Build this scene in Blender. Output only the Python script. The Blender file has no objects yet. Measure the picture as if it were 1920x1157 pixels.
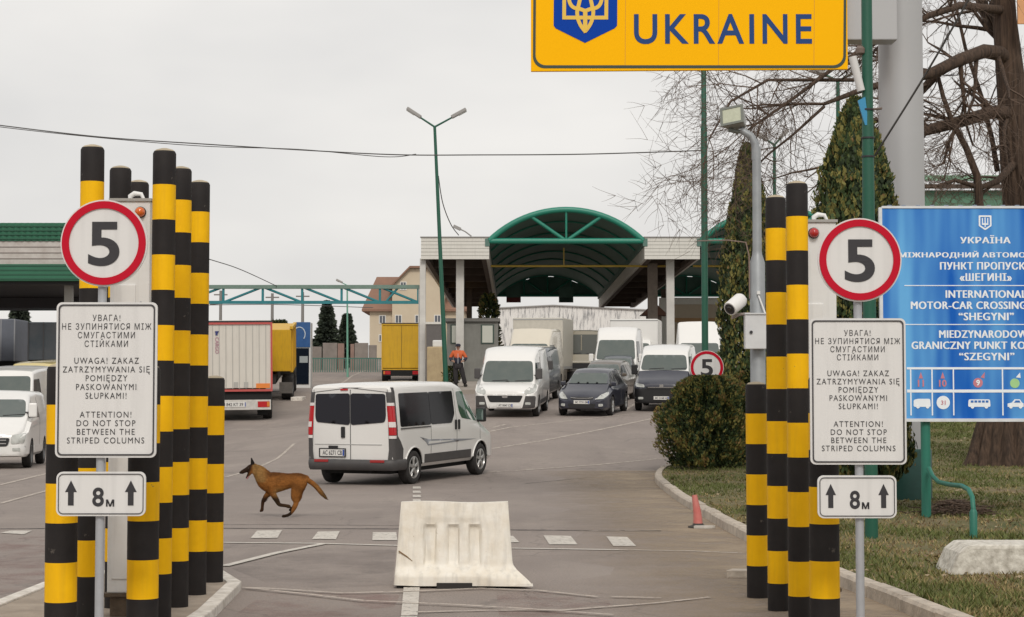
import bpy, bmesh, math, random
from math import radians as R, sin, cos, pi, sqrt
from mathutils import Vector, Matrix

SC = bpy.context.scene
COL = SC.collection
rnd = random.Random(7)

# ------------------------------------------------------------------ camera
EYE = 1.65
FPX = 3500.0
PITCH = math.atan(169.5 / FPX)
cam_d = bpy.data.cameras.new('camera')
cam_d.sensor_fit = 'HORIZONTAL'
cam_d.sensor_width = 36.0
cam_d.lens = 36.0 * FPX / 1920.0
cam_d.clip_start = 0.1
cam_d.clip_end = 6000
cam_o = bpy.data.objects.new('camera', cam_d)
cam_o.location = (0, 0, EYE)
cam_o.rotation_euler = (R(90) + PITCH, 0, 0)
COL.objects.link(cam_o)
SC.camera = cam_o

# ------------------------------------------------------------------ sky, sun, exposure
SUN_EL, SUN_AZ = 42.0, 176.0          # azimuth clockwise from +Y: behind the camera, a little to the right
wd = bpy.data.worlds.new('World')
SC.world = wd
wd.use_nodes = True
wn = wd.node_tree.nodes
wl = wd.node_tree.links
wn.clear()
wout = wn.new('ShaderNodeOutputWorld')
sky = wn.new('ShaderNodeTexSky')
sky.sky_type = 'NISHITA'
sky.sun_disc = False
sky.sun_elevation = R(SUN_EL)
sky.sun_rotation = R(SUN_AZ)
sky.dust_density = 4.0
bsky = wn.new('ShaderNodeBackground')
bsky.inputs['Strength'].default_value = 0.08
wl.new(sky.outputs[0], bsky.inputs['Color'])
wtc = wn.new('ShaderNodeTexCoord')
wmap = wn.new('ShaderNodeMapping')
wmap.inputs['Scale'].default_value = (2.2, 2.2, 6.0)
wl.new(wtc.outputs['Generated'], wmap.inputs['Vector'])
wno = wn.new('ShaderNodeTexNoise')
wno.inputs['Scale'].default_value = 1.6
wno.inputs['Detail'].default_value = 4.0
wno.inputs['Roughness'].default_value = 0.5
wl.new(wmap.outputs[0], wno.inputs['Vector'])
wr = wn.new('ShaderNodeValToRGB')
wr.color_ramp.elements[0].position = 0.30
wr.color_ramp.elements[0].color = (0.675, 0.665, 0.655, 1)
wr.color_ramp.elements[1].position = 0.68
wr.color_ramp.elements[1].color = (0.86, 0.835, 0.80, 1)
wl.new(wno.outputs['Fac'], wr.inputs[0])
bcl = wn.new('ShaderNodeBackground')
bcl.inputs['Strength'].default_value = 1.0
wl.new(wr.outputs[0], bcl.inputs['Color'])
wmx = wn.new('ShaderNodeMixShader')
wmx.inputs[0].default_value = 0.92
wl.new(bsky.outputs[0], wmx.inputs[1])
wl.new(bcl.outputs[0], wmx.inputs[2])
wl.new(wmx.outputs[0], wout.inputs['Surface'])

sun_d = bpy.data.lights.new('sun', 'SUN')
sun_d.energy = 1.5
sun_d.angle = R(16)
sun_d.color = (1.0, 0.95, 0.88)
sun_o = bpy.data.objects.new('sun', sun_d)
COL.objects.link(sun_o)
_sd = Vector((sin(R(SUN_AZ)) * cos(R(SUN_EL)), cos(R(SUN_AZ)) * cos(R(SUN_EL)), sin(R(SUN_EL))))
sun_o.rotation_euler = _sd.to_track_quat('Z', 'Y').to_euler()
sun_o.location = (0, 0, 60)

SC.view_settings.view_transform = 'Standard'
SC.view_settings.look = 'None'
SC.view_settings.exposure = 0.12
SC.view_settings.gamma = 1.0
SC.view_settings.use_curve_mapping = False
SC.render.engine = 'CYCLES'
SC.cycles.max_bounces = 6
SC.cycles.transparent_max_bounces = 12

# ------------------------------------------------------------------ measuring helpers
_cp, _sp = cos(PITCH), sin(PITCH)


def P(px, py, Y):
    """world point seen at pixel px, py of the photograph at distance Y"""
    u = (px - 960.0) / FPX
    v = (578.5 - py) / FPX
    d = Vector((u, _cp - _sp * v, _sp + _cp * v))
    t = Y / d.y
    return Vector((d.x * t, Y, EYE + d.z * t))


def X(px, Y):
    return (px - 960.0) / FPX * Y


def sm(a, b, x):
    t = max(0.0, min(1.0, (x - a) / (b - a)))
    return t * t * (3 - 2 * t)


_zp = [(-80, 0), (38, 0), (60, 1.05), (78, 2.0), (95, 2.35), (117, 2.62), (150, 4.2), (200, 6.0), (400, 9), (1500, 16), (4000, 20)]


def _zl(y):
    for (a, za), (b, zb) in zip(_zp, _zp[1:]):
        if y <= b:
            return za + (zb - za) * max(0, y - a) / (b - a)
    return _zp[-1][1]


def gz(x, y):
    """height of the ground"""
    sh = 16 * sm(2, 10, -x) * (1 - sm(80, 112, y)) if x < -2 else 0
    y = y - sh
    return sum(_zl(y + k * 2.0) for k in (-2, -1, 0, 1, 2)) / 5.0


def G(px, py, dz=0.0):
    """ground point under pixel"""
    lo, hi = 3.0, 600.0
    y = lo
    while y < hi:
        p = P(px, py, y)
        if p.z <= gz(p.x, y) + dz:
            break
        y += 0.5
    a, b = y - 0.5, y
    for _ in range(25):
        m = (a + b) / 2
        p = P(px, py, m)
        if p.z <= gz(p.x, m) + dz:
            b = m
        else:
            a = m
    return P(px, py, b)


# ------------------------------------------------------------------ materials
MATS = {}


def mat(name, col, rough=0.6, metal=0.0, var=0.0, vscale=6.0, bump=0.0, bscale=40.0, col2=None, spec=0.5, coat=0.0, dirt=0.0, streak=0.0, chips=None):
    """principled material; var mixes towards col2 (or a darker tone) by noise, streak adds vertical run marks"""
    if name in MATS:
        return MATS[name]
    m = bpy.data.materials.new(name)
    m.use_nodes = True
    nt = m.node_tree
    n, l = nt.nodes, nt.links
    b = n['Principled BSDF']
    b.inputs['Base Color'].default_value = (*col, 1)
    b.inputs['Roughness'].default_value = rough
    b.inputs['Metallic'].default_value = metal
    b.inputs['Specular IOR Level'].default_value = spec
    if coat:
        b.inputs['Coat Weight'].default_value = coat
        b.inputs['Coat Roughness'].default_value = 0.08
    tc = n.new('ShaderNodeTexCoord')
    last = None
    if var > 0 or col2:
        no = n.new('ShaderNodeTexNoise')
        no.inputs['Scale'].default_value = vscale
        no.inputs['Detail'].default_value = 5
        no.inputs['Roughness'].default_value = 0.65
        l.new(tc.outputs['Object'], no.inputs['Vector'])
        mr = n.new('ShaderNodeMapRange')
        mr.inputs[1].default_value = 0.36
        mr.inputs[2].default_value = 0.68
        mr.inputs[3].default_value = 0.0
        mr.inputs[4].default_value = var if var > 0 else 1.0
        l.new(no.outputs['Fac'], mr.inputs[0])
        mx = n.new('ShaderNodeMix')
        mx.data_type = 'RGBA'
        mx.inputs[6].default_value = (*col, 1)
        c2 = col2 or tuple(c * 0.45 for c in col)
        mx.inputs[7].default_value = (*c2, 1)
        l.new(mr.outputs[0], mx.inputs[0])
        last = mx.outputs[2]
    if streak > 0:
        mp = n.new('ShaderNodeMapping')
        mp.inputs['Scale'].default_value = (9, 9, 0.6)
        l.new(tc.outputs['Object'], mp.inputs['Vector'])
        no = n.new('ShaderNodeTexNoise')
        no.inputs['Scale'].default_value = 2.0
        no.inputs['Detail'].default_value = 6
        l.new(mp.outputs[0], no.inputs['Vector'])
        mr = n.new('ShaderNodeMapRange')
        mr.inputs[1].default_value = 0.5
        mr.inputs[2].default_value = 0.72
        mr.inputs[4].default_value = streak
        l.new(no.outputs['Fac'], mr.inputs[0])
        mx = n.new('ShaderNodeMix')
        mx.data_type = 'RGBA'
        mx.inputs[6].default_value = (*col, 1)
        mx.inputs[7].default_value = (*(c * 0.4 + 0.02 for c in col), 1)
        if last:
            l.new(last, mx.inputs[6])
        l.new(mr.outputs[0], mx.inputs[0])
        last = mx.outputs[2]
    if chips:
        cc, thr, scl, amt = chips
        no = n.new('ShaderNodeTexNoise')
        no.inputs['Scale'].default_value = scl
        no.inputs['Detail'].default_value = 9
        no.inputs['Roughness'].default_value = 0.7
        l.new(tc.outputs['Object'], no.inputs['Vector'])
        mr = n.new('ShaderNodeMapRange')
        mr.inputs[1].default_value = thr
        mr.inputs[2].default_value = thr + 0.05
        mr.inputs[4].default_value = amt
        l.new(no.outputs['Fac'], mr.inputs[0])
        mx = n.new('ShaderNodeMix')
        mx.data_type = 'RGBA'
        mx.inputs[6].default_value = (*col, 1)
        mx.inputs[7].default_value = (*cc, 1)
        if last:
            l.new(last, mx.inputs[6])
        l.new(mr.outputs[0], mx.inputs[0])
        last = mx.outputs[2]
    if last:
        l.new(last, b.inputs['Base Color'])
    if bump > 0:
        no = n.new('ShaderNodeTexNoise')
        no.inputs['Scale'].default_value = bscale
        no.inputs['Detail'].default_value = 4
        l.new(tc.outputs['Object'], no.inputs['Vector'])
        bp = n.new('ShaderNodeBump')
        bp.inputs['Strength'].default_value = bump
        bp.inputs['Distance'].default_value = 0.02
        l.new(no.outputs['Fac'], bp.inputs['Height'])
        l.new(bp.outputs[0], b.inputs['Normal'])
    MATS[name] = m
    return m


def paint_mat(name, col, lo=0.42, hi=0.6, scale=9.0, maxa=1.0, rough=0.8):
    """worn road paint: alpha broken up by noise"""
    if name in MATS:
        return MATS[name]
    m = mat(name, col, rough, var=0.35, vscale=3.0)
    n, l = m.node_tree.nodes, m.node_tree.links
    b = n['Principled BSDF']
    tc = n.new('ShaderNodeTexCoord')
    no = n.new('ShaderNodeTexNoise')
    no.inputs['Scale'].default_value = scale
    no.inputs['Detail'].default_value = 8
    no.inputs['Roughness'].default_value = 0.75
    l.new(tc.outputs['Object'], no.inputs['Vector'])
    mr = n.new('ShaderNodeMapRange')
    mr.inputs[1].default_value = lo
    mr.inputs[2].default_value = hi
    mr.inputs[3].default_value = 0.0
    mr.inputs[4].default_value = maxa
    l.new(no.outputs['Fac'], mr.inputs[0])
    l.new(mr.outputs[0], b.inputs['Alpha'])
    return m


# ------------------------------------------------------------------ mesh builder
class MB:
    def __init__(self):
        self.v, self.f, self.mi = [], [], []

    def add(self, vs, fs, mi=0):
        o = len(self.v)
        self.v += [Vector(p) for p in vs]
        for f in fs:
            self.f.append(tuple(i + o for i in f))
            self.mi.append(mi)
        return self

    def box(self, c, s, rot=None, mi=0):
        hx, hy, hz = s[0] / 2, s[1] / 2, s[2] / 2
        vs = [Vector((x, y, z)) for x in (-hx, hx) for y in (-hy, hy) for z in (-hz, hz)]
        if rot is not None:
            vs = [rot @ p for p in vs]
        vs = [p + Vector(c) for p in vs]
        fs = [(0, 1, 3, 2), (4, 6, 7, 5), (0, 4, 5, 1), (2, 3, 7, 6), (0, 2, 6, 4), (1, 5, 7, 3)]
        return self.add(vs, fs, mi)

    def bx(self, x0, x1, y0, y1, z0, z1, mi=0):
        return self.box(((x0 + x1) / 2, (y0 + y1) / 2, (z0 + z1) / 2), (abs(x1 - x0), abs(y1 - y0), abs(z1 - z0)), None, mi)

    def tube(self, pts, rad, n=8, mi=0, cap=True):
        pts = [Vector(p) for p in pts]
        if not isinstance(rad, (list, tuple)):
            rad = [rad] * len(pts)
        up = None
        rings = []
        for i, p in enumerate(pts):
            if i == 0:
                d = pts[1] - p
            elif i == len(pts) - 1:
                d = p - pts[i - 1]
            else:
                d = (pts[i + 1] - p).normalized() + (p - pts[i - 1]).normalized()
            d = d.normalized() if d.length > 1e-9 else Vector((0, 0, 1))
            if up is None:
                a = Vector((0, 0, 1)) if abs(d.z) < 0.9 else Vector((1, 0, 0))
                up = (a - d * a.dot(d)).normalized()
            else:
                up = (up - d * up.dot(d))
                up = up.normalized() if up.length > 1e-6 else d.orthogonal().normalized()
            s = d.cross(up)
            rings.append([p + (up * cos(2 * pi * k / n) + s * sin(2 * pi * k / n)) * rad[i] for k in range(n)])
        vs = [q for r_ in rings for q in r_]
        fs = []
        for i in range(len(rings) - 1):
            for k in range(n):
                a, b = i * n + k, i * n + (k + 1) % n
                fs.append((a, b, b + n, a + n))
        if cap:
            fs.append(tuple(range(n - 1, -1, -1)))
            fs.append(tuple((len(rings) - 1) * n + k for k in range(n)))
        return self.add(vs, fs, mi)

    def lathe(self, prof, n=20, M=None, mi=None, cap=True):
        """prof: (r, z) list, turned about local z; mi may be a list per band"""
        vs = []
        for (r, z) in prof:
            for k in range(n):
                p = Vector((r * cos(2 * pi * k / n), r * sin(2 * pi * k / n), z))
                vs.append(M @ p if M is not None else p)
        o = len(self.v)
        self.v += vs
        for i in range(len(prof) - 1):
            m_ = mi[i] if isinstance(mi, (list, tuple)) else (mi or 0)
            for k in range(n):
                a, b = i * n + k, i * n + (k + 1) % n
                self.f.append((o + a, o + b, o + b + n, o + a + n))
                self.mi.append(m_)
        if cap:
            self.f.append(tuple(o + k for k in range(n - 1, -1, -1)))
            self.mi.append(mi[0] if isinstance(mi, (list, tuple)) else (mi or 0))
            self.f.append(tuple(o + (len(prof) - 1) * n + k for k in range(n)))
            self.mi.append(mi[-1] if isinstance(mi, (list, tuple)) else (mi or 0))
        return self

    def prism(self, poly, o, ux, uy, th, mi=0):
        """flat polygon (a,b) in the plane o + a*ux + b*uy, thickened by th along ux x uy"""
        o, ux, uy = Vector(o), Vector(ux), Vector(uy)
        nn = ux.cross(uy).normalized()
        n = len(poly)
        vs = [o + ux * a + uy * b for a, b in poly] + [o + ux * a + uy * b + nn * th for a, b in poly]
        fs = [tuple(range(n - 1, -1, -1)), tuple(range(n, 2 * n))]
        for i in range(n):
            j = (i + 1) % n
            fs.append((i, j, j + n, i + n))
        return self.add(vs, fs, mi)

    def strip(self, outer, inner, o, ux, uy, th, mi=0):
        """frame between two loops with the same count, thickened"""
        o, ux, uy = Vector(o), Vector(ux), Vector(uy)
        nn = ux.cross(uy).normalized()
        n = len(outer)
        vs = []
        for k in (0, th):
            vs += [o + ux * a + uy * b + nn * k for a, b in outer]
            vs += [o + ux * a + uy * b + nn * k for a, b in inner]
        fs = []
        for i in range(n):
            j = (i + 1) % n
            fs.append((i, n + i, n + j, j))
            fs.append((2 * n + i, 2 * n + j, 3 * n + j, 3 * n + i))
            fs.append((i, j, 2 * n + j, 2 * n + i))
            fs.append((n + i, 3 * n + i, 3 * n + j, n + j))
        return self.add(vs, fs, mi)

    def mesh(self, name, mats, smooth=None, bevel=0.0, fix=True):
        me = bpy.data.meshes.new(name)
        me.from_pydata([tuple(p) for p in self.v], [], self.f)
        for m in (mats if isinstance(mats, (list, tuple)) else [mats]):
            me.materials.append(m)
        me.polygons.foreach_set('material_index', self.mi)
        if fix or bevel:
            bm = bmesh.new()
            bm.from_mesh(me)
            bmesh.ops.remove_doubles(bm, verts=bm.verts, dist=1e-5)
            if fix:
                bmesh.ops.recalc_face_normals(bm, faces=bm.faces)
            if bevel:
                es = [e for e in bm.edges if len(e.link_faces) == 2 and e.calc_face_angle(0) > R(28)]
                if es:
                    bmesh.ops.bevel(bm, geom=es, offset=bevel, segments=2, affect='EDGES', profile=0.6, clamp_overlap=True)
            bm.to_mesh(me)
            bm.free()
        if smooth is not None:
            me.shade_smooth()
            if smooth < 179:
                me.set_sharp_from_angle(angle=R(smooth))
        me.update()
        return me

    def build(self, name, mats, parent=None, smooth=None, bevel=0.0, loc=None, fix=True):
        return link(name, self.mesh(name, mats, smooth, bevel, fix), parent, loc)


def link(name, me, parent=None, loc=None):
    o = bpy.data.objects.new(name, me)
    COL.objects.link(o)
    if parent is not None:
        o.parent = parent
    if loc is not None:
        o.location = loc
    return o


def tag(o, label=None, cat=None, group=None, kind=None):
    if label:
        o['label'] = label
    if cat:
        o['category'] = cat
    if group:
        o['group'] = group
    if kind:
        o['kind'] = kind
    return o


def thing(name, label, cat, loc=(0, 0, 0), rotz=0.0, group=None):
    o = bpy.data.objects.new(name, None)
    o.empty_display_size = 0.2
    COL.objects.link(o)
    o.location = loc
    o.rotation_euler = (0, 0, rotz)
    return tag(o, label, cat, group)


def dup(root, label, loc=None, rotz=None, group=None, M=None):
    r = root.copy()
    COL.objects.link(r)
    if loc is not None:
        r.location = loc
    if rotz is not None:
        r.rotation_euler = (0, 0, rotz)
    if M is not None:
        r.matrix_basis = M
    r['label'] = label
    if group:
        r['group'] = group
    for ch in list(root.children):
        c = ch.copy()
        COL.objects.link(c)
        c.parent = r
        for g in list(ch.children):
            d = g.copy()
            COL.objects.link(d)
            d.parent = c
    return r


def rrect(x0, x1, y0, y1, r, n=5):
    pts = []
    for cx, cy, a0 in ((x1 - r, y1 - r, 0), (x0 + r, y1 - r, 90), (x0 + r, y0 + r, 180), (x1 - r, y0 + r, 270)):
        for k in range(n + 1):
            a = R(a0 + 90 * k / n)
            pts.append((cx + r * cos(a), cy + r * sin(a)))
    return pts


def circle(cx, cy, r, n=40):
    return [(cx + r * cos(2 * pi * k / n), cy + r * sin(2 * pi * k / n)) for k in range(n)]


def rpoly(poly, r, n=3):
    """round the corners of a polygon"""
    out = []
    m = len(poly)
    for i in range(m):
        p0, p1, p2 = Vector(poly[i - 1]), Vector(poly[i]), Vector(poly[(i + 1) % m])
        a, b = p0 - p1, p2 - p1
        ra = min(r, a.length * 0.45, b.length * 0.45)
        q0, q2 = p1 + a.normalized() * ra, p1 + b.normalized() * ra
        for k in range(n + 1):
            t = k / n
            q = q0 * (1 - t) ** 2 + p1 * 2 * t * (1 - t) + q2 * t * t
            out.append((q.x, q.y))
    return out


def lettering(name, text, m, parent, loc, height=None, width=None, bold=0.0, spacing=1.0, line=1.0, rot=None, ext=0.001, sx=1.0, heavy=0.0):
    """text as a mesh standing in the x-z plane and facing -y; height = cap height"""
    cu = bpy.data.curves.new(name, 'FONT')
    cu.body = text
    cu.align_x = 'CENTER'
    cu.align_y = 'CENTER'
    cu.offset = bold
    cu.space_character = spacing
    cu.space_line = line
    cu.resolution_u = 8 if len(text) < 9 else 3
    cu.extrude = 0
    o = bpy.data.objects.new(name, cu)
    COL.objects.link(o)
    dg = bpy.context.evaluated_depsgraph_get()
    me = bpy.data.meshes.new_from_object(o.evaluated_get(dg))
    bpy.data.objects.remove(o)
    xs = [v.co.x for v in me.vertices]
    ys = [v.co.y for v in me.vertices]
    cx, cy = (max(xs) + min(xs)) / 2, (max(ys) + min(ys)) / 2
    fx = fy = 1.0
    if height:
        fx = fy = height / (max(ys) - min(ys))
    if width:
        fx = width / (max(xs) - min(xs))
        if not height:
            fy = fx
    for v in me.vertices:
        v.co = ((v.co.x - cx) * fx * sx, -0.0006 * ((v.index * 37) % 101) / 101.0, (v.co.y - cy) * fy)
    me.materials.clear()
    me.materials.append(m)
    me.name = name
    if heavy:
        vs_ = [v.co.copy() for v in me.vertices]
        fs_ = [tuple(p.vertices) for p in me.polygons]
        n0 = len(vs_)
        me = bpy.data.meshes.new(name)
        me.from_pydata([tuple(v + Vector((-heavy, 0, 0))) for v in vs_] + [tuple(v + Vector((heavy, -0.0009, 0))) for v in vs_], [], fs_ + [tuple(i + n0 for i in f) for f in fs_])
        me.materials.append(m)
    ob = link(name, me, parent, loc)
    if rot:
        ob.rotation_euler = rot
    return ob


def project_poly(poly, fn, cuts=3, skirt=None):
    """densify a planar polygon and lift each (a,b) through fn -> 3D; returns MB"""
    bm = bmesh.new()
    vs = [bm.verts.new((a, b, 0)) for a, b in poly]
    bm.faces.new(vs)
    bmesh.ops.triangulate(bm, faces=bm.faces)
    for _ in range(cuts):
        es = [e for e in bm.edges if e.calc_length() > 0.13]
        if not es:
            break
        bmesh.ops.subdivide_edges(bm, edges=es, cuts=1)
        bmesh.ops.triangulate(bm, faces=bm.faces)
    bm.verts.index_update()
    mb = MB()
    mb.add([fn(v.co.x, v.co.y) for v in bm.verts], [tuple(v.index for v in f.verts) for f in bm.faces])
    bm.free()
    return mb


def skin_mesh(name, verts, edges, radii, root=0, sub=2):
    """verts grown into one continuous surface"""
    me = bpy.data.meshes.new(name)
    me.from_pydata([tuple(v) for v in verts], edges, [])
    o = bpy.data.objects.new(name, me)
    COL.objects.link(o)
    md = o.modifiers.new('skin', 'SKIN')
    md.use_smooth_shade = True
    for i, r in enumerate(radii):
        sv = me.skin_vertices[0].data[i]
        sv.radius = r if isinstance(r, tuple) else (r, r)
        sv.use_root = (i == root)
    if sub:
        s = o.modifiers.new('sub', 'SUBSURF')
        s.levels = sub
        s.render_levels = sub
    dg = bpy.context.evaluated_depsgraph_get()
    res = bpy.data.meshes.new_from_object(o.evaluated_get(dg))
    bpy.data.objects.remove(o)
    res.name = name
    res.shade_smooth()
    return res


def remesh_body(name, tubes, voxel, smooth=6):
    """overlapping tapered limbs (each: list of (x, y, z, r), lateral squash) fused into one continuous surface"""
    b = MB()
    for pts, k in tubes:
        dense = []
        for i in range(len(pts) - 1):
            p0, p1, p2, p3 = (Vector(pts[max(i - 1, 0)]), Vector(pts[i]), Vector(pts[i + 1]), Vector(pts[min(i + 2, len(pts) - 1)]))
            for s in range(5):
                t_ = s / 5
                q = 0.5 * ((2 * p1) + (p2 - p0) * t_ + (2 * p0 - 5 * p1 + 4 * p2 - p3) * t_ * t_ + (3 * p1 - p0 - 3 * p2 + p3) * t_ ** 3)
                dense.append(q)
        dense.append(Vector(pts[-1]))
        n, rings = 16, []
        m_ = len(dense)
        seq = []
        d0 = (dense[1] - dense[0]).to_3d().normalized()
        d1 = (dense[-1] - dense[-2]).to_3d().normalized()
        r0, r1 = dense[0][3], dense[-1][3]
        for a in (80, 55, 28):
            seq.append((dense[0].to_3d() - d0 * r0 * sin(R(a)), r0 * cos(R(a)), d0))
        for i, q in enumerate(dense):
            d = (dense[min(i + 1, m_ - 1)] - dense[max(i - 1, 0)]).to_3d().normalized()
            seq.append((q.to_3d(), q[3], d))
        for a in (28, 55, 80):
            seq.append((dense[-1].to_3d() + d1 * r1 * sin(R(a)), r1 * cos(R(a)), d1))
        vs = []
        for p, r, d in seq:
            y_ = Vector((0, 1, 0))
            if abs(d.y) > 0.95:
                y_ = Vector((1, 0, 0))
            u_ = (y_ - d * y_.dot(d)).normalized()
            v_ = d.cross(u_)
            vs += [p + u_ * r * k * cos(2 * pi * j / n) + v_ * r * sin(2 * pi * j / n) for j in range(n)]
        fs = [(i * n + j, i * n + (j + 1) % n, (i + 1) * n + (j + 1) % n, (i + 1) * n + j) for i in range(len(seq) - 1) for j in range(n)]
        fs += [tuple(range(n - 1, -1, -1)), tuple((len(seq) - 1) * n + j for j in range(n))]
        b.add(vs, fs)
    me = b.mesh(name, [mat('tmp_body', (0.5, 0.5, 0.5))])
    o = link('tmp', me)
    md_ = o.modifiers.new('r', 'REMESH')
    md_.mode = 'VOXEL'
    md_.voxel_size = voxel
    ms_ = o.modifiers.new('s', 'SMOOTH')
    ms_.factor = 0.5
    ms_.iterations = smooth
    dg = bpy.context.evaluated_depsgraph_get()
    res = bpy.data.meshes.new_from_object(o.evaluated_get(dg))
    bpy.data.objects.remove(o)
    res.name = name
    res.materials.clear()
    res.shade_smooth()
    return res
# ------------------------------------------------------------------ ground, road, markings
def frange(a, b, s):
    n = max(1, int(round((b - a) / s)))
    return [a + (b - a) * i / n for i in range(n)]


gx = frange(-900, -120, 130) + frange(-120, -30, 10) + frange(-30, -14, 2) + frange(-14, 14, 0.5) + frange(14, 30, 2) + frange(30, 120, 10) + frange(120, 900, 130) + [900]
gy = frange(-60, 4, 4) + frange(4, 120, 0.5) + frange(120, 220, 4) + frange(220, 500, 20) + frange(500, 3500, 250) + [3500]


def asphalt_mat():
    m = mat('asphalt', (0.2, 0.18, 0.165), 0.88)
    nt = m.node_tree
    n, l = nt.nodes, nt.links
    b = n['Principled BSDF']
    tc = n.new('ShaderNodeTexCoord')

    def noise(scale, detail, rough, sc=(1, 1, 1)):
        mp = n.new('ShaderNodeMapping')
        mp.inputs['Scale'].default_value = sc
        l.new(tc.outputs['Object'], mp.inputs['Vector'])
        q = n.new('ShaderNodeTexNoise')
        q.inputs['Scale'].default_value = scale
        q.inputs['Detail'].default_value = detail
        q.inputs['Roughness'].default_value = rough
        l.new(mp.outputs[0], q.inputs['Vector'])
        return q.outputs['Fac']

    def rng(v, a, b_, c, d):
        q = n.new('ShaderNodeMapRange')
        for i, k in enumerate((a, b_, c, d)):
            q.inputs[i + 1].default_value = k
        l.new(v, q.inputs[0])
        return q.outputs[0]

    def mix(f, a, c):
        q = n.new('ShaderNodeMix')
        q.data_type = 'RGBA'
        l.new(f, q.inputs[0])
        for i, k in ((6, a), (7, c)):
            if isinstance(k, tuple):
                q.inputs[i].default_value = (*k, 1)
            else:
                l.new(k, q.inputs[i])
        return q.outputs[2]

    c = mix(rng(noise(0.22, 5, 0.6), 0.35, 0.65, 0, 1), (0.245, 0.205, 0.182), (0.315, 0.266, 0.235))
    c = mix(rng(noise(0.9, 6, 0.7, (1, 0.35, 1)), 0.5, 0.72, 0, 0.55), c, (0.38, 0.325, 0.28))
    c = mix(rng(noise(0.5, 5, 0.7, (1.6, 0.18, 1)), 0.54, 0.7, 0, 0.5), c, (0.185, 0.155, 0.14))
    c = mix(rng(noise(55, 4, 0.75), 0.42, 0.66, 0, 0.6), c, (0.115, 0.10, 0.094))
    c = mix(rng(noise(38, 3, 0.7), 0.60, 0.72, 0, 0.5), c, (0.42, 0.37, 0.33))
    c = mix(rng(noise(1.7, 7, 0.75), 0.60, 0.68, 0, 0.45), c, (0.125, 0.108, 0.10))
    vo = n.new('ShaderNodeTexVoronoi')
    vo.feature = 'DISTANCE_TO_EDGE'
    vo.inputs['Scale'].default_value = 0.32
    mp = n.new('ShaderNodeMapping')
    l.new(tc.outputs['Object'], mp.inputs['Vector'])
    nn = n.new('ShaderNodeTexNoise')
    nn.inputs['Scale'].default_value = 0.8
    nn.inputs['Detail'].default_value = 5
    l.new(tc.outputs['Object'], nn.inputs['Vector'])
    ad = n.new('ShaderNodeVectorMath')
    ad.operation = 'MULTIPLY_ADD'
    ad.inputs[1].default_value = (1.6, 1.6, 0)
    l.new(nn.outputs['Color'], ad.inputs[0])
    l.new(mp.outputs[0], ad.inputs[2])
    l.new(ad.outputs[0], vo.inputs['Vector'])
    c = mix(rng(vo.outputs['Distance'], 0.0, 0.008, 0.35, 0.0), c, (0.09, 0.08, 0.075))
    l.new(c, b.inputs['Base Color'])
    bp = n.new('ShaderNodeBump')
    bp.inputs['Strength'].default_value = 0.5
    bp.inputs['Distance'].default_value = 0.01
    l.new(noise(90, 3, 0.6), bp.inputs['Height'])
    l.new(bp.outputs[0], b.inputs['Normal'])
    return m


mb = MB()
mb.add([(x, y, gz(x, y)) for y in gy for x in gx],
       [(j * len(gx) + i, j * len(gx) + i + 1, (j + 1) * len(gx) + i + 1, (j + 1) * len(gx) + i) for j in range(len(gy) - 1) for i in range(len(gx) - 1)])
tag(mb.build('road', asphalt_mat(), smooth=180, fix=False), kind='structure')

M_WHITE_LINE = paint_mat('white_line', (0.62, 0.58, 0.52), 0.33, 0.46, 14.0, 0.95)
M_FAINT_LINE = paint_mat('faint_line', (0.58, 0.51, 0.44), 0.34, 0.52, 10.0, 0.85)
M_RED_PAINT = paint_mat('red_paint', (0.26, 0.105, 0.095), 0.46, 0.80, 1.2, 0.5)
M_DIRT = paint_mat('dirt_film', (0.38, 0.295, 0.205), 0.26, 0.60, 1.5, 0.9)
_n, _l = M_DIRT.node_tree.nodes, M_DIRT.node_tree.links
_tc, _sx = _n.new('ShaderNodeTexCoord'), _n.new('ShaderNodeSeparateXYZ')
_l.new(_tc.outputs['Object'], _sx.inputs[0])
_mr = _n.new('ShaderNodeMapRange')
_mr.interpolation_type = 'SMOOTHSTEP'
for _i, _k in enumerate((0.3, 2.5, 0.0, 1.0)):
    _mr.inputs[_i + 1].default_value = _k
_l.new(_sx.outputs['X'], _mr.inputs[0])
_mu = _n.new('ShaderNodeMath')
_mu.operation = 'MULTIPLY'
_b = _n['Principled BSDF']
_l.new(_b.inputs['Alpha'].links[0].from_socket, _mu.inputs[0])
_l.new(_mr.outputs[0], _mu.inputs[1])
_l.new(_mu.outputs[0], _b.inputs['Alpha'])
M_TAR = paint_mat('tar_seam', (0.07, 0.06, 0.055), 0.3, 0.55, 5.0, 0.8)


def ribbon(mb_, pts, w, dz):
    """line of width w over the ground through world points"""
    P2 = []
    for a, b in zip(pts, pts[1:]):
        a, b = Vector(a[:2]), Vector(b[:2])
        k = max(1, int((b - a).length / 0.5))
        P2 += [a + (b - a) * i / k for i in range(k)]
    P2.append(Vector(pts[-1][:2]))
    vs = []
    for i, p in enumerate(P2):
        d = (P2[min(i + 1, len(P2) - 1)] - P2[max(i - 1, 0)]).normalized()
        s = Vector((-d.y, d.x)) * w / 2
        for q in (p + s, p - s):
            vs.append((q.x, q.y, gz(q.x, q.y) + dz))
    mb_.add(vs, [(2 * i, 2 * i + 1, 2 * i + 3, 2 * i + 2) for i in range(len(P2) - 1)])


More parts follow.
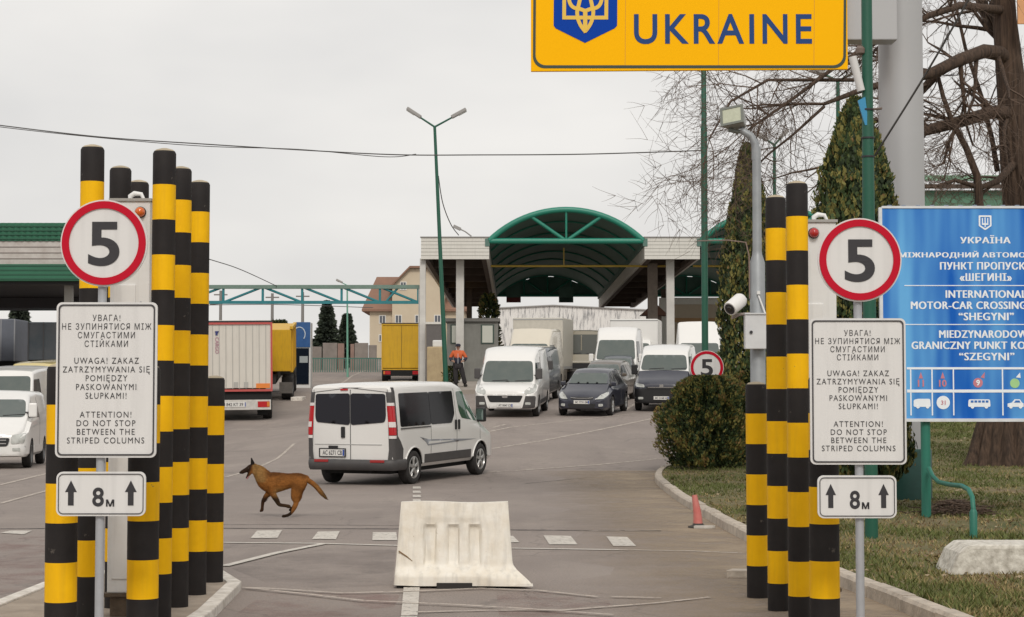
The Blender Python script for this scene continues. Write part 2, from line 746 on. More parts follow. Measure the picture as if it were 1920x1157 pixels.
def gpoly(mb_, pts, dz, step=0.6):
    bm = bmesh.new()
    bm.faces.new([bm.verts.new((p[0], p[1], 0)) for p in pts])
    bmesh.ops.triangulate(bm, faces=bm.faces)
    for _ in range(5):
        es = [e for e in bm.edges if e.calc_length() > step]
        if not es:
            break
        bmesh.ops.subdivide_edges(bm, edges=es, cuts=1)
        bmesh.ops.triangulate(bm, faces=bm.faces)
    bm.verts.index_update()
    mb_.add([(v.co.x, v.co.y, gz(v.co.x, v.co.y) + dz) for v in bm.verts], [tuple(v.index for v in f.verts) for f in bm.faces])
    bm.free()


def gline(mb_, px, w, dz=0.008):
    ribbon(mb_, [G(*p) for p in px], w, dz)


mb = MB()      # crisp white markings: crossing bars, stop line, centre line
for q in (((470, 1010), (482, 996), (529, 995), (520, 1010)), ((585, 1012), (596, 998), (637, 997), (630, 1012)),
          ((698, 1014), (699, 999), (743, 999), (745, 1014)), ((955, 1006), (962, 1006), (974, 1018), (957, 1018)),
          ((1030, 1022), (1019, 1005), (1070, 1006), (1083, 1022)), ((1150, 1025), (1137, 1007), (1176, 1008), (1193, 1025)),
          ((0, 1000), (20, 996), (60, 996), (45, 1003))):
    gpoly(mb, [G(*p) for p in q], 0.008)
gline(mb, [(400, 1018), (600, 1020), (745, 1024), (960, 1029), (1160, 1032)], 0.1)
gline(mb, [(421, 1063), (520, 1038), (606, 1021)], 0.1, 0.012)
gpoly(mb, [G(*p) for p in ((752, 1157), (757, 1102), (787, 1102), (783, 1157))], 0.012)
gpoly(mb, [G(783, 1157), G(752, 1157), Vector((G(752, 1157).x, 6, 0)), Vector((G(783, 1157).x, 6, 0))], 0.008)
for y0 in (913, 921, 929, 937):
    gpoly(mb, [G(*p) for p in ((774, y0 + 4), (774, y0), (788, y0), (790, y0 + 4))], 0.008)
tag(mb.build('road_marking', M_WHITE_LINE, fix=False), kind='structure')

mb = MB()      # faded lines
gline(mb, [(424, 895), (520, 860), (552, 832)], 0.09)
gline(mb, [(925, 802), (948, 796)], 0.12)
gline(mb, [(920, 842), (1010, 828), (1120, 807), (1228, 784)], 0.12)
gline(mb, [(912, 886), (1010, 880), (1120, 872), (1240, 860)], 0.1)
gline(mb, [(905, 812), (960, 801), (1060, 790), (1190, 776)], 0.1)
gline(mb, [(1030, 722), (1050, 700), (1068, 682)], 0.16)
gline(mb, [(1170, 770), (1192, 757)], 0.14)
gline(mb, [(630, 720), (660, 705), (686, 694)], 0.14)
gline(mb, [(428, 806), (470, 806), (560, 800)], 0.1)
gline(mb, [(0, 910), (90, 888)], 0.1)
gline(mb, [(0, 945), (90, 920)], 0.08)
gline(mb, [(452, 1104), (520, 1107), (640, 1115), (760, 1112), (900, 1106), (1010, 1110), (1120, 1122)], 0.05, 0.016)
gline(mb, [(462, 1106), (560, 1116), (680, 1130), (860, 1138), (1010, 1147), (1150, 1157)], 0.045, 0.02)
gline(mb, [(780, 1150), (900, 1147), (1060, 1146), (1230, 1133), (1330, 1122)], 0.05, 0.012)
gline(mb, [(1145, 1122), (1240, 1124)], 0.05, 0.016)
gline(mb, [(1160, 1032), (1290, 1034), (1390, 1038)], 0.08)
gline(mb, [(1090, 997), (1240, 995)], 0.05)
tag(mb.build('faded_road_marking', M_FAINT_LINE, fix=False), kind='structure')

mb = MB()      # red lane paint worn thin
gpoly(mb, [G(500, 1112), G(752, 1112), Vector((G(752, 1157).x, 7, 0)), Vector((G(400, 1157).x, 7, 0))], 0.004)
gpoly(mb, [G(930, 1108), G(1130, 1112), Vector((1.0, 7, 0)), Vector((0.05, 7, 0))], 0.004)
gpoly(mb, [G(-60, 1030), G(84, 1000), G(88, 1098), G(-60, 1130)], 0.004)
tag(mb.build('red_lane_paint', M_RED_PAINT, fix=False), kind='structure')

mb = MB()      # darker resurfaced patches
gpoly(mb, [G(432, 1066), G(520, 1044), G(610, 1028), G(742, 1032), G(736, 1098), G(600, 1104), G(500, 1094)], 0.004)
tag(mb.build('asphalt_patch', paint_mat('asphalt_patch', (0.185, 0.158, 0.148), 0.40, 0.85, 1.0, 0.45, 0.9), fix=False), kind='structure')
mb = MB()      # tar seams across the road
gline(mb, [(0, 992), (240, 990), (420, 991), (740, 992), (960, 994), (1240, 996)], 0.14, 0.004)
gline(mb, [(300, 984), (540, 984), (760, 986)], 0.05, 0.004)
gline(mb, [(985, 907), (1100, 896), (1225, 893)], 0.05, 0.004)
tag(mb.build('tar_seam', M_TAR, fix=False), kind='structure')


def kx(y):
    pts = [(0, 3.9), (10, 3.42), (14.1, 3.19), (16.9, 2.99), (22.5, 2.82), (30, 2.80), (36.8, 2.92), (39.5, 3.2), (41.5, 3.85), (44, 5.2), (50, 8.0), (58, 12.0), (62, 16)]
    for (a, xa), (b, xb) in zip(pts, pts[1:]):
        if y <= b:
            t = (y - a) / (b - a)
            return xa + (xb - xa) * t
    return pts[-1][1]


def kxs(y):
    return sum(kx(y + k * 0.5) for k in (-2, -1, 0, 1, 2)) / 5


mb = MB()      # sandy dirt beside the kerb and round the pillars
ys_ = frange(8, 40, 0.8) + [40]
for a, b in zip(ys_, ys_[1:]):
    for u0, u1 in ((0, 0.5), (0.5, 1)):
        wv = 2.6
        vs = []
        for y, u in ((a, u0), (a, u1), (b, u1), (b, u0)):
            x = kxs(y) - wv * u * (1 + 0.25 * sin(y * 1.3)) + 0.05
            vs.append((x, y, gz(x, y) + 0.004))
        mb.add(vs, [(0, 3, 2, 1)])
tag(mb.build('dirt', M_DIRT, fix=False), kind='structure')

# kerb of the green island: separate stones
M_KERB = mat('kerb_stone', (0.54, 0.47, 0.39), 0.9, var=0.6, vscale=5, col2=(0.22, 0.19, 0.16), bump=0.6, bscale=25)
mb = MB()
y = 6.0
while y < 57:
    y2 = y + 0.96 if y < 37 else y + 0.5
    xs = []
    k = 3
    row = []
    lift = rnd.uniform(-0.008, 0.008)
    for i in range(k + 1):
        t = y + 0.008 + (y2 - y - 0.016) * i / k
        x = kxs(t)
        g = gz(x, t)
        row.append([(x - 0.15, t, g - 0.1), (x - 0.135, t, g + 0.10 + lift), (x - 0.11, t, g + 0.125 + lift), (x, t, g + 0.125 + lift), (x, t, g - 0.1)])
    vs = [p for r_ in row for p in r_]
    fs = []
    for i in range(k):
        for j in range(5):
            a, b = i * 5 + j, i * 5 + (j + 1) % 5
            fs.append((a, b, b + 5, a + 5))
    fs += [(4, 3, 2, 1, 0), tuple(k * 5 + j for j in range(5))]
    mb.add(vs, fs)
    y = y2
tag(mb.build('kerb', M_KERB, fix=True), kind='structure')


def verge(x, y):
    d = x - kxs(y)
    return gz(x, y) + 0.10 + 0.1 * sm(0, 5, d) + 0.025 * sin(x * 2.1 + y * 0.7) * sin(y * 1.1) * sm(0, 0.8, d) + 0.25 * sm(8, 20, d)


def soil_mat():
    m = mat('turf_soil', (0.1, 0.09, 0.05), 0.95)
    n, l = m.node_tree.nodes, m.node_tree.links
    b = n['Principled BSDF']
    tc = n.new('ShaderNodeTexCoord')
    no = n.new('ShaderNodeTexNoise')
    no.inputs['Scale'].default_value = 1.1
    no.inputs['Detail'].default_value = 9
    no.inputs['Roughness'].default_value = 0.72
    l.new(tc.outputs['Object'], no.inputs['Vector'])
    cr = n.new('ShaderNodeValToRGB')
    e = cr.color_ramp.elements
    e[0].position, e[0].color = 0.32, (0.075, 0.095, 0.022, 1)
    e[1].position, e[1].color = 0.70, (0.17, 0.105, 0.062, 1)
    q = e.new(0.45)
    q.color = (0.135, 0.125, 0.045, 1)
    q = e.new(0.56)
    q.color = (0.20, 0.165, 0.08, 1)
    l.new(no.outputs['Fac'], cr.inputs[0])
    l.new(cr.outputs[0], b.inputs['Base Color'])
    n2 = n.new('ShaderNodeTexNoise')
    n2.inputs['Scale'].default_value = 30
    n2.inputs['Detail'].default_value = 6
    l.new(tc.outputs['Object'], n2.inputs['Vector'])
    bp = n.new('ShaderNodeBump')
    bp.inputs['Strength'].default_value = 1.0
    bp.inputs['Distance'].default_value = 0.05
    l.new(n2.outputs['Fac'], bp.inputs['Height'])
    l.new(bp.outputs[0], b.inputs['Normal'])
    return m


offs = [0, 0.15, 0.4, 0.8, 1.2, 1.7, 2.2, 2.8, 3.5, 4.2, 5, 6, 7, 8.5, 10, 12, 15, 20, 30, 50]
ys_ = frange(6, 60, 0.5) + [60]
mb = MB()
mb.add([(kxs(y) - 0.01 + d, y, verge(kxs(y) + d, y)) for y in ys_ for d in offs],
       [(j * len(offs) + i, j * len(offs) + i + 1, (j + 1) * len(offs) + i + 1, (j + 1) * len(offs) + i) for j in range(len(ys_) - 1) for i in range(len(offs) - 1)])
tag(mb.build('grass_verge', soil_mat(), smooth=180, fix=False), kind='structure')

# grass blades and leaf litter
from mathutils import noise as mnoise
GB = [mat('grass_green', (0.105, 0.125, 0.03), 0.8), mat('grass_olive', (0.17, 0.155, 0.05), 0.8), mat('grass_straw', (0.31, 0.235, 0.11), 0.85), mat('grass_brown', (0.17, 0.105, 0.055), 0.9)]
mb = MB()
rg = random.Random(11)
cnt = 0
while cnt < 80000:
    y = 9 + 47 * rg.random() ** 1.25
    x0 = kxs(y) + 0.03
    x1 = max(x0 + 0.3, 0.30 * y + 0.5)
    x = x0 + (x1 - x0) * rg.random()
    nz = 1.25 * mnoise.noise(Vector((x * 0.55, y * 0.42, 3.1))) + 0.5 * mnoise.noise(Vector((x * 2.6, y * 2.6, 0)))
    if nz < -0.35 and rg.random() < 0.75:
        cnt += 1
        continue
    near = 1.25 if y > 33 else 1.0
    h = rg.uniform(0.02, 0.055) * near * (1.3 if nz > 0.1 else 0.85)
    w = rg.uniform(0.003, 0.007) * (1 + y / 22)
    a = rg.random() * 2 * pi
    ln = rg.uniform(0.2, 1.4) * h
    b = rg.random() * 2 * pi
    z = verge(x, y)
    k = rg.random() * 0.8 + 0.15 + (0.42 if nz > 0.2 else 0.12 if nz > 0.05 else -0.3 if nz < -0.12 else -0.05) + 0.34 * sm(22, 33, y)
    mi = 0 if k > 0.72 else 1 if k > 0.42 else 2 if k > 0.1 else 3
    mb.add([(x - w * cos(a), y - w * sin(a), z - 0.005), (x + w * cos(a), y + w * sin(a), z - 0.005), (x + ln * cos(b), y + ln * sin(b), z + h)], [(0, 1, 2)], mi)
    cnt += 1
tag(mb.build('grass', GB, fix=False), kind='stuff')

mb = MB()
for _ in range(1600):
    y = 10 + 38 * rg.random() ** 1.3
    x0 = kxs(y) + 0.03
    x1 = max(x0 + 0.3, 0.30 * y + 0.5)
    x = x0 + (x1 - x0) * rg.random()
    if mnoise.noise(Vector((x * 0.5, y * 0.5, 9.0))) < -0.05:
        continue
    s = rg.uniform(0.012, 0.03) * (1 + y / 50)
    a, t = rg.random() * 6.28, rg.uniform(-0.5, 0.5)
    z = verge(x, y) + 0.02
    ca, sa = cos(a) * s, sin(a) * s
    mb.add([(x - ca, y - sa, z), (x + sa * 0.6, y - ca * 0.6, z + t * s), (x + ca, y + sa, z + 0.3 * s), (x - sa * 0.6, y + ca * 0.6, z - t * s * 0.3 + 0.01)], [(0, 1, 2, 3)], 0 if rg.random() < 0.5 else 1)
tag(mb.build('leaf_litter', [mat('dead_leaf', (0.19, 0.12, 0.065), 0.9), mat('dead_leaf_pale', (0.32, 0.25, 0.16), 0.9)], fix=False), kind='stuff')

# portal island (left): low slab with a white painted edge
M_SLAB = mat('sandy_concrete', (0.36, 0.30, 0.24), 0.92, var=0.8, vscale=3, col2=(0.22, 0.18, 0.14), bump=0.5, bscale=30)
isl = [(-4.05, 5.5), (-2.26, 5.5), (-2.24, 14.1), (-2.34, 16.25), (-2.72, 17.5), (-3.7, 17.5), (-4.05, 16.2)]
cx_, cy_ = -3.15, 12.0


def inset(poly, d):
    out = []
    m = len(poly)
    for i in range(m):
        p0, p1, p2 = Vector(poly[i - 1]), Vector(poly[i]), Vector(poly[(i + 1) % m])
        e1, e2 = (p1 - p0).normalized(), (p2 - p1).normalized()
        n1, n2 = Vector((-e1.y, e1.x)), Vector((-e2.y, e2.x))
        q = (n1 + n2)
        q = q / max(0.3, q.dot(n1))
        out.append(tuple(p1 + q * d))
    return out


mb = MB()
mb.prism(inset(isl, 0.125), (0, 0, -0.05), (1, 0, 0), (0, 1, 0), 0.11)
tag(mb.build('portal_island', M_SLAB), kind='structure')
mb = MB()
mb.strip(isl, inset(isl, 0.122), (0, 0, -0.05), (1, 0, 0), (0, 1, 0), 0.125)
tag(mb.build('painted_kerb', mat('kerb_white', (0.74, 0.70, 0.64), 0.85, var=0.6, vscale=9, col2=(0.3, 0.26, 0.21), bump=0.4), bevel=0.012), kind='structure')

# traffic island behind the van: raised strip with booths
M_PAVE = mat('paving', (0.33, 0.29, 0.25), 0.9, var=0.5, vscale=2)
mb = MB()
ra = [(x, y) for y in frange(75.2, 130, 2) + [130] for x in (-4.9, -3.5, -2.4, -1.15)]
vs = [(x, y, gz(x, y) + 0.18) for x, y in ra]
n_ = len(ra) // 4
fs = [(j * 4 + i, j * 4 + i + 1, j * 4 + i + 5, j * 4 + i + 4) for j in range(n_ - 1) for i in range(3)]
b0 = len(vs)
vs += [(x, y, gz(x, y) - 0.2) for x, y in ra]
for j in range(n_ - 1):
    fs.append((j * 4, j * 4 + 4, b0 + j * 4 + 4, b0 + j * 4))
    fs.append((j * 4 + 3, b0 + j * 4 + 3, b0 + j * 4 + 7, j * 4 + 7))
for i in range(3):
    fs.append((i, b0 + i, b0 + i + 1, i + 1))
mb.add(vs, fs)
tag(mb.build('raised_pavement', M_PAVE), kind='structure')
mb = MB()
p0, p1 = G(545, 752), G(577, 742)
mb.add([(p0.x, p0.y, p0.z), (p1.x + 0.1, p0.y, p0.z), (p1.x + 0.1, p0.y, p0.z + 0.18), (p0.x, p0.y, p0.z + 0.18),
        (p0.x + 0.1, p0.y + 1.5, p0.z), (p1.x + 0.1, p0.y + 1.5, p0.z), (p1.x + 0.1, p0.y + 1.5, p0.z + 0.22), (p0.x + 0.1, p0.y + 1.5, p0.z + 0.22)],
       [(0, 1, 2, 3), (3, 2, 6, 7), (0, 3, 7, 4), (1, 5, 6, 2), (4, 7, 6, 5), (0, 4, 5, 1)])
tag(mb.build('kerb_block', MATS['kerb_white'], bevel=0.02), 'white painted kerb block on the road right of the yellow dump truck', 'kerb block')
# ------------------------------------------------------------------ striped columns
M_BLK = mat('column_black', (0.018, 0.0155, 0.0155), 0.7, var=0.4, vscale=5, col2=(0.034, 0.029, 0.027), bump=0.10, bscale=18, spec=0.22, chips=((0.16, 0.14, 0.12), 0.645, 9, 0.7))
M_YEL = mat('column_yellow', (0.90, 0.50, 0.003), 0.65, var=0.4, vscale=4, col2=(0.74, 0.37, 0.005), bump=0.10, bscale=18, streak=0.18, spec=0.18, chips=((0.22, 0.15, 0.07), 0.65, 9, 0.75))
M_CAPS = mat('column_cap', (0.45, 0.38, 0.27), 0.85, var=0.5)


def column_mesh(d, h, band=0.252):
    prof, mi = [(d / 2, 0)], []
    k = int((h - 0.02) / band)
    zs = []
    z = h
    i = 0
    while z - band > band * 0.55:
        z -= band
        zs.append((z, i % 2))
        i += 1
    last = i % 2
    for (zz, c) in reversed(zs):
        prof.append((d / 2, zz))
        mi.append(last)
        last = c
    prof.append((d / 2, h - 0.025))
    mi.append(last)
    prof += [(d / 2 - 0.008, h - 0.008), (d * 0.36, h + 0.004), (d * 0.15, h + 0.014)]
    mi += [0, 2, 2]
    return MB().lathe(prof, 26, mi=mi).mesh('striped_column', [M_BLK, M_YEL, M_CAPS], smooth=40)


TALL_L = column_mesh(0.166, 3.385)
TALL_R = column_mesh(0.160, 3.25)
SHORT_F = column_mesh(0.205, 1.815)
SHORT_B = column_mesh(0.176, 1.79)
cg = 'yellow and black striped columns'
for x, y, me, lab, g0, tilt in (
        (-2.895, 12.05, SHORT_F, 'thick short yellow and black column at the left edge of the left text panel', 0.06, 0.0),
        (-2.41, 12.25, SHORT_F, 'thick short yellow and black column half behind the right edge of the left text panel', 0.06, 0.0),
        (-2.965, 13.15, TALL_L, 'tallest left striped column, its black top standing directly above the left round speed sign', 0.06, 0.0),
        (-3.03, 14.35, TALL_L, 'tall striped column whose black top shows just left of the cabinet with the orange lamp', 0.06, 0.0),
        (-3.07, 15.3, TALL_L, 'tall striped column whose black top just shows behind the white cabinet with the orange lamp', 0.06, 0.0),
        (-2.505, 13.35, TALL_L, 'tall striped column standing directly right of the white cabinet with the orange lamp', 0.06, 0.0),
        (-2.565, 14.4, TALL_L, 'middle tall striped column of the row of three right of the left cabinet', 0.06, 0.0),
        (-2.575, 15.3, TALL_L, 'last and lowest looking tall striped column, beside the short column nearest the dog', 0.06, 0.0),
        (-2.605, 16.35, SHORT_B, 'short striped column at the back of the left group nearest the running dog', 0.06, 0.0),
        (2.04, 15.6, SHORT_B, 'short striped column in front of the grey camera pole by the kerb', 0.0, 0.0),
        (2.075, 14.65, TALL_R, 'tall striped column between the camera cabinet and the tallest right column', 0.0, 0.0),
        (2.095, 13.7, TALL_R, 'tallest striped column of the right group beside the cabinet with the red lamp', 0.0, 0.0),
        (2.14, 12.85, SHORT_F, 'thick short striped column behind the left edge of the right text panel', 0.0, 0.0)):
    o = link('striped_column', me, None, (x, y, g0 - 0.01))
    o.rotation_euler = (rnd.uniform(-0.002, 0.002), rnd.uniform(-0.002, 0.002), rnd.uniform(0, 6))
    tag(o, lab, 'column', cg)

# ------------------------------------------------------------------ radiation portal cabinets
M_CAB = mat('cabinet_white', (0.73, 0.73, 0.72), 0.45, var=0.3, vscale=3, col2=(0.5, 0.48, 0.44), streak=0.25)
M_RUST = mat('rusty_wood', (0.13, 0.095, 0.065), 0.9, var=0.8, vscale=9, bump=0.5)
M_DARK = mat('dark_rubber', (0.02, 0.02, 0.02), 0.7)
M_ORANGE = mat('lamp_orange', (0.65, 0.13, 0.015), 0.25, coat=0.5)
M_REDLAMP = mat('lamp_red', (0.42, 0.02, 0.02), 0.25, coat=0.5)


def portal(label, x, y, z0, z1, w, lampm, lx, ground):
    t = thing('portal_cabinet', label, 'portal monitor', (x, y, ground), 0, 'radiation portal cabinets')
    h0, h1 = z0 - ground, z1 - ground
    b = MB()
    b.bx(-w / 2, w / 2, -0.1, 0.1, h0, h1)
    b.build('housing', M_CAB, t, bevel=0.008)
    b = MB()
    b.bx(-w / 2 + 0.03, w / 2 - 0.1, -0.112, -0.098, h0 + 0.1, h1 - 0.62)
    b.build('front_cover', M_CAB, t, bevel=0.005)
    b = MB()
    b.bx(-w / 2 - 0.012, w / 2 + 0.012, -0.115, 0.11, h1 - 0.002, h1 + 0.018)
    b.build('top_plate', mat('plate_grey', (0.36, 0.35, 0.33), 0.5, metal=0.3), t)
    b = MB()
    b.tube([(w / 2 - 0.06, -0.112, h1 - 0.75), (w / 2 - 0.04, -0.15, h1 - 0.78), (w / 2 - 0.04, -0.15, h1 - 0.92), (w / 2 - 0.06, -0.112, h1 - 0.95)], 0.009, 8)
    b.build('handle', mat('steel', (0.45, 0.45, 0.45), 0.35, metal=0.8), t, smooth=60)
    M = Matrix.Translation((lx, -0.1, h1 - 0.085)) @ Matrix.Rotation(R(90), 4, 'X')
    l_ = MB().lathe([(0.042, 0), (0.042, 0.012)], 20, M).build('lamp_base', M_DARK, t, smooth=40)
    MB().lathe([(0.037, 0.012), (0.037, 0.03), (0.03, 0.048), (0.016, 0.058), (0.004, 0.061)], 20, M).build('lamp_lens', lampm, l_, smooth=70)
    b = MB()
    b.tube([(-0.05 + w * 0.1, 0, h1 + 0.01), (-0.05 + w * 0.1, 0, h1 + 0.045), (-0.02 + w * 0.1, 0, h1 + 0.065), (0.03 + w * 0.1, 0, h1 + 0.06), (0.05 + w * 0.1, 0, h1 + 0.02)], [0.018, 0.02, 0.02, 0.016, 0.012], 10)
    b.build('cable_gland', mat('white_plastic', (0.75, 0.75, 0.74), 0.4), t, smooth=60)
    b = MB()
    b.bx(-w / 2 + 0.02, w / 2 - 0.03, -0.09, 0.09, 0, h0 - 0.03)
    b.bx(-w / 2 - 0.03, w / 2 + 0.02, -0.12, 0.12, h0 - 0.03, h0 - 0.002)
    b.build('base_block', M_RUST, t, bevel=0.006)
    return t


portal('white radiation portal cabinet with an orange lamp between the left striped columns', -2.815, 13.82, 0.235, 3.11, 0.29, M_ORANGE, 0.075, 0.06)
portal('white radiation portal cabinet with a red lamp behind the right round speed sign', 2.33, 14.2, 0.235, 2.99, 0.25, M_REDLAMP, -0.045, 0.0)

# ------------------------------------------------------------------ road signs
M_SIGNW = mat('sign_white', (0.70, 0.69, 0.675), 0.5, var=0.15, vscale=4, col2=(0.6, 0.585, 0.56), streak=0.14)
M_SIGNR = mat('sign_red', (0.50, 0.006, 0.025), 0.6, spec=0.15)
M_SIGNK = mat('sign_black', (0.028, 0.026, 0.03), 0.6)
M_SIGNB = mat('sign_border', (0.05, 0.047, 0.05), 0.6)
M_GALV = mat('galvanised', (0.42, 0.43, 0.45), 0.5, metal=0.25, var=0.3, vscale=7)
M_SIGNBACK = mat('sign_edge', (0.72, 0.71, 0.69), 0.45)

TXT = ("УВАГА!\nНЕ ЗУПИНЯТИСЯ МІЖ\nСМУГАСТИМИ\nСТІЙКАМИ", "UWAGA! ZAKAZ\nZATRZYMYWANIA SIĘ\nPOMIĘDZY\nPASKOWANYMI\nSŁUPKAMI!",
       "ATTENTION!\nDO NOT STOP\nBETWEEN THE\nSTRIPED COLUMNS")


def disc_plate(parent, cx, cz, r, name='round_plate', y=-0.03):
    d = MB().prism(circle(0, 0, r, 56), (0, 0, 0), (1, 0, 0), (0, 0, 1), 0.018).build(name, [M_SIGNW], parent, loc=(cx, y, cz), smooth=30)
    rg_ = MB().strip(circle(0, 0, r * 0.965, 56), circle(0, 0, r * 0.80, 56), (0, -0.003, 0), (1, 0, 0), (0, 0, 1), 0.006)
    # prism thickens along ux x uy = -y
    rg_.build('red_ring', M_SIGNR, d, loc=(0, -0.0185, 0))
    lettering('numeral', '5', M_SIGNK, d, (0, -0.0215, -0.02 * r), height=r * 1.02, width=r * 0.72, bold=0.02)
    return d


def panel(parent, x0, x1, z0, z1, rad, name, y=-0.03, bw=0.008, gap=0.02):
    cx, cz = (x0 + x1) / 2, (z0 + z1) / 2
    w, h = (x1 - x0) / 2, (z1 - z0) / 2
    p = MB().prism(rrect(-w, w, -h, h, rad, 6), (0, 0, 0), (1, 0, 0), (0, 0, 1), 0.018).build(name, M_SIGNW, parent, loc=(cx, y, cz), smooth=30)
    s = MB().strip(rrect(-w + gap, w - gap, -h + gap, h - gap, rad * 0.8, 6), rrect(-w + gap + bw, w - gap - bw, -h + gap + bw, h - gap - bw, rad * 0.65, 6), (0, -0.002, 0), (1, 0, 0), (0, 0, 1), 0.004)
    s.build('border', M_SIGNB, p, loc=(0, -0.0175, 0))
    return p


def lane_sign(label, Y, post_px, disc, txt, dist, ground):
    base = Vector((X(post_px, Y), Y, ground))
    t = thing('lane_sign', label, 'road sign', base, 0, 'lane signs in front of the striped columns')

    def loc(px, py):
        p = P(px, py, Y - 0.04)
        return p.x - base.x, p.z - base.z
    MB().tube([(0, 0, -0.1), (0, 0, loc(*disc[:2])[1] + 0.2)], 0.028, 14).build('post', M_GALV, t, smooth=50)
    cx, cz = loc(disc[0], disc[1])
    rr = disc[2] / FPX * Y
    disc_plate(t, cx, cz, rr)
    x0, z1 = loc(txt[0], txt[1])
    x1, z0 = loc(txt[2], txt[3])
    p = panel(t, x0, x1, z0, z1, 0.035, 'text_panel', bw=0.009, gap=0.013)
    w, h = x1 - x0, z1 - z0
    for par, top, hgt, wf in ((TXT[0], 0.92, 0.208, 0.885), (TXT[1], 0.643, 0.265, 0.865), (TXT[2], 0.296, 0.205, 0.765)):
        lettering('lettering', par, M_SIGNK, p, (0, -0.0205, h * (top - hgt / 2 - 0.5)), height=h * hgt, width=w * wf, bold=0.0, spacing=1.24)
    x0, z1 = loc(dist[0], dist[1])
    x1, z0 = loc(dist[2], dist[3])
    p = panel(t, x0, x1, z0, z1, 0.04, 'distance_panel', bw=0.005, gap=0.012)
    w, h = x1 - x0, z1 - z0
    for sx in (-1, 1):
        a = [(-0.018, -0.062), (0.018, -0.062), (0.018, 0.01), (0.037, 0.01), (0, 0.072), (-0.037, 0.01), (-0.018, 0.01)]
        MB().prism([(u * w / 0.56, v * h / 0.28 * 1.18) for u, v in a], (0, 0, 0), (1, 0, 0), (0, 0, 1), 0.002).build('arrow', M_SIGNK, p, loc=(sx * w * 0.335, -0.0185, h * 0.0))
    lettering('numeral', '8', M_SIGNK, p, (-0.03 * w, -0.0205, -h * 0.07), height=h * 0.43, width=w * 0.13, bold=0.022)
    lettering('unit_letter', 'М', M_SIGNK, p, (0.105 * w, -0.0205, -h * 0.205), height=h * 0.16, width=w * 0.085, heavy=0.0022)
    b = MB()
    for zz in (cz, (loc(0, txt[1])[1] + loc(0, txt[3])[1]) / 2 + 0.2, (loc(0, txt[1])[1] + loc(0, txt[3])[1]) / 2 - 0.2, (z0 + z1) / 2):
        b.bx(-0.06, 0.06, -0.031, 0.032, zz - 0.015, zz + 0.015)
    b.build('clamp', M_GALV, t)
    return t


lane_sign('signpost with speed plate, text panel and 8 m plate before the orange lamped white cabinet', 11.6, 191, (195.5, 456, 81.5), (107, 567, 293, 858), (106.5, 884.5, 273, 967.5), 0.06)
lane_sign('signpost with speed plate, text panel and 8 m plate in front of the blue board', 12.2, 1609, (1611.5, 487.5, 78.5), (1517.5, 597, 1700, 871), (1532.5, 891.5, 1681, 971.5), 0.0)

# ------------------------------------------------------------------ big yellow country sign on its monopole
M_SYEL = mat('sign_yellow', (0.98, 0.49, 0.0), 0.7, var=0.12, vscale=1.5, col2=(0.92, 0.43, 0.0), spec=0.12)
M_SGRN = mat('sign_dark_green', (0.03, 0.05, 0.035), 0.5)
M_SBLU = mat('sign_letter_blue', (0.018, 0.06, 0.20), 0.6, spec=0.2)
M_SHIELD = mat('shield_blue', (0.002, 0.05, 0.36), 0.65, spec=0.12)
M_MONO = mat('mast_grey', (0.42, 0.42, 0.425), 0.45, metal=0.1, var=0.2, vscale=1.2, col2=(0.36, 0.36, 0.365))
YS = 27.0
base = Vector((X(1694, 27.9), 27.9, verge(X(1694, 27.9), 27.9)))
t = thing('country_sign', 'big yellow overhead sign reading UKRAINE with a blue trident shield on a thick grey mast', 'border sign', base)
MB().lathe([(0.335, -0.2), (0.335, 5), (0.325, 8), (0.32, 11.5), (0.3, 11.55)], 40).build('mast', M_MONO, t, smooth=40)
MB().lathe([(0.40, -0.1), (0.40, 0.72), (0.385, 0.75), (0.34, 0.75)], 36).build('mast_foot', mat('foot_green', (0.012, 0.07, 0.055), 0.55, var=0.4), t, smooth=40)


def SL(px, py, dy=0.0):
    p = P(px, py, YS)
    return Vector((p.x - base.x, YS - base.y + dy, p.z - base.z))


c0, c1 = SL(995.5, 134), SL(1590, 130)
sw = (c1 - c0).x
ux = (c1 - c0).normalized()
uz = Vector((0, 0, 1))
k = sw / 594.5          # metres per pixel on the board
hh = 262 * k
bd = MB().prism([(0, 0), (sw, 0), (sw, hh), (0, hh)], c0, ux, uz, -0.06).build('board', [M_SYEL], t, bevel=0.01)


def SP(px, py, dy):        # board coordinates from pixels
    p = SL(px, py)
    a = (p - c0).dot(ux)
    return (a, p.z - c0.z - a * ux.z / ux.x)


def bp(poly, dy, th, m, name):
    return MB().prism([SP(a, b, 0) for a, b in poly], c0 + Vector((0, -dy, 0)), ux, uz, th).build(name, m, bd)


o_ = [SP(a, b, 0) for a, b in rrect(999, 1586, -123, 128, 22, 7)]
i_ = [SP(a, b, 0) for a, b in rrect(1004, 1581, -118, 122.5, 19, 7)]
MB().strip(o_, i_, c0 + Vector((0, -0.001, 0)), ux, uz, 0.004).build('border', M_SGRN, bd)
mb = MB()
for px in (1172, 1347, 1526):
    mb.prism([SP(px - 0.5, 126, 0), SP(px + 0.5, 126, 0), SP(px + 0.5, -120, 0), SP(px - 0.5, -120, 0)], c0 + Vector((0, -0.0005, 0)), ux, uz, 0.001)
mb.build('panel_seam', mat('seam', (0.62, 0.3, 0.01), 0.6), bd)
lp = SP(1355, 54.5, 0)
lo = lettering('lettering', 'UKRAINE', M_SBLU, bd, c0 + ux * lp[0] + uz * lp[1] + Vector((0, -0.005, 0)), height=57 * k, width=334 * k, bold=0.014, spacing=1.2)
sh = bp([(1037.5, -62), (1156.5, -62), (1156.5, 48), (1152, 53), (1096.5, 80.5), (1041, 53), (1037.5, 48)], 0.001, 0.006, M_SHIELD, 'shield')


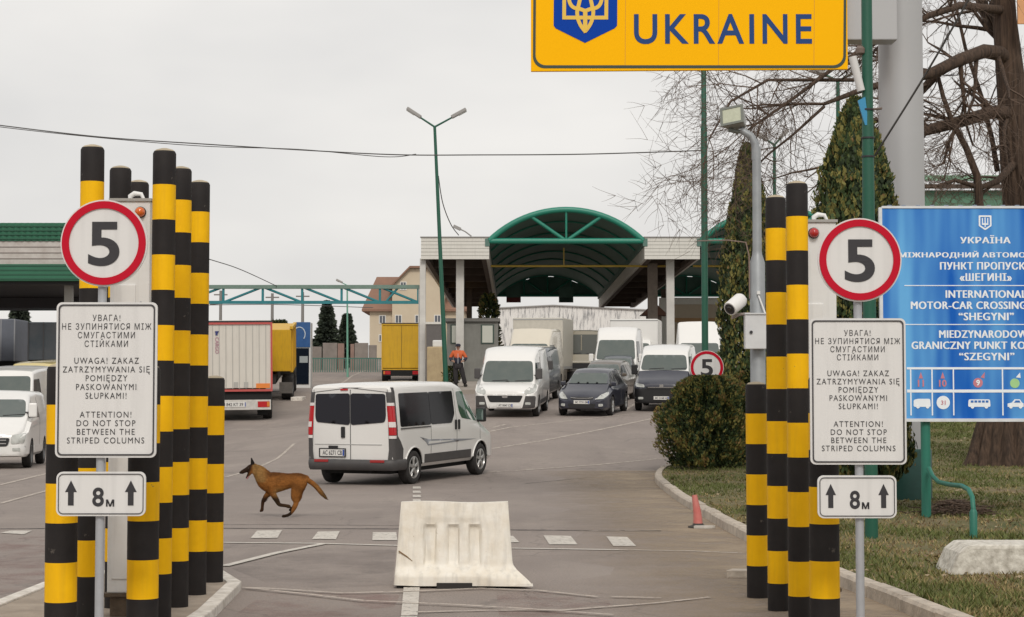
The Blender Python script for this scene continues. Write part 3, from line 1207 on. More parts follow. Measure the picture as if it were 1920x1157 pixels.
def stroke(mb_, pts, w, dy, th):
    """flat band along a 2-D polyline (pixels)"""
    L, Rr = [], []
    for i, p in enumerate(pts):
        p = Vector(p)
        a = Vector(pts[max(i - 1, 0)])
        b = Vector(pts[min(i + 1, len(pts) - 1)])
        d = (b - a).normalized()
        nn = Vector((-d.y, d.x)) * w / 2
        L.append(p + nn)
        Rr.append(p - nn)
    for i in range(len(pts) - 1):
        q = [L[i], L[i + 1], Rr[i + 1], Rr[i]]
        mb_.prism([SP(a.x, a.y, 0) for a in q], c0 + Vector((0, -dy, 0)), ux, uz, th)


def bez(p0, p1, p2, n=8):
    return [((1 - t) ** 2 * p0[0] + 2 * t * (1 - t) * p1[0] + t * t * p2[0], (1 - t) ** 2 * p0[1] + 2 * t * (1 - t) * p1[1] + t * t * p2[1]) for t in [i / n for i in range(n + 1)]]


mb = MB()
A = 1096.5
W_ = 7.0
for s in (-1, 1):
    e = 0.0007 * (s + 1)
    q = lambda pts: [(A + s * (x - A), y) for x, y in pts]
    stroke(mb, q([(1057, -46), (1057, 36.8)]), W_, 0.008 + e, 0.003)
    stroke(mb, q([(1053.5, 33.3), (1093, 33.3)]), W_, 0.0085 + e, 0.003)
    stroke(mb, q(bez((1081.5, 20), (1080, 42), (1097.5, 60))), W_, 0.009 + e, 0.003)
    stroke(mb, q(bez((1091.5, -20), (1084, 8), (1081.5, 22))), W_, 0.0095 + e, 0.003)
    stroke(mb, q(bez((1057, -46), (1067, -22), (1066, 0)) + bez((1066, 0), (1069, 17), (1085, 16.5))[1:] + [(1097, 21)]), W_, 0.010 + e, 0.003)
stroke(mb, [(A, -50), (A, -25)], 8, 0.0115, 0.003)
stroke(mb, bez((A, -50), (1089, -36), (1091.5, -20)), 6, 0.0118, 0.003)
stroke(mb, bez((A, -50), (1104, -36), (1101.5, -20)), 6, 0.0121, 0.003)
stroke(mb, [(A, 18), (A, 57)], 8, 0.0124, 0.003)
stroke(mb, [(A - 2, 56), (A, 62)], 5, 0.0127, 0.003)
mb.build('trident', mat('trident_gold', (0.78, 0.50, 0.06), 0.45), sh)
b = MB()
b0, b1 = SL(1040, 72), SL(1640, 10)
b.bx(b0.x, b1.x + 0.35, b0.y + 0.1, b0.y + 0.5, b0.z, b0.z + 1.5)
b.build('arm_beam', M_MONO, t, bevel=0.015)

# ------------------------------------------------------------------ blue crossing board
YB = 23.6
M_BLUE = mat('board_blue', (0.010, 0.115, 0.50), 0.65, var=0.7, vscale=1.0, col2=(0.20, 0.56, 0.90), spec=0.12)
nt = M_BLUE.node_tree
nz_ = [q for q in nt.nodes if q.type == 'TEX_NOISE'][0]
nz_.inputs['Scale'].default_value = 0.9
nz_.inputs['Detail'].default_value = 2
mp = nt.nodes.new('ShaderNodeMapping')
mp.inputs['Scale'].default_value = (2.9, 1, 0.30)
nt.links.new([q for q in nt.nodes if q.type == 'TEX_COORD'][0].outputs['Object'], mp.inputs['Vector'])
nt.links.new(mp.outputs[0], nz_.inputs['Vector'])
M_BW = mat('board_white', (0.86, 0.89, 0.92), 0.6, var=0.12, vscale=9, col2=(0.4, 0.55, 0.75))
M_BPINK = mat('board_pink', (0.62, 0.22, 0.27), 0.5, var=0.3)
M_BGRN = mat('board_green', (0.40, 0.68, 0.30), 0.5, var=0.3)
M_POSTG = mat('post_green', (0.018, 0.165, 0.115), 0.5, var=0.35, vscale=5, col2=(0.03, 0.12, 0.095), bump=0.1)
kb = YB / FPX
bl, bt_ = P(1652, 389, YB), P(1652, 788, YB)
gb = verge(X(1850, YB), YB)
t = thing('crossing_board', 'large faded blue information board with white lettering in three languages on green posts', 'information board', (X(1850, YB), YB, gb))
wB, z1B, z0B = 396 * kb, bl.z - gb, bt_.z - gb
bd = MB().bx(-wB / 2, wB / 2, 0, 0.05, z0B, z1B).build('board', M_BLUE, t)


def BX(px):
    return (px - 1850) * kb


def BZ(py):
    return z1B - (py - 389) * (z1B - z0B) / 399.0


mb = MB()
mb.bx(-wB / 2 - 0.01, -wB / 2 + 0.028, -0.012, 0.055, z0B - 0.0, z1B + 0.0)
mb.bx(wB / 2 - 0.028, wB / 2 + 0.01, -0.012, 0.055, z0B - 0.0, z1B + 0.0)
mb.bx(-wB / 2 + 0.028, wB / 2 - 0.028, -0.012, 0.055, z1B - 0.012, z1B + 0.018)
mb.bx(-wB / 2 + 0.028, wB / 2 - 0.028, -0.012, 0.055, z0B - 0.018, z0B + 0.022)
mb.build('frame', mat('board_frame', (0.70, 0.72, 0.74), 0.5, var=0.3), t)
mb = MB()
for i in range(15):
    xx = -wB / 2 + 0.1 + i * 0.18
    mb.bx(xx, xx + 0.05, -0.014, 0.02, z1B + 0.018, z1B + 0.03)
mb.build('lacing', mat('lacing', (0.25, 0.3, 0.4), 0.6), t)
for s, py, h, wpx, in (('УКРАЇНА', 449, 15, 95), ('МІЖНАРОДНИЙ АВТОМОБІЛЬНИЙ', 478, 14, 325), ('ПУНКТ ПРОПУСКУ', 499, 14, 172), ('«ШЕГИНІ»', 520, 14, 98),
                       ('INTERNATIONAL', 552, 14, 152), ('MOTOR-CAR CROSSING POINT', 573, 14, 283), ('“SHEGYNI”', 594, 14, 104),
                       ('MIEDZYNARODOWY', 627, 14, 178), ('GRANICZNY PUNKT KONTROLI', 648, 14, 282), ('“SZEGYNI”', 669, 14, 104)):
    lettering('lettering', s, M_BW, bd, (0, -0.003, BZ(py)), height=h * kb * 1.02, width=wpx * kb - 0.01, bold=0.0, heavy=0.005, spacing=1.1)
mb = MB()
for py, w in ((536, 1.6), (609, 1.6), (691, 4), (733.5, 5.5)):
    mb.bx(BX(1697 if w < 2 else 1700), BX(2040), -0.004, 0.0, BZ(py + w / 2), BZ(py - w / 2))
mb2 = MB()
for px in (1707, 1747, 1787, 1879, 1950):
    for a, b_ in ((693, 730.7), (736.3, 779)):
        mb2.bx(BX(px - 1.2), BX(px + 1.2), -0.004, 0.0, BZ(b_), BZ(a))
mb.build('divider', M_BW, bd)
mb2.build('cell_line', M_BW, bd)
lettering('lane_number', '11', M_BPINK, bd, (BX(1726), -0.004, BZ(719)), height=13 * kb, bold=0.03)
lettering('lane_number', '10', M_BPINK, bd, (BX(1767), -0.004, BZ(719)), height=13 * kb, bold=0.03)
mb = MB()
for px in (1726, 1767):
    mb.prism([(BX(px - 4), BZ(710)), (BX(px + 4), BZ(710)), (BX(px), BZ(698))], (0, -0.001, 0), (1, 0, 0), (0, 0, 1), 0.002)
mb.prism([(BX(1838), BZ(708)), (BX(1846), BZ(698)), (BX(1845), BZ(710))], (0, -0.001, 0), (1, 0, 0), (0, 0, 1), 0.002)
mb.prism(circle(BX(1833), BZ(718), 9 * kb, 24), (0, -0.001, 0), (1, 0, 0), (0, 0, 1), 0.002)
mb.build('arrow', M_BPINK, bd)
lettering('lane_number', '9', M_BW, bd, (BX(1833), -0.006, BZ(718)), height=11 * kb, bold=0.03)
mb = MB()
mb.prism(circle(BX(1902), BZ(719), 9 * kb, 24), (0, -0.001, 0), (1, 0, 0), (0, 0, 1), 0.002)
mb.build('green_disc', M_BGRN, bd)
for poly in ([(BX(1904), BZ(708)), (BX(1912), BZ(699)), (BX(1913), BZ(709))],
             rpoly([(BX(1712), BZ(750)), (BX(1720), BZ(748)), (BX(1743), BZ(748)), (BX(1744), BZ(763)), (BX(1712), BZ(763))], 0.02),
             rpoly([(BX(1815), BZ(749)), (BX(1855), BZ(749)), (BX(1856), BZ(763)), (BX(1814), BZ(763))], 0.02),
             [(BX(1888), BZ(763)), (BX(1888), BZ(757)), (BX(1896), BZ(755)), (BX(1901), BZ(749)), (BX(1911), BZ(749)), (BX(1915), BZ(755)), (BX(1918), BZ(757)), (BX(1918), BZ(763))],
             circle(BX(1767.5), BZ(755), 12.5 * kb, 28)):
    MB().prism(poly, (0, -0.001, 0), (1, 0, 0), (0, 0, 1), 0.002).build('pictogram', M_BW, bd)
for px in (1720, 1738, 1822, 1848, 1894, 1912):
    MB().prism(circle(BX(px), BZ(763), 3.2 * kb, 12), (0, -0.0035, 0), (1, 0, 0), (0, 0, 1), 0.002).build('pictogram_wheel', M_BW, bd)
mb = MB()
for px in (1819, 1826, 1833, 1840, 1847):
    mb.bx(BX(px), BX(px + 5), -0.006, -0.004, BZ(755), BZ(751))
mb.prism([(BX(1900), BZ(755)), (BX(1903), BZ(751)), (BX(1910), BZ(751)), (BX(1912), BZ(755))], (0, -0.0045, 0), (1, 0, 0), (0, 0, 1), 0.002)
mb.build('pictogram_window', mat('picto_blue', (0.02, 0.15, 0.5), 0.5), bd)
lettering('pictogram_letters', '31', M_BPINK, bd, (BX(1767.5), -0.006, BZ(755)), height=8 * kb, bold=0.02)
mb = MB()
for q in (rpoly([(1838, 404), (1862, 404), (1862, 424), (1850, 432), (1838, 424)], 1.5),):
    inn = rpoly([(1841, 407), (1859, 407), (1859, 422.5), (1850, 428.5), (1841, 422.5)], 1.0)
    mb.strip([(BX(a), BZ(b_)) for a, b_ in q], [(BX(a), BZ(b_)) for a, b_ in inn], (0, -0.001, 0), (1, 0, 0), (0, 0, 1), 0.003)
for a, b_, c_, d_ in ((1844, 409, 1846, 422), (1849, 408, 1851, 426), (1854, 409, 1856, 422), (1846, 419, 1849, 422), (1851, 419, 1854, 422)):
    mb.bx(BX(a), BX(c_), -0.004, 0, BZ(d_), BZ(b_))
mb.build('emblem', M_BW, bd)
for px in (1737, 1963):
    xx = BX(px)
    MB().tube([(xx, 0.1, -0.15), (xx, 0.1, z1B - 0.1)], 0.062, 14).build('post', M_POSTG, t, smooth=50)
    br = MB()
    org = Vector((X(1850, YB), YB, gb))
    dx = xx - BX(1737)
    bpts = [(1742, 878, 23.55), (1749, 893, 23.3), (1760, 904, 22.8), (1782, 909, 21.8), (1803, 911, 21.0), (1816, 918, 20.6), (1823, 932, 20.45), (1825, 955, 20.4), (1825, 985, 20.4)]
    pq = [P(*q_) - org + Vector((dx, 0, 0)) for q_ in bpts]
    foot = pq[-1].copy()
    foot.z = verge(foot.x + org.x, 20.4) - gb - 0.1
    br.tube(pq + [foot], 0.027, 12)
    br.tube([pq[-2], pq[-2] - Vector((0, 0, 0.03)), foot], [0.028, 0.043, 0.043], 12)
    br.build('brace', M_POSTG, t, smooth=50)
# ------------------------------------------------------------------ plastic water barrier
M_BARR = mat('barrier_plastic', (0.82, 0.79, 0.72), 0.55, var=0.5, vscale=5, col2=(0.60, 0.51, 0.37), streak=0.35, bump=0.22, bscale=14, chips=((0.30, 0.22, 0.13), 0.655, 6, 0.75))
YW = 16.55
gW = G(855, 1100)
t = thing('water_barrier', 'dirty white plastic water filled road barrier with a torn lower right corner', 'road barrier', (X(853, YW), YW, 0))
NX, NZ = 64, 30
HB = 0.742


def bar_pt(u, v, side):
    """u 0..1 across, v 0..1 up; side -1 front, +1 back"""
    z = HB * v
    wv = 0.525 - 0.055 * v
    x = -wv + 2 * wv * u
    dp = 0.20 if z < 0.085 else 0.20 - (0.20 - 0.135) * sm(0.085, 0.17, z)
    dp = dp if z < 0.17 else 0.135 - (0.135 - 0.055) * (z - 0.17) / (HB - 0.17)
    # upright grooves
    for c in (-0.212, -0.01, 0.178):
        g = (1 - sm(0.042, 0.058, abs(x - c))) * sm(0.165, 0.185, z) * (1 - sm(0.515, 0.535, z))
        dp -= 0.035 * g
    g = (sm(-0.275, -0.262, x) * (1 - sm(0.232, 0.245, x))) * sm(0.15, 0.17, z) * (1 - sm(0.57, 0.60, z))
    dp -= 0.010 * g
    # side rounding and the dented, torn corner
    e = min(u, 1 - u)
    dp *= 0.86 + 0.14 * sm(0, 0.025, e)
    y = side * dp
    if side < 0:
        tear = sm(0.2, 0.62, x) * (1 - sm(0.03, 0.20, z))
        x += 0.19 * tear * sm(0.38, 0.53, x)
        y -= 0.05 * tear
        z -= 0.035 * tear * (z > 0.03)
        if x < -0.3:
            z += 0.02 * sm(-0.3, -0.5, x) * (1 - sm(0.0, 0.3, z)) * 0.3
    z += 0.006 * sin(u * 7) * sm(0.8, 1, v)
    return Vector((x, y, z + 0.022 * (1 - v)))


vs = []
for j in range(2 * NZ + 2):
    side = -1 if j <= NZ else 1
    v = j / NZ if j <= NZ else (2 * NZ + 1 - j) / NZ
    for i in range(NX + 1):
        vs.append(bar_pt(i / NX, v, side))
n1 = NX + 1
fs = [(j * n1 + i, j * n1 + i + 1, (j + 1) * n1 + i + 1, (j + 1) * n1 + i) for j in range(2 * NZ + 1) for i in range(NX)]
fs += [((2 * NZ + 1) * n1 + i, (2 * NZ + 1) * n1 + i + 1, i + 1, i) for i in range(NX)]
fs.append(tuple(j * n1 for j in range(2 * NZ + 2)))
fs.append(tuple(j * n1 + NX for j in range(2 * NZ + 1, -1, -1)))
MB().add(vs, fs).build('shell', M_BARR, t, smooth=50)
MB().bx(-0.15, 0.16, -0.215, -0.17, -0.002, 0.05).build('forklift_slot', mat('slot_dark', (0.03, 0.027, 0.025), 0.9), t)
for xx in (-0.47, 0.36):
    MB().bx(xx - 0.03, xx + 0.03, -0.17, 0.17, -0.005, 0.06).build('rubber_foot', M_DARK, t, bevel=0.008)
MB().prism([(-0.505, 0.325), (-0.43, 0.275), (-0.385, 0.235), (-0.388, 0.23), (-0.435, 0.266), (-0.508, 0.314)], (0.02, -0.118, 0), (1, 0, 0), (0, 0, 1), 0.012).build('scratch', mat('scratch_brown', (0.22, 0.14, 0.07), 0.8), t)

# ------------------------------------------------------------------ broken red post by the kerb
p = G(1309, 990)
t = thing('delineator_post', 'faded red plastic post leaning at the kerb beside the grass', 'post', p)
MB().tube([(0, 0, 0.03), (-0.01, 0, 0.2), (-0.045, 0.01, 0.42)], [0.062, 0.052, 0.034], 12).build('red_post', mat('faded_red', (0.50, 0.13, 0.11), 0.6, var=0.4, col2=(0.55, 0.3, 0.26)), t, smooth=50)
MB().lathe([(0.13, 0.0), (0.13, 0.022), (0.075, 0.04), (0.065, 0.06)], 14, Matrix.Scale(1, 4)).build('rubber_base', mat('base_rubber', (0.05, 0.045, 0.04), 0.85), t, smooth=40)
b = MB()
b.prism(rpoly([(-0.13, -0.06), (0.12, -0.05), (0.17, 0.02), (0.08, 0.07), (-0.1, 0.05)], 0.03), (p.x + 0.05, p.y - 0.14, 0.004), (1, 0, 0), (0, 1, 0), 0.035)
tag(b.build('concrete_shard', mat('shard', (0.55, 0.52, 0.47), 0.9, var=0.5), bevel=0.01), 'flat pale broken concrete piece at the foot of the red post', 'rubble')
b = MB()
q = G(1385, 1082)
for i in range(3):
    b.prism(rpoly([(-0.13, -0.1), (0.1, -0.12), (0.14, 0.06), (-0.05, 0.1)], 0.03), (q.x, q.y, 0.0), (1, 0, 0), (0, 1, 0), 0.07)
    break
tag(b.build('loose_stone', M_KERB, bevel=0.02), 'loose flat kerb stone piece lying before the short right column', 'stone')

# ------------------------------------------------------------------ concrete block on the grass
M_CONC = mat('speckled_concrete', (0.70, 0.67, 0.60), 0.9, var=0.9, vscale=14, col2=(0.34, 0.31, 0.26), bump=0.7, bscale=16)
yc = 16.9
x0, x1 = X(1758, yc), X(1790, yc)
zc = verge(x0, yc)
pr = [(0, 0), (1.6, 0), (1.6, 0.29), (0.19, 0.29), (0.1, 0.22)]
b = MB().prism(pr, (x0, yc + 0.3, zc - 0.03), (1, 0, 0), (0, 0, 1), 0.62)
tag(b.build('concrete_block', M_CONC, bevel=0.035), 'pale speckled concrete block with a slanted end lying on the grass below the blue board', 'concrete block')

# ------------------------------------------------------------------ camera pole with floodlight, cabinet and bullet camera
YC = 16.6
xb = X(1421, YC)
t = thing('camera_pole', 'grey camera pole with floodlight, white cabinet and white bullet camera behind the right columns', 'camera pole', (xb, YC, 0))
kc = YC / FPX


def CP(px, py, dy=0.0):
    p = P(px, py, YC)
    return Vector((p.x - xb, dy, p.z))


b = MB()
b.lathe([(0.068, -0.1), (0.068, CP(0, 493).z), (0.045, CP(0, 478).z), (0.041, CP(0, 470).z), (0.038, CP(0, 275).z)], 20)
b.build('post', mat('pole_grey', (0.34, 0.36, 0.375), 0.45, metal=0.3, var=0.4, vscale=4), t, smooth=40)
b = MB()
b.tube([CP(1417, 300), CP(1416, 270), CP(1408, 255), CP(1388, 243)], [0.036, 0.036, 0.034, 0.03], 12)
b.build('arm', MATS['pole_grey'], t, smooth=50)
Mf = Matrix.Translation(CP(1375, 222, -0.03)) @ Matrix.Rotation(R(-24), 4, 'Z') @ Matrix.Rotation(R(-8), 4, 'Y') @ Matrix.Rotation(R(-18), 4, 'X')


def boxM(mb_, M, x0, x1, y0, y1, z0, z1, tp=1.0):
    vs = []
    for x in (x0, x1):
        for y in (y0, y1):
            for z in (z0, z1):
                f = tp if y == y1 else 1
                vs.append(M @ Vector((x * f, y, z * f)))
    mb_.add(vs, [(0, 1, 3, 2), (4, 6, 7, 5), (0, 4, 5, 1), (2, 3, 7, 6), (0, 2, 6, 4), (1, 5, 7, 3)])
    return mb_


fl = boxM(MB(), Mf, -0.105, 0.105, -0.05, 0.12, -0.085, 0.085, 0.72).build('floodlight', mat('lamp_housing', (0.33, 0.33, 0.32), 0.5, var=0.3), t, bevel=0.012)
b = MB()
boxM(b, Mf, -0.108, 0.108, -0.058, -0.048, -0.09, -0.068)
boxM(b, Mf, -0.108, 0.108, -0.058, -0.048, 0.068, 0.09)
boxM(b, Mf, -0.108, -0.085, -0.058, -0.048, -0.068, 0.068)
boxM(b, Mf, 0.085, 0.108, -0.058, -0.048, -0.068, 0.068)
b.build('lamp_rim', mat('rim_dark', (0.16, 0.17, 0.15), 0.5), fl)
boxM(MB(), Mf, -0.085, 0.085, -0.053, -0.0505, -0.068, 0.068).build('lamp_glass', mat('lamp_glass', (0.50, 0.52, 0.40), 0.2, var=0.5, vscale=20, col2=(0.36, 0.38, 0.28)), fl)
b = MB()
b.tube([CP(1366, 243), CP(1381, 247), CP(1402, 246)], 0.02, 8)
b.build('lamp_bracket', MATS['rim_dark'], t, smooth=50)
c0_, c1_ = CP(1393, 590), CP(1440, 655)
cab = MB().bx(c0_.x, c1_.x, -0.16, 0.04 - 0.09, c1_.z, c0_.z).build('cabinet', mat('cabinet_grey', (0.62, 0.63, 0.64), 0.45, var=0.2), t, bevel=0.006)
MB().bx(c0_.x - 0.004, c1_.x + 0.004, -0.172, -0.045, c0_.z - 0.004, c0_.z + 0.008).build('cabinet_lid', MATS['cabinet_grey'], cab)
lk = CP(1404, 624)
MB().lathe([(0.014, 0), (0.014, 0.012)], 12, Matrix.Translation((lk.x, -0.16, lk.z)) @ Matrix.Rotation(R(90), 4, 'X')).build('lock', M_SIGNK, cab)
ca, cb = CP(1365, 581, -0.14), CP(1391, 560, -0.02)
d = (cb - ca).normalized()
cam_ = MB().tube([ca, ca + d * 0.01, cb - d * 0.03, cb - d * 0.008, cb], [0.062, 0.066, 0.066, 0.055, 0.02], 20).build('security_camera', mat('camera_white', (0.74, 0.73, 0.71), 0.4), t, smooth=40)
MB().tube([ca - d * 0.004, ca + d * 0.002], [0.05, 0.05], 20).build('lens_face', M_SIGNK, cam_, smooth=40)
MB().tube([ca - d * 0.012, ca - d * 0.002], [0.022, 0.03], 14).build('lens', mat('lens_glass', (0.03, 0.025, 0.02), 0.08), cam_, smooth=40)
b = MB()
e = CP(1373, 596, -0.06)
b.tube([ca * 0.45 + cb * 0.55 + Vector((0, 0, -0.06)), e, CP(1385, 590, -0.03), CP(1410, 588, 0)], [0.016, 0.018, 0.016, 0.014], 8)
b.build('camera_bracket', mat('bracket_brown', (0.30, 0.25, 0.22), 0.6), t, smooth=50)
b = MB()
b.tube([CP(1420, 555, -0.08), CP(1426, 572, -0.09), CP(1433, 590, -0.08)], 0.008, 6)
b.lathe([(0.016, 0), (0.016, 0.03)], 10, Matrix.Translation(CP(1420, 553, -0.08)))
b.build('cable', mat('white_plastic', (0.75, 0.75, 0.74), 0.4), t, smooth=50)
b = MB()
b.tube([CP(1405, 560, -0.02), CP(1404, 480, -0.02), CP(1398, 455, -0.02), CP(1370, 447, 0.2), CP(1340, 425, 1.5)], 0.006, 6)
b.build('wire', mat('wire_brown', (0.22, 0.15, 0.12), 0.6), t, smooth=50)

# ------------------------------------------------------------------ green poles
M_PGRN = mat('pole_green', (0.008, 0.092, 0.055), 0.5, var=0.4, vscale=3, col2=(0.025, 0.09, 0.06), bump=0.08)
yp = 41.2
xp = X(1322, yp)
gp = verge(xp, yp)
t = thing('green_pole', 'tall thin green pole behind the round bush carrying a small speed limit plate', 'pole', (xp, yp, gp))
MB().lathe([(0.075, -0.1), (0.072, P(0, 240, yp).z - gp), (0.06, P(0, 235, yp).z - gp), (0.055, 10.2), (0.03, 10.25)], 14).build('post', M_PGRN, t, smooth=50)
q = P(1324.5, 689, yp)
disc_plate(t, q.x - xp, q.z - gp, 31.5 / FPX * yp, y=-0.09)

yq = 20.6
xq = X(1631, yq)
gq = verge(xq, yq)
t = thing('green_pole', 'thick green pole between the right speed sign and the blue board', 'pole', (xq, yq, gq))
MB().lathe([(0.073, -0.1), (0.072, 3.2), (0.062, P(0, 190, yq).z - gq), (0.058, 7.2), (0.03, 7.22)], 18).build('post', M_PGRN, t, smooth=50)
for py in (259, 294, 206):
    z = P(0, py, yq).z - gq
    MB().lathe([(0.068, z - 0.01), (0.076, z - 0.008), (0.076, z + 0.008), (0.068, z + 0.01)], 16).build('band', M_SIGNK, t, smooth=30)
b = MB()
qa, qb = P(1612, 190, yq), P(1622, 236, yq)
b.prism([(qa.x - xq - 0.03, qa.z - gq), (qa.x - xq + 0.05, qa.z - gq + 0.04), (qb.x - xq + 0.03, qb.z - gq), (qb.x - xq - 0.01, qb.z - gq)], (0, -0.02, 0), (1, 0, 0), (0, 0, 1), 0.04)
b.build('blue_bracket', mat('bracket_blue', (0.03, 0.25, 0.45), 0.5), t)
b = MB()
qa, qb = P(1597, 108, yq), P(1613, 172, yq)
b.tube([(qa.x - xq, -0.05, qa.z - gq), (qb.x - xq, -0.05, qb.z - gq)], 0.045, 12)
b.build('white_tube_lamp', mat('tube_white', (0.62, 0.61, 0.6), 0.4), t, smooth=40)
qa = P(1612, 96, yq)
b = MB()
b.lathe([(0.02, -0.05), (0.05, -0.03), (0.055, 0.02), (0.03, 0.05)], 12, Matrix.Translation((qa.x - xq, -0.03, qa.z - gq)))
b.tube([(qa.x - xq, -0.03, qa.z - gq), (0, 0, qa.z - gq - 0.02)], 0.014, 6)
qb = P(1650, 206, yq)
b.tube([(0, 0, qb.z - gq), (qb.x - xq, -0.1, qb.z - gq)], 0.014, 6)
b.build('fitting', mat('fitting_brown', (0.16, 0.12, 0.10), 0.6), t, smooth=40)


def lamp_post(label, base, top, arms, r0=0.085, r1=0.045, m=None, hl=0.6, grp='double street lamps'):
    m = m or M_PGRN
    t = thing('street_lamp', label, 'street lamp', base, 0, grp)
    tp = Vector(top) - Vector(base)
    MB().tube([(0, 0, -0.15), tp * 0.5, tp], [r0, (r0 + r1) / 2, r1], 12).build('post', m, t, smooth=50)
    for (ax, az) in arms:
        e = tp + Vector((ax, 0, az))
        MB().tube([tp, tp + Vector((ax, 0, az)) * 0.98], [r1 * 0.7, r1 * 0.6], 8).build('arm', m, t, smooth=50)
        d = Vector((ax, 0, az)).normalized()
        s = d.cross(Vector((0, 1, 0)))
        M = Matrix((d, Vector((0, 1, 0)), -s if s.z < 0 else s)).transposed().to_4x4()
        M = Matrix.Translation(e) @ M
        hd = boxM(MB(), M, -0.08, hl, -0.15, 0.15, -0.05, 0.09, 0.9).build('lamp_head', mat('lamp_head_grey', (0.30, 0.29, 0.28), 0.5), t, bevel=0.03)
        boxM(MB(), M, hl * 0.36, hl - 0.03, -0.11, 0.11, -0.07, -0.045).build('lamp_lens', mat('lens_pale', (0.62, 0.62, 0.6), 0.3), hd)
    return t


ym = 76.6
bs = P(837, 715, ym)
bs.z = gz(bs.x, ym) + 0.18
tp_ = P(815, 238, ym)
a1, a2 = P(786, 219, ym), P(850, 219, ym)
lamp_post('tall leaning green double street lamp beside the person in the orange jacket', bs, tp_, [(a1.x - tp_.x, a1.z - tp_.z), (a2.x - tp_.x, a2.z - tp_.z)], 0.105, 0.06, hl=0.62)
yl = 62
bs = Vector((X(1452, yl), yl, gz(X(1452, yl), yl)))
tp_ = P(1452, 272, yl)
lamp_post('green double street lamp behind the left tall thuja, partly behind bare twigs', bs, tp_, [(-0.3, 0.2), (0.25, 0.28)], 0.08, 0.05, hl=0.3)
yl = 55
bs = Vector((X(1571, yl), yl, gz(X(1571, yl), yl)))
tp_ = P(1571, 152, yl)
lamp_post('green street lamp post showing only its top above the big right thuja', bs, tp_, [(-0.5, 0.25), (0.5, 0.25)], 0.09, 0.055, hl=0.4)
for px, py, yl, lab in ((640, 528, 128, 'thin far lamp post with its head above the blue green gantry, by the spruces'),):
    bs = Vector((X(652, yl), yl, gz(X(652, yl), yl)))
    lamp_post(lab, bs, P(651, 535, yl), [(-0.4, 0.2)], 0.08, 0.05, mat('pole_mint', (0.15, 0.36, 0.27), 0.5), 0.4, 'far lamp posts')
for px, pt in ((413, 545), (510, 550), (567, 548)):
    yl = 138
    x = X(px, yl)
    z = gz(x, yl)
    t = thing('utility_pole', {413: 'far thin utility pole with a crossarm above the white semi-trailer', 510: 'far utility pole right above the edge of the white semi-trailer', 567: 'far dark utility pole rising above the blue truck'}[px], 'utility pole', (x, yl, z), 0, 'far utility poles')
    h = P(px, pt, yl).z - z
    MB().tube([(0, 0, 0), (0, 0, h)], [0.14, 0.10], 8).build('pole', mat('pole_concrete', (0.22, 0.21, 0.2), 0.8), t, smooth=50)
    b = MB()
    if px == 413:
        b.tube([(-0.8, 0, h - 1.0), (0.6, 0, h - 0.9)], 0.06, 6)
    b.tube([(-0.5, 0, h - 0.3), (0.5, 0, h - 0.3)], 0.05, 6)
    b.build('crossarm', MATS['pole_concrete'], t)

# ------------------------------------------------------------------ overhead cables
M_CBL = mat('cable_black', (0.06, 0.057, 0.055), 0.6)


def cable(pts, r, label):
    # smooth curve through points
    out = []
    n = len(pts)
    for i in range(n - 1):
        p0, p1, p2, p3 = pts[max(i - 1, 0)], pts[i], pts[i + 1], pts[min(i + 2, n - 1)]
        for k in range(10):
            t = k / 10
            out.append(0.5 * ((2 * p1) + (p2 - p0) * t + (2 * p0 - 5 * p1 + 4 * p2 - p3) * t * t + (3 * p1 - p0 - 3 * p2 + p3) * t ** 3))
    out.append(pts[-1])
    tag(MB().tube(out, r, 6).build('overhead_cable', M_CBL, smooth=60), label, 'cable')


cable([P(-200, 208, 43), P(0, 235, 43), P(190, 257, 43), P(380, 270, 43), P(560, 281, 42.5), P(740, 290, 42), P(900, 290.5, 42), P(1100, 289, 41.6), P(1322, 282, 41.2)], 0.013, 'long thin black overhead cable sagging across the pale sky to the thin green pole')
cable([P(-200, 210, 43.3), P(0, 238, 43.3), P(190, 258.5, 43.3), P(380, 274, 43), P(560, 280, 42.8), P(720, 294, 42.3), P(780, 289, 42)], 0.009, 'second thinner cable twisted beside the long cable over the left half of the sky')
cable([P(1640, 292, 20.6), P(1735, 140, 20.0), P(1822, -12, 19.5), P(1900, -160, 19.0)], 0.012, 'thick black cable slanting up steeply across the grey mast')
cable([P(148, 421, 73), P(270, 449, 80), P(392, 486, 88), P(450, 505, 93), P(520, 537, 99)], 0.022, 'short thin wire slanting down to the blue green gantry behind the left columns')
cable([P(822, 330, 76.6), P(830, 380, 77.5), P(845, 420, 80), P(860, 441, 84)], 0.02, 'thin wire hanging from the leaning street lamp to the flat canopy roof')
cable([P(392, 572, 138), P(520, 571, 138), P(700, 577, 138)], 0.025, 'far thin wire strung level behind the gantry between utility poles')
# ------------------------------------------------------------------ vehicles
def car_paint(name, col, rough=0.28, dirt=0.12, metal=0.0):
    return mat(name, col, rough, metal=metal, var=dirt, vscale=1.6, col2=tuple(c * 0.55 + 0.08 for c in col), coat=0.6)


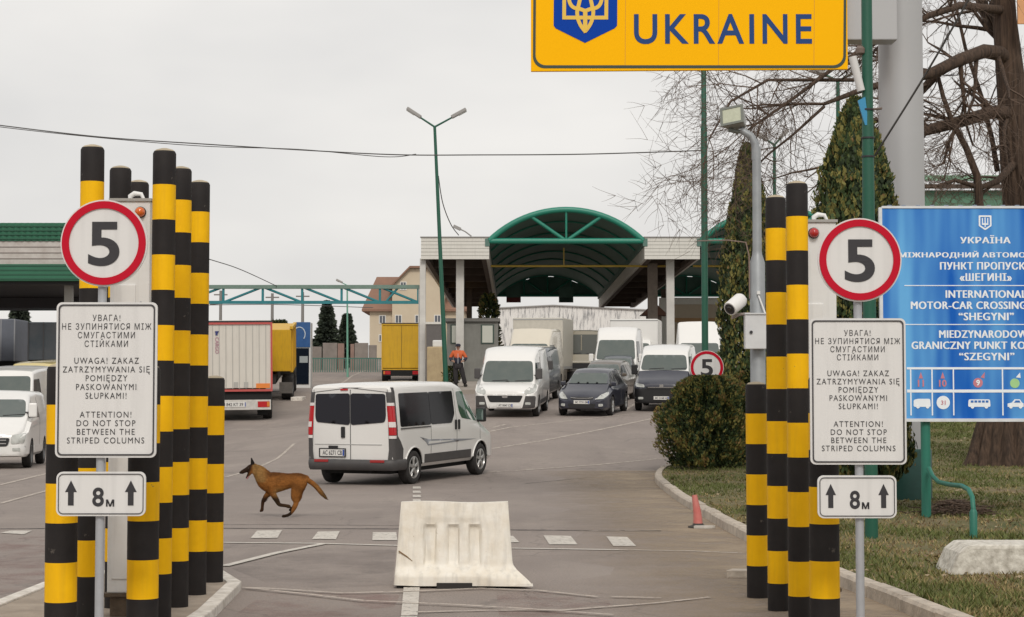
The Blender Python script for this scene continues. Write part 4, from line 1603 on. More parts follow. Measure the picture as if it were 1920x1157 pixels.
M_WHITE = car_paint('paint_white', (0.76, 0.75, 0.725), dirt=0.08)
M_CREAM = car_paint('paint_cream', (0.62, 0.57, 0.47))
M_NAVY = car_paint('paint_navy', (0.016, 0.018, 0.034), dirt=0.25)
M_SLATE = car_paint('paint_slate', (0.05, 0.06, 0.075), dirt=0.25)
M_OLIVE = car_paint('paint_beige', (0.30, 0.27, 0.205), dirt=0.3)
M_BROWN = car_paint('paint_bronze', (0.11, 0.09, 0.07), dirt=0.3)
M_CLAD = mat('cladding', (0.058, 0.055, 0.056), 0.6, var=0.4, vscale=5, col2=(0.09, 0.082, 0.075))
M_GLASSD = mat('glass_dark', (0.012, 0.012, 0.015), 0.12, spec=0.2)
M_GLASST = mat('glass_tint', (0.022, 0.023, 0.03), 0.12, spec=0.35)
M_GLASSW = mat('glass_windscreen', (0.085, 0.105, 0.098), 0.05, var=0.4, vscale=2, col2=(0.14, 0.15, 0.135), spec=0.55)  # sky reflection and lit interior are put into this pale base colour
M_GLASSG = mat('glass_green', (0.05, 0.10, 0.07), 0.05, spec=0.5)
M_TYRE = mat('tyre', (0.018, 0.017, 0.017), 0.85, var=0.5, vscale=8, col2=(0.05, 0.046, 0.042))
M_RIM = mat('rim_alloy', (0.50, 0.50, 0.49), 0.3, metal=0.7)
M_RIMS = mat('rim_steel', (0.22, 0.22, 0.22), 0.45, metal=0.5)
M_TAIL = mat('tail_red', (0.45, 0.006, 0.012), 0.18, coat=0.6)
M_TAILW = mat('tail_white', (0.72, 0.68, 0.66), 0.2, coat=0.5)
M_HEAD = mat('headlight', (0.52, 0.53, 0.50), 0.12, var=0.5, vscale=9, col2=(0.25, 0.26, 0.25), coat=0.6)
M_AMB = mat('indicator_amber', (0.6, 0.2, 0.03), 0.3)
M_PLATE = mat('number_plate', (0.66, 0.65, 0.62), 0.5)
M_PLTXT = mat('plate_ink', (0.04, 0.04, 0.05), 0.6)
M_PLBLUE = mat('plate_blue', (0.02, 0.06, 0.3), 0.6)
M_GRILLE = mat('grille_black', (0.015, 0.015, 0.016), 0.5)
M_CHROME = mat('chrome', (0.6, 0.6, 0.6), 0.15, metal=0.9)
M_SEAMV = mat('panel_gap', (0.10, 0.10, 0.10), 0.7)
M_MUD = mat('underbody', (0.012, 0.012, 0.012), 0.9)


class Body:
    """lofted shell: stations (x, z0, w0, zb, wb, zt, wt, r, crown) from rear to front"""

    def __init__(self, st):
        self.st = sorted(st, key=lambda s: s[0])
        self.rings = [self.half(s) for s in self.st]
        self.xr, self.xf = self.st[0][0], self.st[-1][0]

    @staticmethod
    def half(s):
        x, z0, w0, zb, wb, zt, wt, r, cr = s
        zb = min(zb, zt - 0.05)
        r = min(r, (zt - zb) * 0.9)
        q = [(0, z0), (w0 - 0.06, z0), (w0, z0 + 0.07), (w0 + (wb - w0) * 0.75, z0 + (zb - z0) * 0.45), (wb, z0 + (zb - z0) * 0.8), (wb - 0.004, zb),
             (wb + (wt - wb) * 0.55, zb + (zt - r - zb) * 0.55), (wt, zt - r)]
        for a in (22, 45, 68, 90):
            q.append((wt - r + r * cos(R(a)), zt - r + r * sin(R(a))))
        q += [((wt - r) * 0.6, zt + cr * 0.7), (0, zt + cr)]
        return q

    def ring(self, x):
        xs = [s[0] for s in self.st]
        x = max(xs[0], min(xs[-1], x))
        for i in range(len(xs) - 1):
            if x <= xs[i + 1]:
                t = (x - xs[i]) / (xs[i + 1] - xs[i])
                return [(a[0] + (b[0] - a[0]) * t, a[1] + (b[1] - a[1]) * t) for a, b in zip(self.rings[i], self.rings[i + 1])]

    def w(self, x, z):
        q = self.ring(x)
        best = 0.0
        for a, b in zip(q[1:], q[2:]):
            lo, hi = min(a[1], b[1]), max(a[1], b[1])
            if lo - 1e-6 <= z <= hi + 1e-6:
                t = 0 if hi - lo < 1e-6 else (z - a[1]) / (b[1] - a[1])
                best = max(best, a[0] + (b[0] - a[0]) * max(0, min(1, t)))
        return best

    def top(self, x, y):
        q = self.ring(x)
        y = abs(y)
        for a, b in zip(q[:1:-1], q[-2:0:-1]):
            if a[0] - 1e-6 <= y <= b[0] + 1e-6 and b[0] > a[0]:
                return a[1] + (b[1] - a[1]) * (y - a[0]) / (b[0] - a[0])
        return -9

    def inside(self, x, y, z):
        q = self.ring(x)
        return z < q[-1][1] and z > q[0][1] - 1e-6 and abs(y) <= self.w(x, min(z, q[-1][1])) + 1e-9 if z <= q[8][1] else (abs(y) < q[7][0] and z <= self.top(x, y))

    def fx(self, y, z, front=True):
        a, b = (self.xf, 0.0) if front else (self.xr, 0.0)
        if self.inside(a, y, z):
            return a
        n = 60
        prev = a
        for i in range(1, n + 1):
            x = a + (b - a) * i / n
            if self.inside(x, y, z):
                lo, hi = prev, x
                for _ in range(14):
                    m = (lo + hi) / 2
                    if self.inside(m, y, z):
                        hi = m
                    else:
                        lo = m
                return hi
            prev = x
        return a

    def mesh(self, name, mats, arches=None):
        mb = MB()
        loops = []
        for s, rg_ in zip(self.st, self.rings):
            ring = [(s[0], y, z) for y, z in rg_] + [(s[0], -y, z) for y, z in reversed(rg_[1:-1])]
            loops.append(ring)
        n = len(loops[0])
        mb.add([p for l_ in loops for p in l_], [])
        for i in range(len(loops) - 1):
            for k in range(n):
                a, b = i * n + k, i * n + (k + 1) % n
                mb.f.append((a, a + n, b + n, b))
                mb.mi.append(0)
        for i, rev in ((0, False), (len(loops) - 1, True)):
            f = tuple(i * n + k for k in range(n))
            mb.f.append(f if not rev else tuple(reversed(f)))
            mb.mi.append(0)
        me = mb.mesh(name, mats, smooth=32)
        if arches:
            o = link('tmp', me)
            cb_ = MB()
            for (ax, r, wd_, az) in arches:
                for s in (-1, 1):
                    M = Matrix.Translation((ax, s * (wd_ - 0.14), az)) @ Matrix.Rotation(R(90), 4, 'X')
                    cb_.lathe([(r, -0.2), (r, 0.2)], 28, M, mi=1)
            cm = cb_.mesh('cut', mats)
            co = link('cut', cm)
            md = o.modifiers.new('b', 'BOOLEAN')
            md.object = co
            md.operation = 'DIFFERENCE'
            md.solver = 'EXACT'
            dg = bpy.context.evaluated_depsgraph_get()
            m2 = bpy.data.meshes.new_from_object(o.evaluated_get(dg))
            bpy.data.objects.remove(o)
            bpy.data.objects.remove(co)
            m2.name = name
            m2.shade_smooth()
            m2.set_sharp_from_angle(angle=R(32))
            me = m2
        return me

    # lifted panels
    def side(self, poly, s, off=0.006, cuts=4, skirt=True):
        return self._lift(poly, lambda a, b, d: Vector((a, s * (self.w(a, b) + d), b)), off, cuts)

    def front(self, poly, off=0.008, cuts=4):
        return self._lift(poly, lambda a, b, d: Vector((self.fx(a, b) + d, a, b)), off, cuts)

    def rear(self, poly, off=0.008, cuts=4):
        return self._lift(poly, lambda a, b, d: Vector((self.fx(a, b, False) - d, a, b)), off, cuts)

    def _lift(self, poly, fn, off, cuts):
        mb = project_poly(poly, lambda a, b: fn(a, b, off), cuts)
        n = len(poly)
        # skirt back to the shell so that it reads as a fitted panel with an edge
        vs = []
        fs = []
        m = 0
        loop = []
        for i in range(n):
            p, q = poly[i], poly[(i + 1) % n]
            L = max(abs(p[0] - q[0]), abs(p[1] - q[1]))
            k = max(1, int(L / 0.1))
            for j in range(k):
                loop.append((p[0] + (q[0] - p[0]) * j / k, p[1] + (q[1] - p[1]) * j / k))
        m = len(loop)
        vs = [fn(a, b, off) for a, b in loop] + [fn(a, b, -0.01) for a, b in loop]
        fs = [(i, (i + 1) % m, m + (i + 1) % m, m + i) for i in range(m)]
        mb.add(vs, fs)
        return mb


_wheel_cache = {}


def wheel(parent, x, y, r, w, side, rimm=None, style='five', rr=0.66):
    key = (round(r, 3), round(w, 3), side, style, (rimm or M_RIM).name)
    if key not in _wheel_cache:
        M = Matrix.Rotation(R(-90 * side), 4, 'X')       # local z -> outward
        h = w / 2
        ty = MB().lathe([(r * 0.62, -h), (r * 0.9, -h), (r * 0.98, -h * 0.8), (r, -h * 0.5), (r, h * 0.5), (r * 0.98, h * 0.82), (r * 0.9, h), (r * 0.72, h), (r * rr, h * 0.9), (r * rr, h * 0.2), (0.02, h * 0.15)], 32, M).mesh('wheel', M_TYRE, smooth=40)
        rb = MB()
        rb.lathe([(r * rr, h * 0.93), (r * (rr - 0.06), h * 0.97), (r * (rr - 0.09), h * 0.75), (r * (rr - 0.1), h * 0.3)], 32, M, cap=False)
        if style == 'five':
            for k in range(5):
                a = 2 * pi * k / 5 + 0.3
                for s2 in (-0.11, 0.11):
                    p0 = M @ Vector((0.12 * r * cos(a), 0.12 * r * sin(a), h * 0.82))
                    p1 = M @ Vector((r * (rr - 0.05) * cos(a + s2), r * (rr - 0.05) * sin(a + s2), h * 0.78))
                    rb.tube([p0, p1], [r * 0.075, r * 0.06], 6)
            rb.lathe([(r * 0.2, h * 0.5), (r * 0.2, h * 0.85), (r * 0.12, h * 0.92), (0.005, h * 0.93)], 20, M)
        else:
            rb.lathe([(r * (rr - 0.08), h * 0.55), (r * 0.42, h * 0.72), (r * 0.34, h * 0.4), (r * 0.2, h * 0.45), (r * 0.18, h * 0.8), (0.01, h * 0.82)], 24, M)
        ri = rb.mesh('rim', rimm or M_RIM, smooth=40)
        _wheel_cache[key] = (ty, ri)
    ty, ri = _wheel_cache[key]
    wo = link('wheel', ty, parent, (x, y, r))
    link('rim', ri, wo)
    return wo


def place(t, x, y, psi, dz=0.0):
    """stand a vehicle on the sloping ground, nose towards psi (radians from +X)"""
    f = Vector((cos(psi), sin(psi)))
    l_ = Vector((-sin(psi), cos(psi)))
    zf = (gz(x + f.x * 1.5, y + f.y * 1.5) - gz(x - f.x * 1.5, y - f.y * 1.5)) / 3.0
    zl = (gz(x + l_.x * 0.8, y + l_.y * 0.8) - gz(x - l_.x * 0.8, y - l_.y * 0.8)) / 1.6
    F = Vector((f.x, f.y, zf)).normalized()
    L = Vector((l_.x, l_.y, zl))
    L = (L - F * L.dot(F)).normalized()
    U = F.cross(L)
    M = Matrix((F, L, U)).transposed().to_4x4()
    M.translation = Vector((x, y, gz(x, y) + dz))
    t.matrix_basis = M
    return M


def plate(t, p, txt, psi_front=True, w=0.52, h=0.115, m=None):
    """number plate at local p, facing +x (front) or -x"""
    s = 1 if psi_front else -1
    b = MB().box(p, (0.012, w, h))
    o = b.build('number_plate', m or M_PLATE, t, bevel=0.004)
    MB().box((p[0] + s * 0.007, p[1] + (0.5 * w - 0.03) * (-s) * -1, p[2]), (0.004, 0.035, h * 0.8)).build('plate_band', M_PLBLUE, o)
    if txt:
        lettering('lettering', txt, M_PLTXT, o, (p[0] + s * 0.0085, p[1], p[2]), height=h * 0.62, width=w * 0.78, bold=0.015, rot=(0, 0, R(90 if s > 0 else -90)))
    return o


def mirror(t, x, y, z, side, m=None, size=(0.12, 0.2, 0.3)):
    o = MB().box((x, side * (y + size[1] / 2 + 0.03), z), size).build('wing_mirror', m or M_CLAD, t, bevel=0.035)
    MB().box((x, side * (y + 0.01), z - size[2] * 0.2), (0.06, 0.12, 0.06)).build('mirror_arm', M_CLAD, o)
    MB().box((x - size[0] / 2 - 0.003, side * (y + size[1] / 2 + 0.03), z + 0.01), (0.008, size[1] * 0.78, size[2] * 0.75)).build('mirror_glass', mat('mirror_glass', (0.25, 0.32, 0.3), 0.03, metal=0.8), o)
    return o


# ---------- front-facing van of any size
def make_van(label, L=5.0, W=2.0, H=2.25, body=M_WHITE, lower=M_CLAD, hood_z=1.22, cowl=1.62, roof=0.62, nose_z=0.95, bumper=True, bump_top=0.62, glassm=None,
             plate_txt='AC 4820 BK', head='tall', grille='wide', mirrors=True, roofm=None, name='van', cat='van', wr=0.33, hoodm=None, small=False, sidewin=True, group=None, floor=0.28, wind_w=0.9, tall_roof=0.0, upperm=None):
    t = thing(name, label, cat, group=group)
    hw = W / 2
    f = L / 2
    r = -L / 2
    T = 0.1
    st = [
        (r, floor + 0.05, hw * 0.90, 1.15, hw * 0.94, H - 0.12, hw * 0.80, 0.1, 0.02),
        (r + 0.08, floor, hw * 0.97, 1.15, hw * 0.99, H - 0.05, hw * 0.86, 0.12, 0.03),
        (r + 0.4, floor, hw * 0.98, 1.15, hw, H - 0.02, hw * 0.87, 0.13, 0.03),
        (roof - 0.7, floor, hw * 0.98, 1.15, hw, H - 0.02, hw * 0.87, 0.13, 0.03),
        (roof, floor, hw * 0.98, 1.15, hw, H - 0.08 - tall_roof, hw * 0.82, 0.11, 0.035),
        (cowl, floor, hw * 0.98, 1.08, hw * 0.99, hood_z + 0.02, hw * 0.88, 0.05, 0.03),
        (f - 0.35, floor, hw * 0.97, 0.86, hw * 0.98, nose_z + 0.06, hw * 0.86, 0.08, 0.03),
        (f - 0.14, floor, hw * 0.93, 0.8, hw * 0.92, nose_z - 0.02, hw * 0.78, 0.09, 0.02),
        (f - 0.03, floor + 0.02, hw * 0.84, 0.74, hw * 0.82, nose_z - 0.09, hw * 0.68, 0.08, 0.01),
        (f, floor + 0.04, hw * 0.76, 0.7, hw * 0.74, nose_z - 0.16, hw * 0.62, 0.07, 0.0)]
    B = Body(st)
    ax_f, ax_r = f - 0.95, r + 0.95 if L < 5.2 else r + 1.1
    ar = [(ax_f, wr + 0.06, hw, wr), (ax_r, wr + 0.06, hw, wr)]
    bm_ = B.mesh('body', [body, M_MUD], None if small else ar)
    if upperm:
        bm_.materials.append(upperm)
        for p_ in bm_.polygons:
            if p_.material_index == 0 and p_.center.z > hood_z + 0.03:
                p_.material_index = 2
    link('body', bm_, t)
    if hoodm:
        pl = [(-hw * 0.80, nose_z - 0.05), (hw * 0.80, nose_z - 0.05), (hw * 0.82, hood_z - 0.05), (-hw * 0.82, hood_z - 0.05)]
        B.front(rpoly(pl, 0.06), 0.03).build('bonnet', hoodm, t, smooth=40)
    # windscreen
    zt_ = H - 0.14 - tall_roof
    ww = hw * 0.80
    pl = rpoly([(-ww * 1.03, hood_z + 0.06), (ww * 1.03, hood_z + 0.06), (ww * 0.93, zt_ - 0.08), (-ww * 0.93, zt_ - 0.08)], 0.12, 4)
    ws = B.front(pl, 0.022).build('windscreen', glassm or M_GLASSW, t, smooth=60)
    if not small:
        wb_ = MB()
        for y0 in (-0.5, 0.25):
            wb_.tube([(B.fx(y0, hood_z + 0.09) + 0.03, y0, hood_z + 0.09), (B.fx(y0 + 0.5, hood_z + 0.12) + 0.03, y0 + 0.5, hood_z + 0.12)], 0.012, 5)
        wb_.build('wiper', M_SIGNK, ws)
    if sidewin:
        for s in (-1, 1):
            z1 = min(H - 0.33, H - 0.28 - tall_roof)
            pl = rpoly([(roof + 0.02 - 0.62, 1.2), (cowl - 0.18, 1.2), (cowl - 0.30, 1.28), (roof + 0.12, z1), (roof - 0.62, z1)], 0.06)
            B.side(pl, s, 0.006).build('side_window', M_GLASSD, t, smooth=60)
    # bumper
    bf = [(-hw * 0.93, floor + 0.03), (hw * 0.93, floor + 0.03), (hw * 0.95, bump_top), (-hw * 0.95, bump_top)]
    B.front(rpoly(bf, 0.06), 0.03, 5).build('front_bumper', lower, t, smooth=50)
    g = [(-hw * 0.50, bump_top - 0.02), (hw * 0.50, bump_top - 0.02), (hw * 0.56, nose_z - 0.17), (-hw * 0.56, nose_z - 0.17)]
    if grille == 'wide':
        fr_ = B.front(rpoly([(-hw * 0.54, bump_top - 0.40), (hw * 0.54, bump_top - 0.40), (hw * 0.66, bump_top + 0.06), (-hw * 0.66, bump_top + 0.06)], 0.06), 0.045).build('grille_surround', body, t, smooth=50)
        B.front(rpoly([(-hw * 0.47, bump_top - 0.20), (hw * 0.47, bump_top - 0.20), (hw * 0.57, bump_top + 0.015), (-hw * 0.57, bump_top + 0.015)], 0.05), 0.056).build('grille', M_GRILLE, t, smooth=50)
        B.front(rpoly([(-0.09, bump_top - 0.06), (0.09, bump_top - 0.06), (0.09, bump_top + 0.03), (-0.09, bump_top + 0.03)], 0.04), 0.066).build('badge', M_CHROME, t)
        pz = bump_top - 0.30
    else:
        B.front(rpoly(g, 0.05), 0.04).build('grille', M_GRILLE, t, smooth=50)
        b_ = MB()
        for zz in (bump_top + 0.05, bump_top + 0.13):
            if zz < nose_z - 0.17:
                b_.box((B.fx(0, zz) + 0.045, 0, zz), (0.012, hw * 0.95, 0.022))
        b_.box((B.fx(0, bump_top + 0.1) + 0.05, 0, bump_top + 0.1), (0.014, 0.13, 0.09))
        b_.build('grille_bar', M_CHROME, t)
        pz = 0.47
    if plate_txt:
        plate(t, (B.fx(0, pz) + 0.06, 0, pz), plate_txt)
    for s in (-1, 1):
        if head == 'tall':
            pl = [(s * hw * 0.62, bump_top + 0.03), (s * hw * 0.93, bump_top + 0.12), (s * hw * 0.955, nose_z + 0.05), (s * hw * 0.86, nose_z + 0.13), (s * hw * 0.60, nose_z - 0.08)]
        else:
            pl = [(s * hw * 0.58, bump_top + 0.04), (s * hw * 0.90, bump_top + 0.06), (s * hw * 0.94, nose_z - 0.05), (s * hw * 0.60, nose_z - 0.10)]
        if s < 0:
            pl = pl[::-1]
        B.front(rpoly(pl, 0.05), 0.02).build('headlight', M_HEAD, t, smooth=50)
        if not small:
            B.front(rpoly([(s * hw * 0.72 + d * 0.09, 0.42 + e) for d, e in ((-1, 0), (1, 0), (1, 0.08), (-1, 0.08))], 0.03), 0.042).build('fog_light', M_HEAD, t)
        if mirrors:
            mirror(t, cowl - 0.25, B.w(cowl - 0.25, 1.3), 1.38, s, m=lower, size=(0.12, 0.2, 0.34))
        for ax in (ax_f, ax_r):
            wheel(t, ax, s * (hw - 0.115), wr, 0.21, s, M_RIMS, 'steel')
        # sill / door seams
        if not small:
            B.side([(ax_r + wr + 0.1, floor + 0.1), (ax_f - wr - 0.1, floor + 0.1), (ax_f - wr - 0.1, floor + 0.24), (ax_r + wr + 0.1, floor + 0.24)], s, 0.012).build('sill_trim', lower, t)
            B.side([(roof - 0.66, 0.5), (roof - 0.645, 0.5), (roof - 0.645, 1.9 if H > 2.1 else 1.7), (roof - 0.66, 1.9 if H > 2.1 else 1.7)], s, 0.003).build('door_seam', M_SEAMV, t)
    return t, B


# ---------- front-facing hatchback
def make_hatch(label, paint, L=4.25, W=1.77, H=1.48, plate_txt='BC 7731 EM', name='hatchback', small=False):
    t = thing(name, label, 'car')
    hw = W / 2
    f, r = L / 2, -L / 2
    st = [
        (r, 0.42, hw * 0.78, 0.7, hw * 0.80, 0.92, hw * 0.70, 0.1, 0.02),
        (r + 0.12, 0.3, hw * 0.92, 0.75, hw * 0.93, 1.05, hw * 0.74, 0.1, 0.03),
        (r + 0.5, 0.22, hw * 0.97, 0.86, hw * 0.99, H - 0.09, hw * 0.68, 0.1, 0.03),
        (r + 1.1, 0.2, hw * 0.97, 0.88, hw, H - 0.02, hw * 0.70, 0.11, 0.03),
        (0.05, 0.2, hw * 0.97, 0.88, hw, H - 0.01, hw * 0.70, 0.11, 0.03),
        (0.45, 0.2, hw * 0.97, 0.88, hw, H - 0.08, hw * 0.68, 0.1, 0.035),
        (1.15, 0.2, hw * 0.97, 0.86, hw * 0.99, 0.96, hw * 0.82, 0.06, 0.05),
        (f - 0.45, 0.2, hw * 0.96, 0.72, hw * 0.97, 0.80, hw * 0.80, 0.07, 0.05),
        (f - 0.18, 0.22, hw * 0.90, 0.62, hw * 0.90, 0.70, hw * 0.72, 0.07, 0.03),
        (f - 0.05, 0.24, hw * 0.80, 0.55, hw * 0.80, 0.62, hw * 0.6, 0.06, 0.02),
        (f, 0.28, hw * 0.68, 0.48, hw * 0.66, 0.55, hw * 0.5, 0.05, 0.0)]
    B = Body(st)
    axf, axr = f - 0.85, r + 0.78
    link('body', B.mesh('body', [paint, M_MUD], [(axf, 0.37, hw, 0.32), (axr, 0.37, hw, 0.32)]), t)
    pl = rpoly([(-hw * 0.80, 1.035), (hw * 0.80, 1.035), (hw * 0.62, H - 0.12), (-hw * 0.62, H - 0.12)], 0.09, 4)
    B.front(pl, 0.022).build('windscreen', M_GLASSW, t, smooth=60)
    for s in (-1, 1):
        B.side(rpoly([(r + 0.75, 0.95), (-0.35, 0.95), (-0.35, H - 0.15), (r + 0.95, H - 0.17)], 0.06), s, 0.006).build('side_window', M_GLASSD, t, smooth=60)
        B.side(rpoly([(-0.28, 0.95), (0.98, 0.95), (0.36, H - 0.17), (-0.28, H - 0.15)], 0.06), s, 0.006).build('side_window', M_GLASSD, t, smooth=60)
        pl = [(s * hw * 0.52, 0.56), (s * hw * 0.80, 0.58), (s * hw * 0.93, 0.70), (s * hw * 0.88, 0.80), (s * hw * 0.66, 0.70)]
        B.front(rpoly(pl if s > 0 else pl[::-1], 0.04), 0.02).build('headlight', M_HEAD, t, smooth=50)
        pl = [(s * hw * 0.62, 0.33), (s * hw * 0.78, 0.34), (s * hw * 0.78, 0.42), (s * hw * 0.62, 0.42)]
        B.front(rpoly(pl if s > 0 else pl[::-1], 0.03), 0.025).build('fog_light', M_HEAD, t)
        mirror(t, 0.95, B.w(0.95, 0.98), 1.02, s, m=paint, size=(0.1, 0.17, 0.13))
        for ax in (axf, axr):
            wheel(t, ax, s * (hw - 0.105), 0.315, 0.2, s)
        B.side([(-0.32, 0.4), (-0.308, 0.4), (-0.308, 1.3), (-0.32, 1.3)], s, 0.003).build('door_seam', M_SEAMV, t)
    B.front(rpoly([(-hw * 0.48, 0.30), (hw * 0.48, 0.30), (hw * 0.52, 0.42), (-hw * 0.52, 0.42)], 0.04), 0.018).build('lower_grille', M_GRILLE, t)
    B.front(rpoly([(-hw * 0.40, 0.555), (hw * 0.40, 0.555), (hw * 0.44, 0.64), (-hw * 0.44, 0.64)], 0.03), 0.018).build('grille', M_GRILLE, t)
    b = MB()
    pts = [(y, 0.60 + 0.025 * (1 - (y / (hw * 0.42)) ** 2) * -1 + 0.012) for y in [hw * 0.42 * k / 6 for k in range(-6, 7)]]
    b.tube([(B.fx(y, z) + 0.03, y, z) for y, z in pts], 0.012, 6)
    b.build('chrome_strip', M_CHROME, t, smooth=60)
    plate(t, (B.fx(0, 0.47) + 0.035, 0.0, 0.47), plate_txt)
    return t, B


# ---------- 1. the white passenger van seen from behind
def passenger_van():
    t = thing('passenger_van', 'white passenger van seen from its back right corner, driving off behind the running dog', 'van')
    L, W, H = 4.78, 1.90, 1.96
    hw, f, r = W / 2, L / 2, -L / 2
    st = [
        (r, 0.46, hw * 0.935, 1.1, hw * 0.94, H - 0.10, hw * 0.875, 0.09, 0.0),
        (r + 0.035, 0.40, hw * 0.965, 1.1, hw * 0.97, H - 0.06, hw * 0.90, 0.10, 0.01),
        (r + 0.13, 0.36, hw * 0.98, 1.1, hw * 0.99, H - 0.045, hw * 0.915, 0.11, 0.02),
        (r + 0.5, 0.32, hw * 0.98, 1.1, hw, H - 0.03, hw * 0.92, 0.12, 0.025),
        (-0.2, 0.32, hw * 0.98, 1.1, hw, H - 0.02, hw * 0.91, 0.12, 0.025),
        (0.45, 0.32, hw * 0.98, 1.1, hw, H - 0.03, hw * 0.90, 0.12, 0.02),
        (0.85, 0.32, hw * 0.98, 1.1, hw, H - 0.12, hw * 0.86, 0.12, 0.03),
        (1.2, 0.32, hw * 0.98, 1.08, hw, H - 0.34, hw * 0.80, 0.1, 0.03),
        (1.62, 0.32, hw * 0.98, 1.0, hw * 0.99, 1.20, hw * 0.84, 0.06, 0.03),
        (2.02, 0.3, hw * 0.96, 0.85, hw * 0.97, 1.00, hw * 0.84, 0.08, 0.03),
        (2.24, 0.3, hw * 0.9, 0.76, hw * 0.9, 0.86, hw * 0.74, 0.08, 0.02),
        (2.36, 0.34, hw * 0.8, 0.66, hw * 0.78, 0.74, hw * 0.6, 0.06, 0.01),
        (f, 0.4, hw * 0.7, 0.58, hw * 0.68, 0.66, hw * 0.54, 0.05, 0.0)]
    B = Body(st)
    wr = 0.325
    axr, axf = r + 0.82, r + 0.82 + 3.08
    link('body', B.mesh('body', [M_WHITE, M_MUD], [(axf, 0.385, hw, wr), (axr, 0.385, hw, wr)]), t)
    # black arch lips on the outside
    for s in (-1, 1):
        for ax in (axf, axr):
            b = MB()
            pts = []
            for k in range(19):
                a = R(-12 + 204 * k / 18)
                x, z = ax + 0.392 * cos(a), wr + 0.392 * sin(a)
                if z > 0.33:
                    pts.append((x, s * (B.w(x, z) + 0.002), z))
            b.tube(pts, 0.016, 6)
            b.build('arch_lip', M_WHITE, t, smooth=60)
            wheel(t, ax, s * (hw - 0.115), wr, 0.215, s, M_RIM, 'five')
    # rear doors: glass, seam, handle
    zg0, zg1 = 1.19, 1.72
    for s in (-1, 1):
        a, b_ = (0.012, hw * 0.80)
        pl = [(s * a, zg0 - 0.035), (s * b_ * 0.96, zg0 + 0.02), (s * b_, zg0 + 0.12), (s * b_ * 0.985, zg1 + 0.03), (s * a, zg1 + 0.04)]
        pl = rpoly(pl if s > 0 else pl[::-1], 0.055, 4)
        B.rear(pl, 0.012).build('rear_window', M_GLASST, t, smooth=60)
    B.rear([(-0.007, 0.5), (0.007, 0.5), (0.007, 1.83), (-0.007, 1.83)], 0.006).build('door_seam', M_SEAMV, t)
    for s in (-1, 1):
        pl = [(s * hw * 0.865, 0.55), (s * hw * 0.876, 0.55), (s * hw * 0.835, 1.83), (s * hw * 0.825, 1.83)]
        B.rear(pl if s > 0 else pl[::-1], 0.004).build('door_seam', M_SEAMV, t)
    MB().box((r - 0.016, 0.155, 1.02), (0.03, 0.085, 0.21)).build('rear_handle', M_GRILLE, t, bevel=0.025)
    b = MB()
    b.box((r - 0.012, 0.37, 0.735), (0.03, 0.2, 0.055))
    b.build('plate_lamp', M_GRILLE, t, bevel=0.01)
    b = MB()
    b.box((r - 0.004, 0.36, 0.79), (0.012, 0.84, 0.012))
    b.box((r - 0.004, -0.36, 0.79), (0.012, 0.62, 0.012))
    b.build('pressed_line', mat('crease_grey', (0.42, 0.42, 0.41), 0.5), t)
    pl = plate(t, (r - 0.016, 0.385, 0.63), 'AC 6271 CB', False, w=0.54, h=0.14)
    bb = MB()
    bb.strip([(u * 0.29, v * 0.085) for u, v in ((-1, -1), (1, -1), (1, 1), (-1, 1))], [(u * 0.265, v * 0.066) for u, v in ((-1, -1), (1, -1), (1, 1), (-1, 1))], (r - 0.014, 0.385, 0.63), (0, -1, 0), (0, 0, 1), 0.012)
    bb.build('plate_frame', M_GRILLE, pl)
    MB().box((r + 0.01, 0.0 + 0.13, H - 0.13), (0.06, 0.16, 0.035)).build('brake_light', M_TAIL, t, bevel=0.01)
    # bumper wrapping the back corners
    bp_ = [(-hw * 0.985, 0.36), (hw * 0.985, 0.36), (hw * 0.985, 0.545), (-hw * 0.985, 0.545)]
    b = MB()
    plan = []
    for x in (-1.88, -2.1, -2.26, -2.33, -2.37):
        plan.append((x, None))
    zs = [0.30, 0.345, 0.42, 0.485, 0.505]
    outs = [0.0, 0.045, 0.06, 0.05, 0.01]
    rows = []
    for z, o_ in zip(zs, outs):
        row = []
        for x in (-1.93, -2.1, -2.25, -2.33):
            row.append((x, B.w(x, max(z, 0.47)) + o_ * 0.6, z))
        row.append((r - o_ * 0.6, hw * 0.93 + 0.2 * o_, z))
        row.append((r - o_ - 0.01, hw * 0.82, z))
        row.append((r - o_ - 0.015, hw * 0.4, z))
        full = row + [(x, -y, z2) for x, y, z2 in reversed(row)]
        rows.append(full)
    n = len(rows[0])
    b.add([p for q in rows for p in q], [(j * n + i, j * n + i + 1, (j + 1) * n + i + 1, (j + 1) * n + i) for j in range(len(rows) - 1) for i in range(n - 1)])
    b.add([(x, y, 0.505) for x, y, z in rows[-1]] + [(max(x, r + 0.02) if abs(y) < hw * 0.9 else x, y * 0.95, 0.506) for x, y, z in rows[-1]], [(i, i + 1, n + i + 1, n + i) for i in range(n - 1)])
    bo = b.build('rear_bumper', M_CLAD, t, smooth=60)
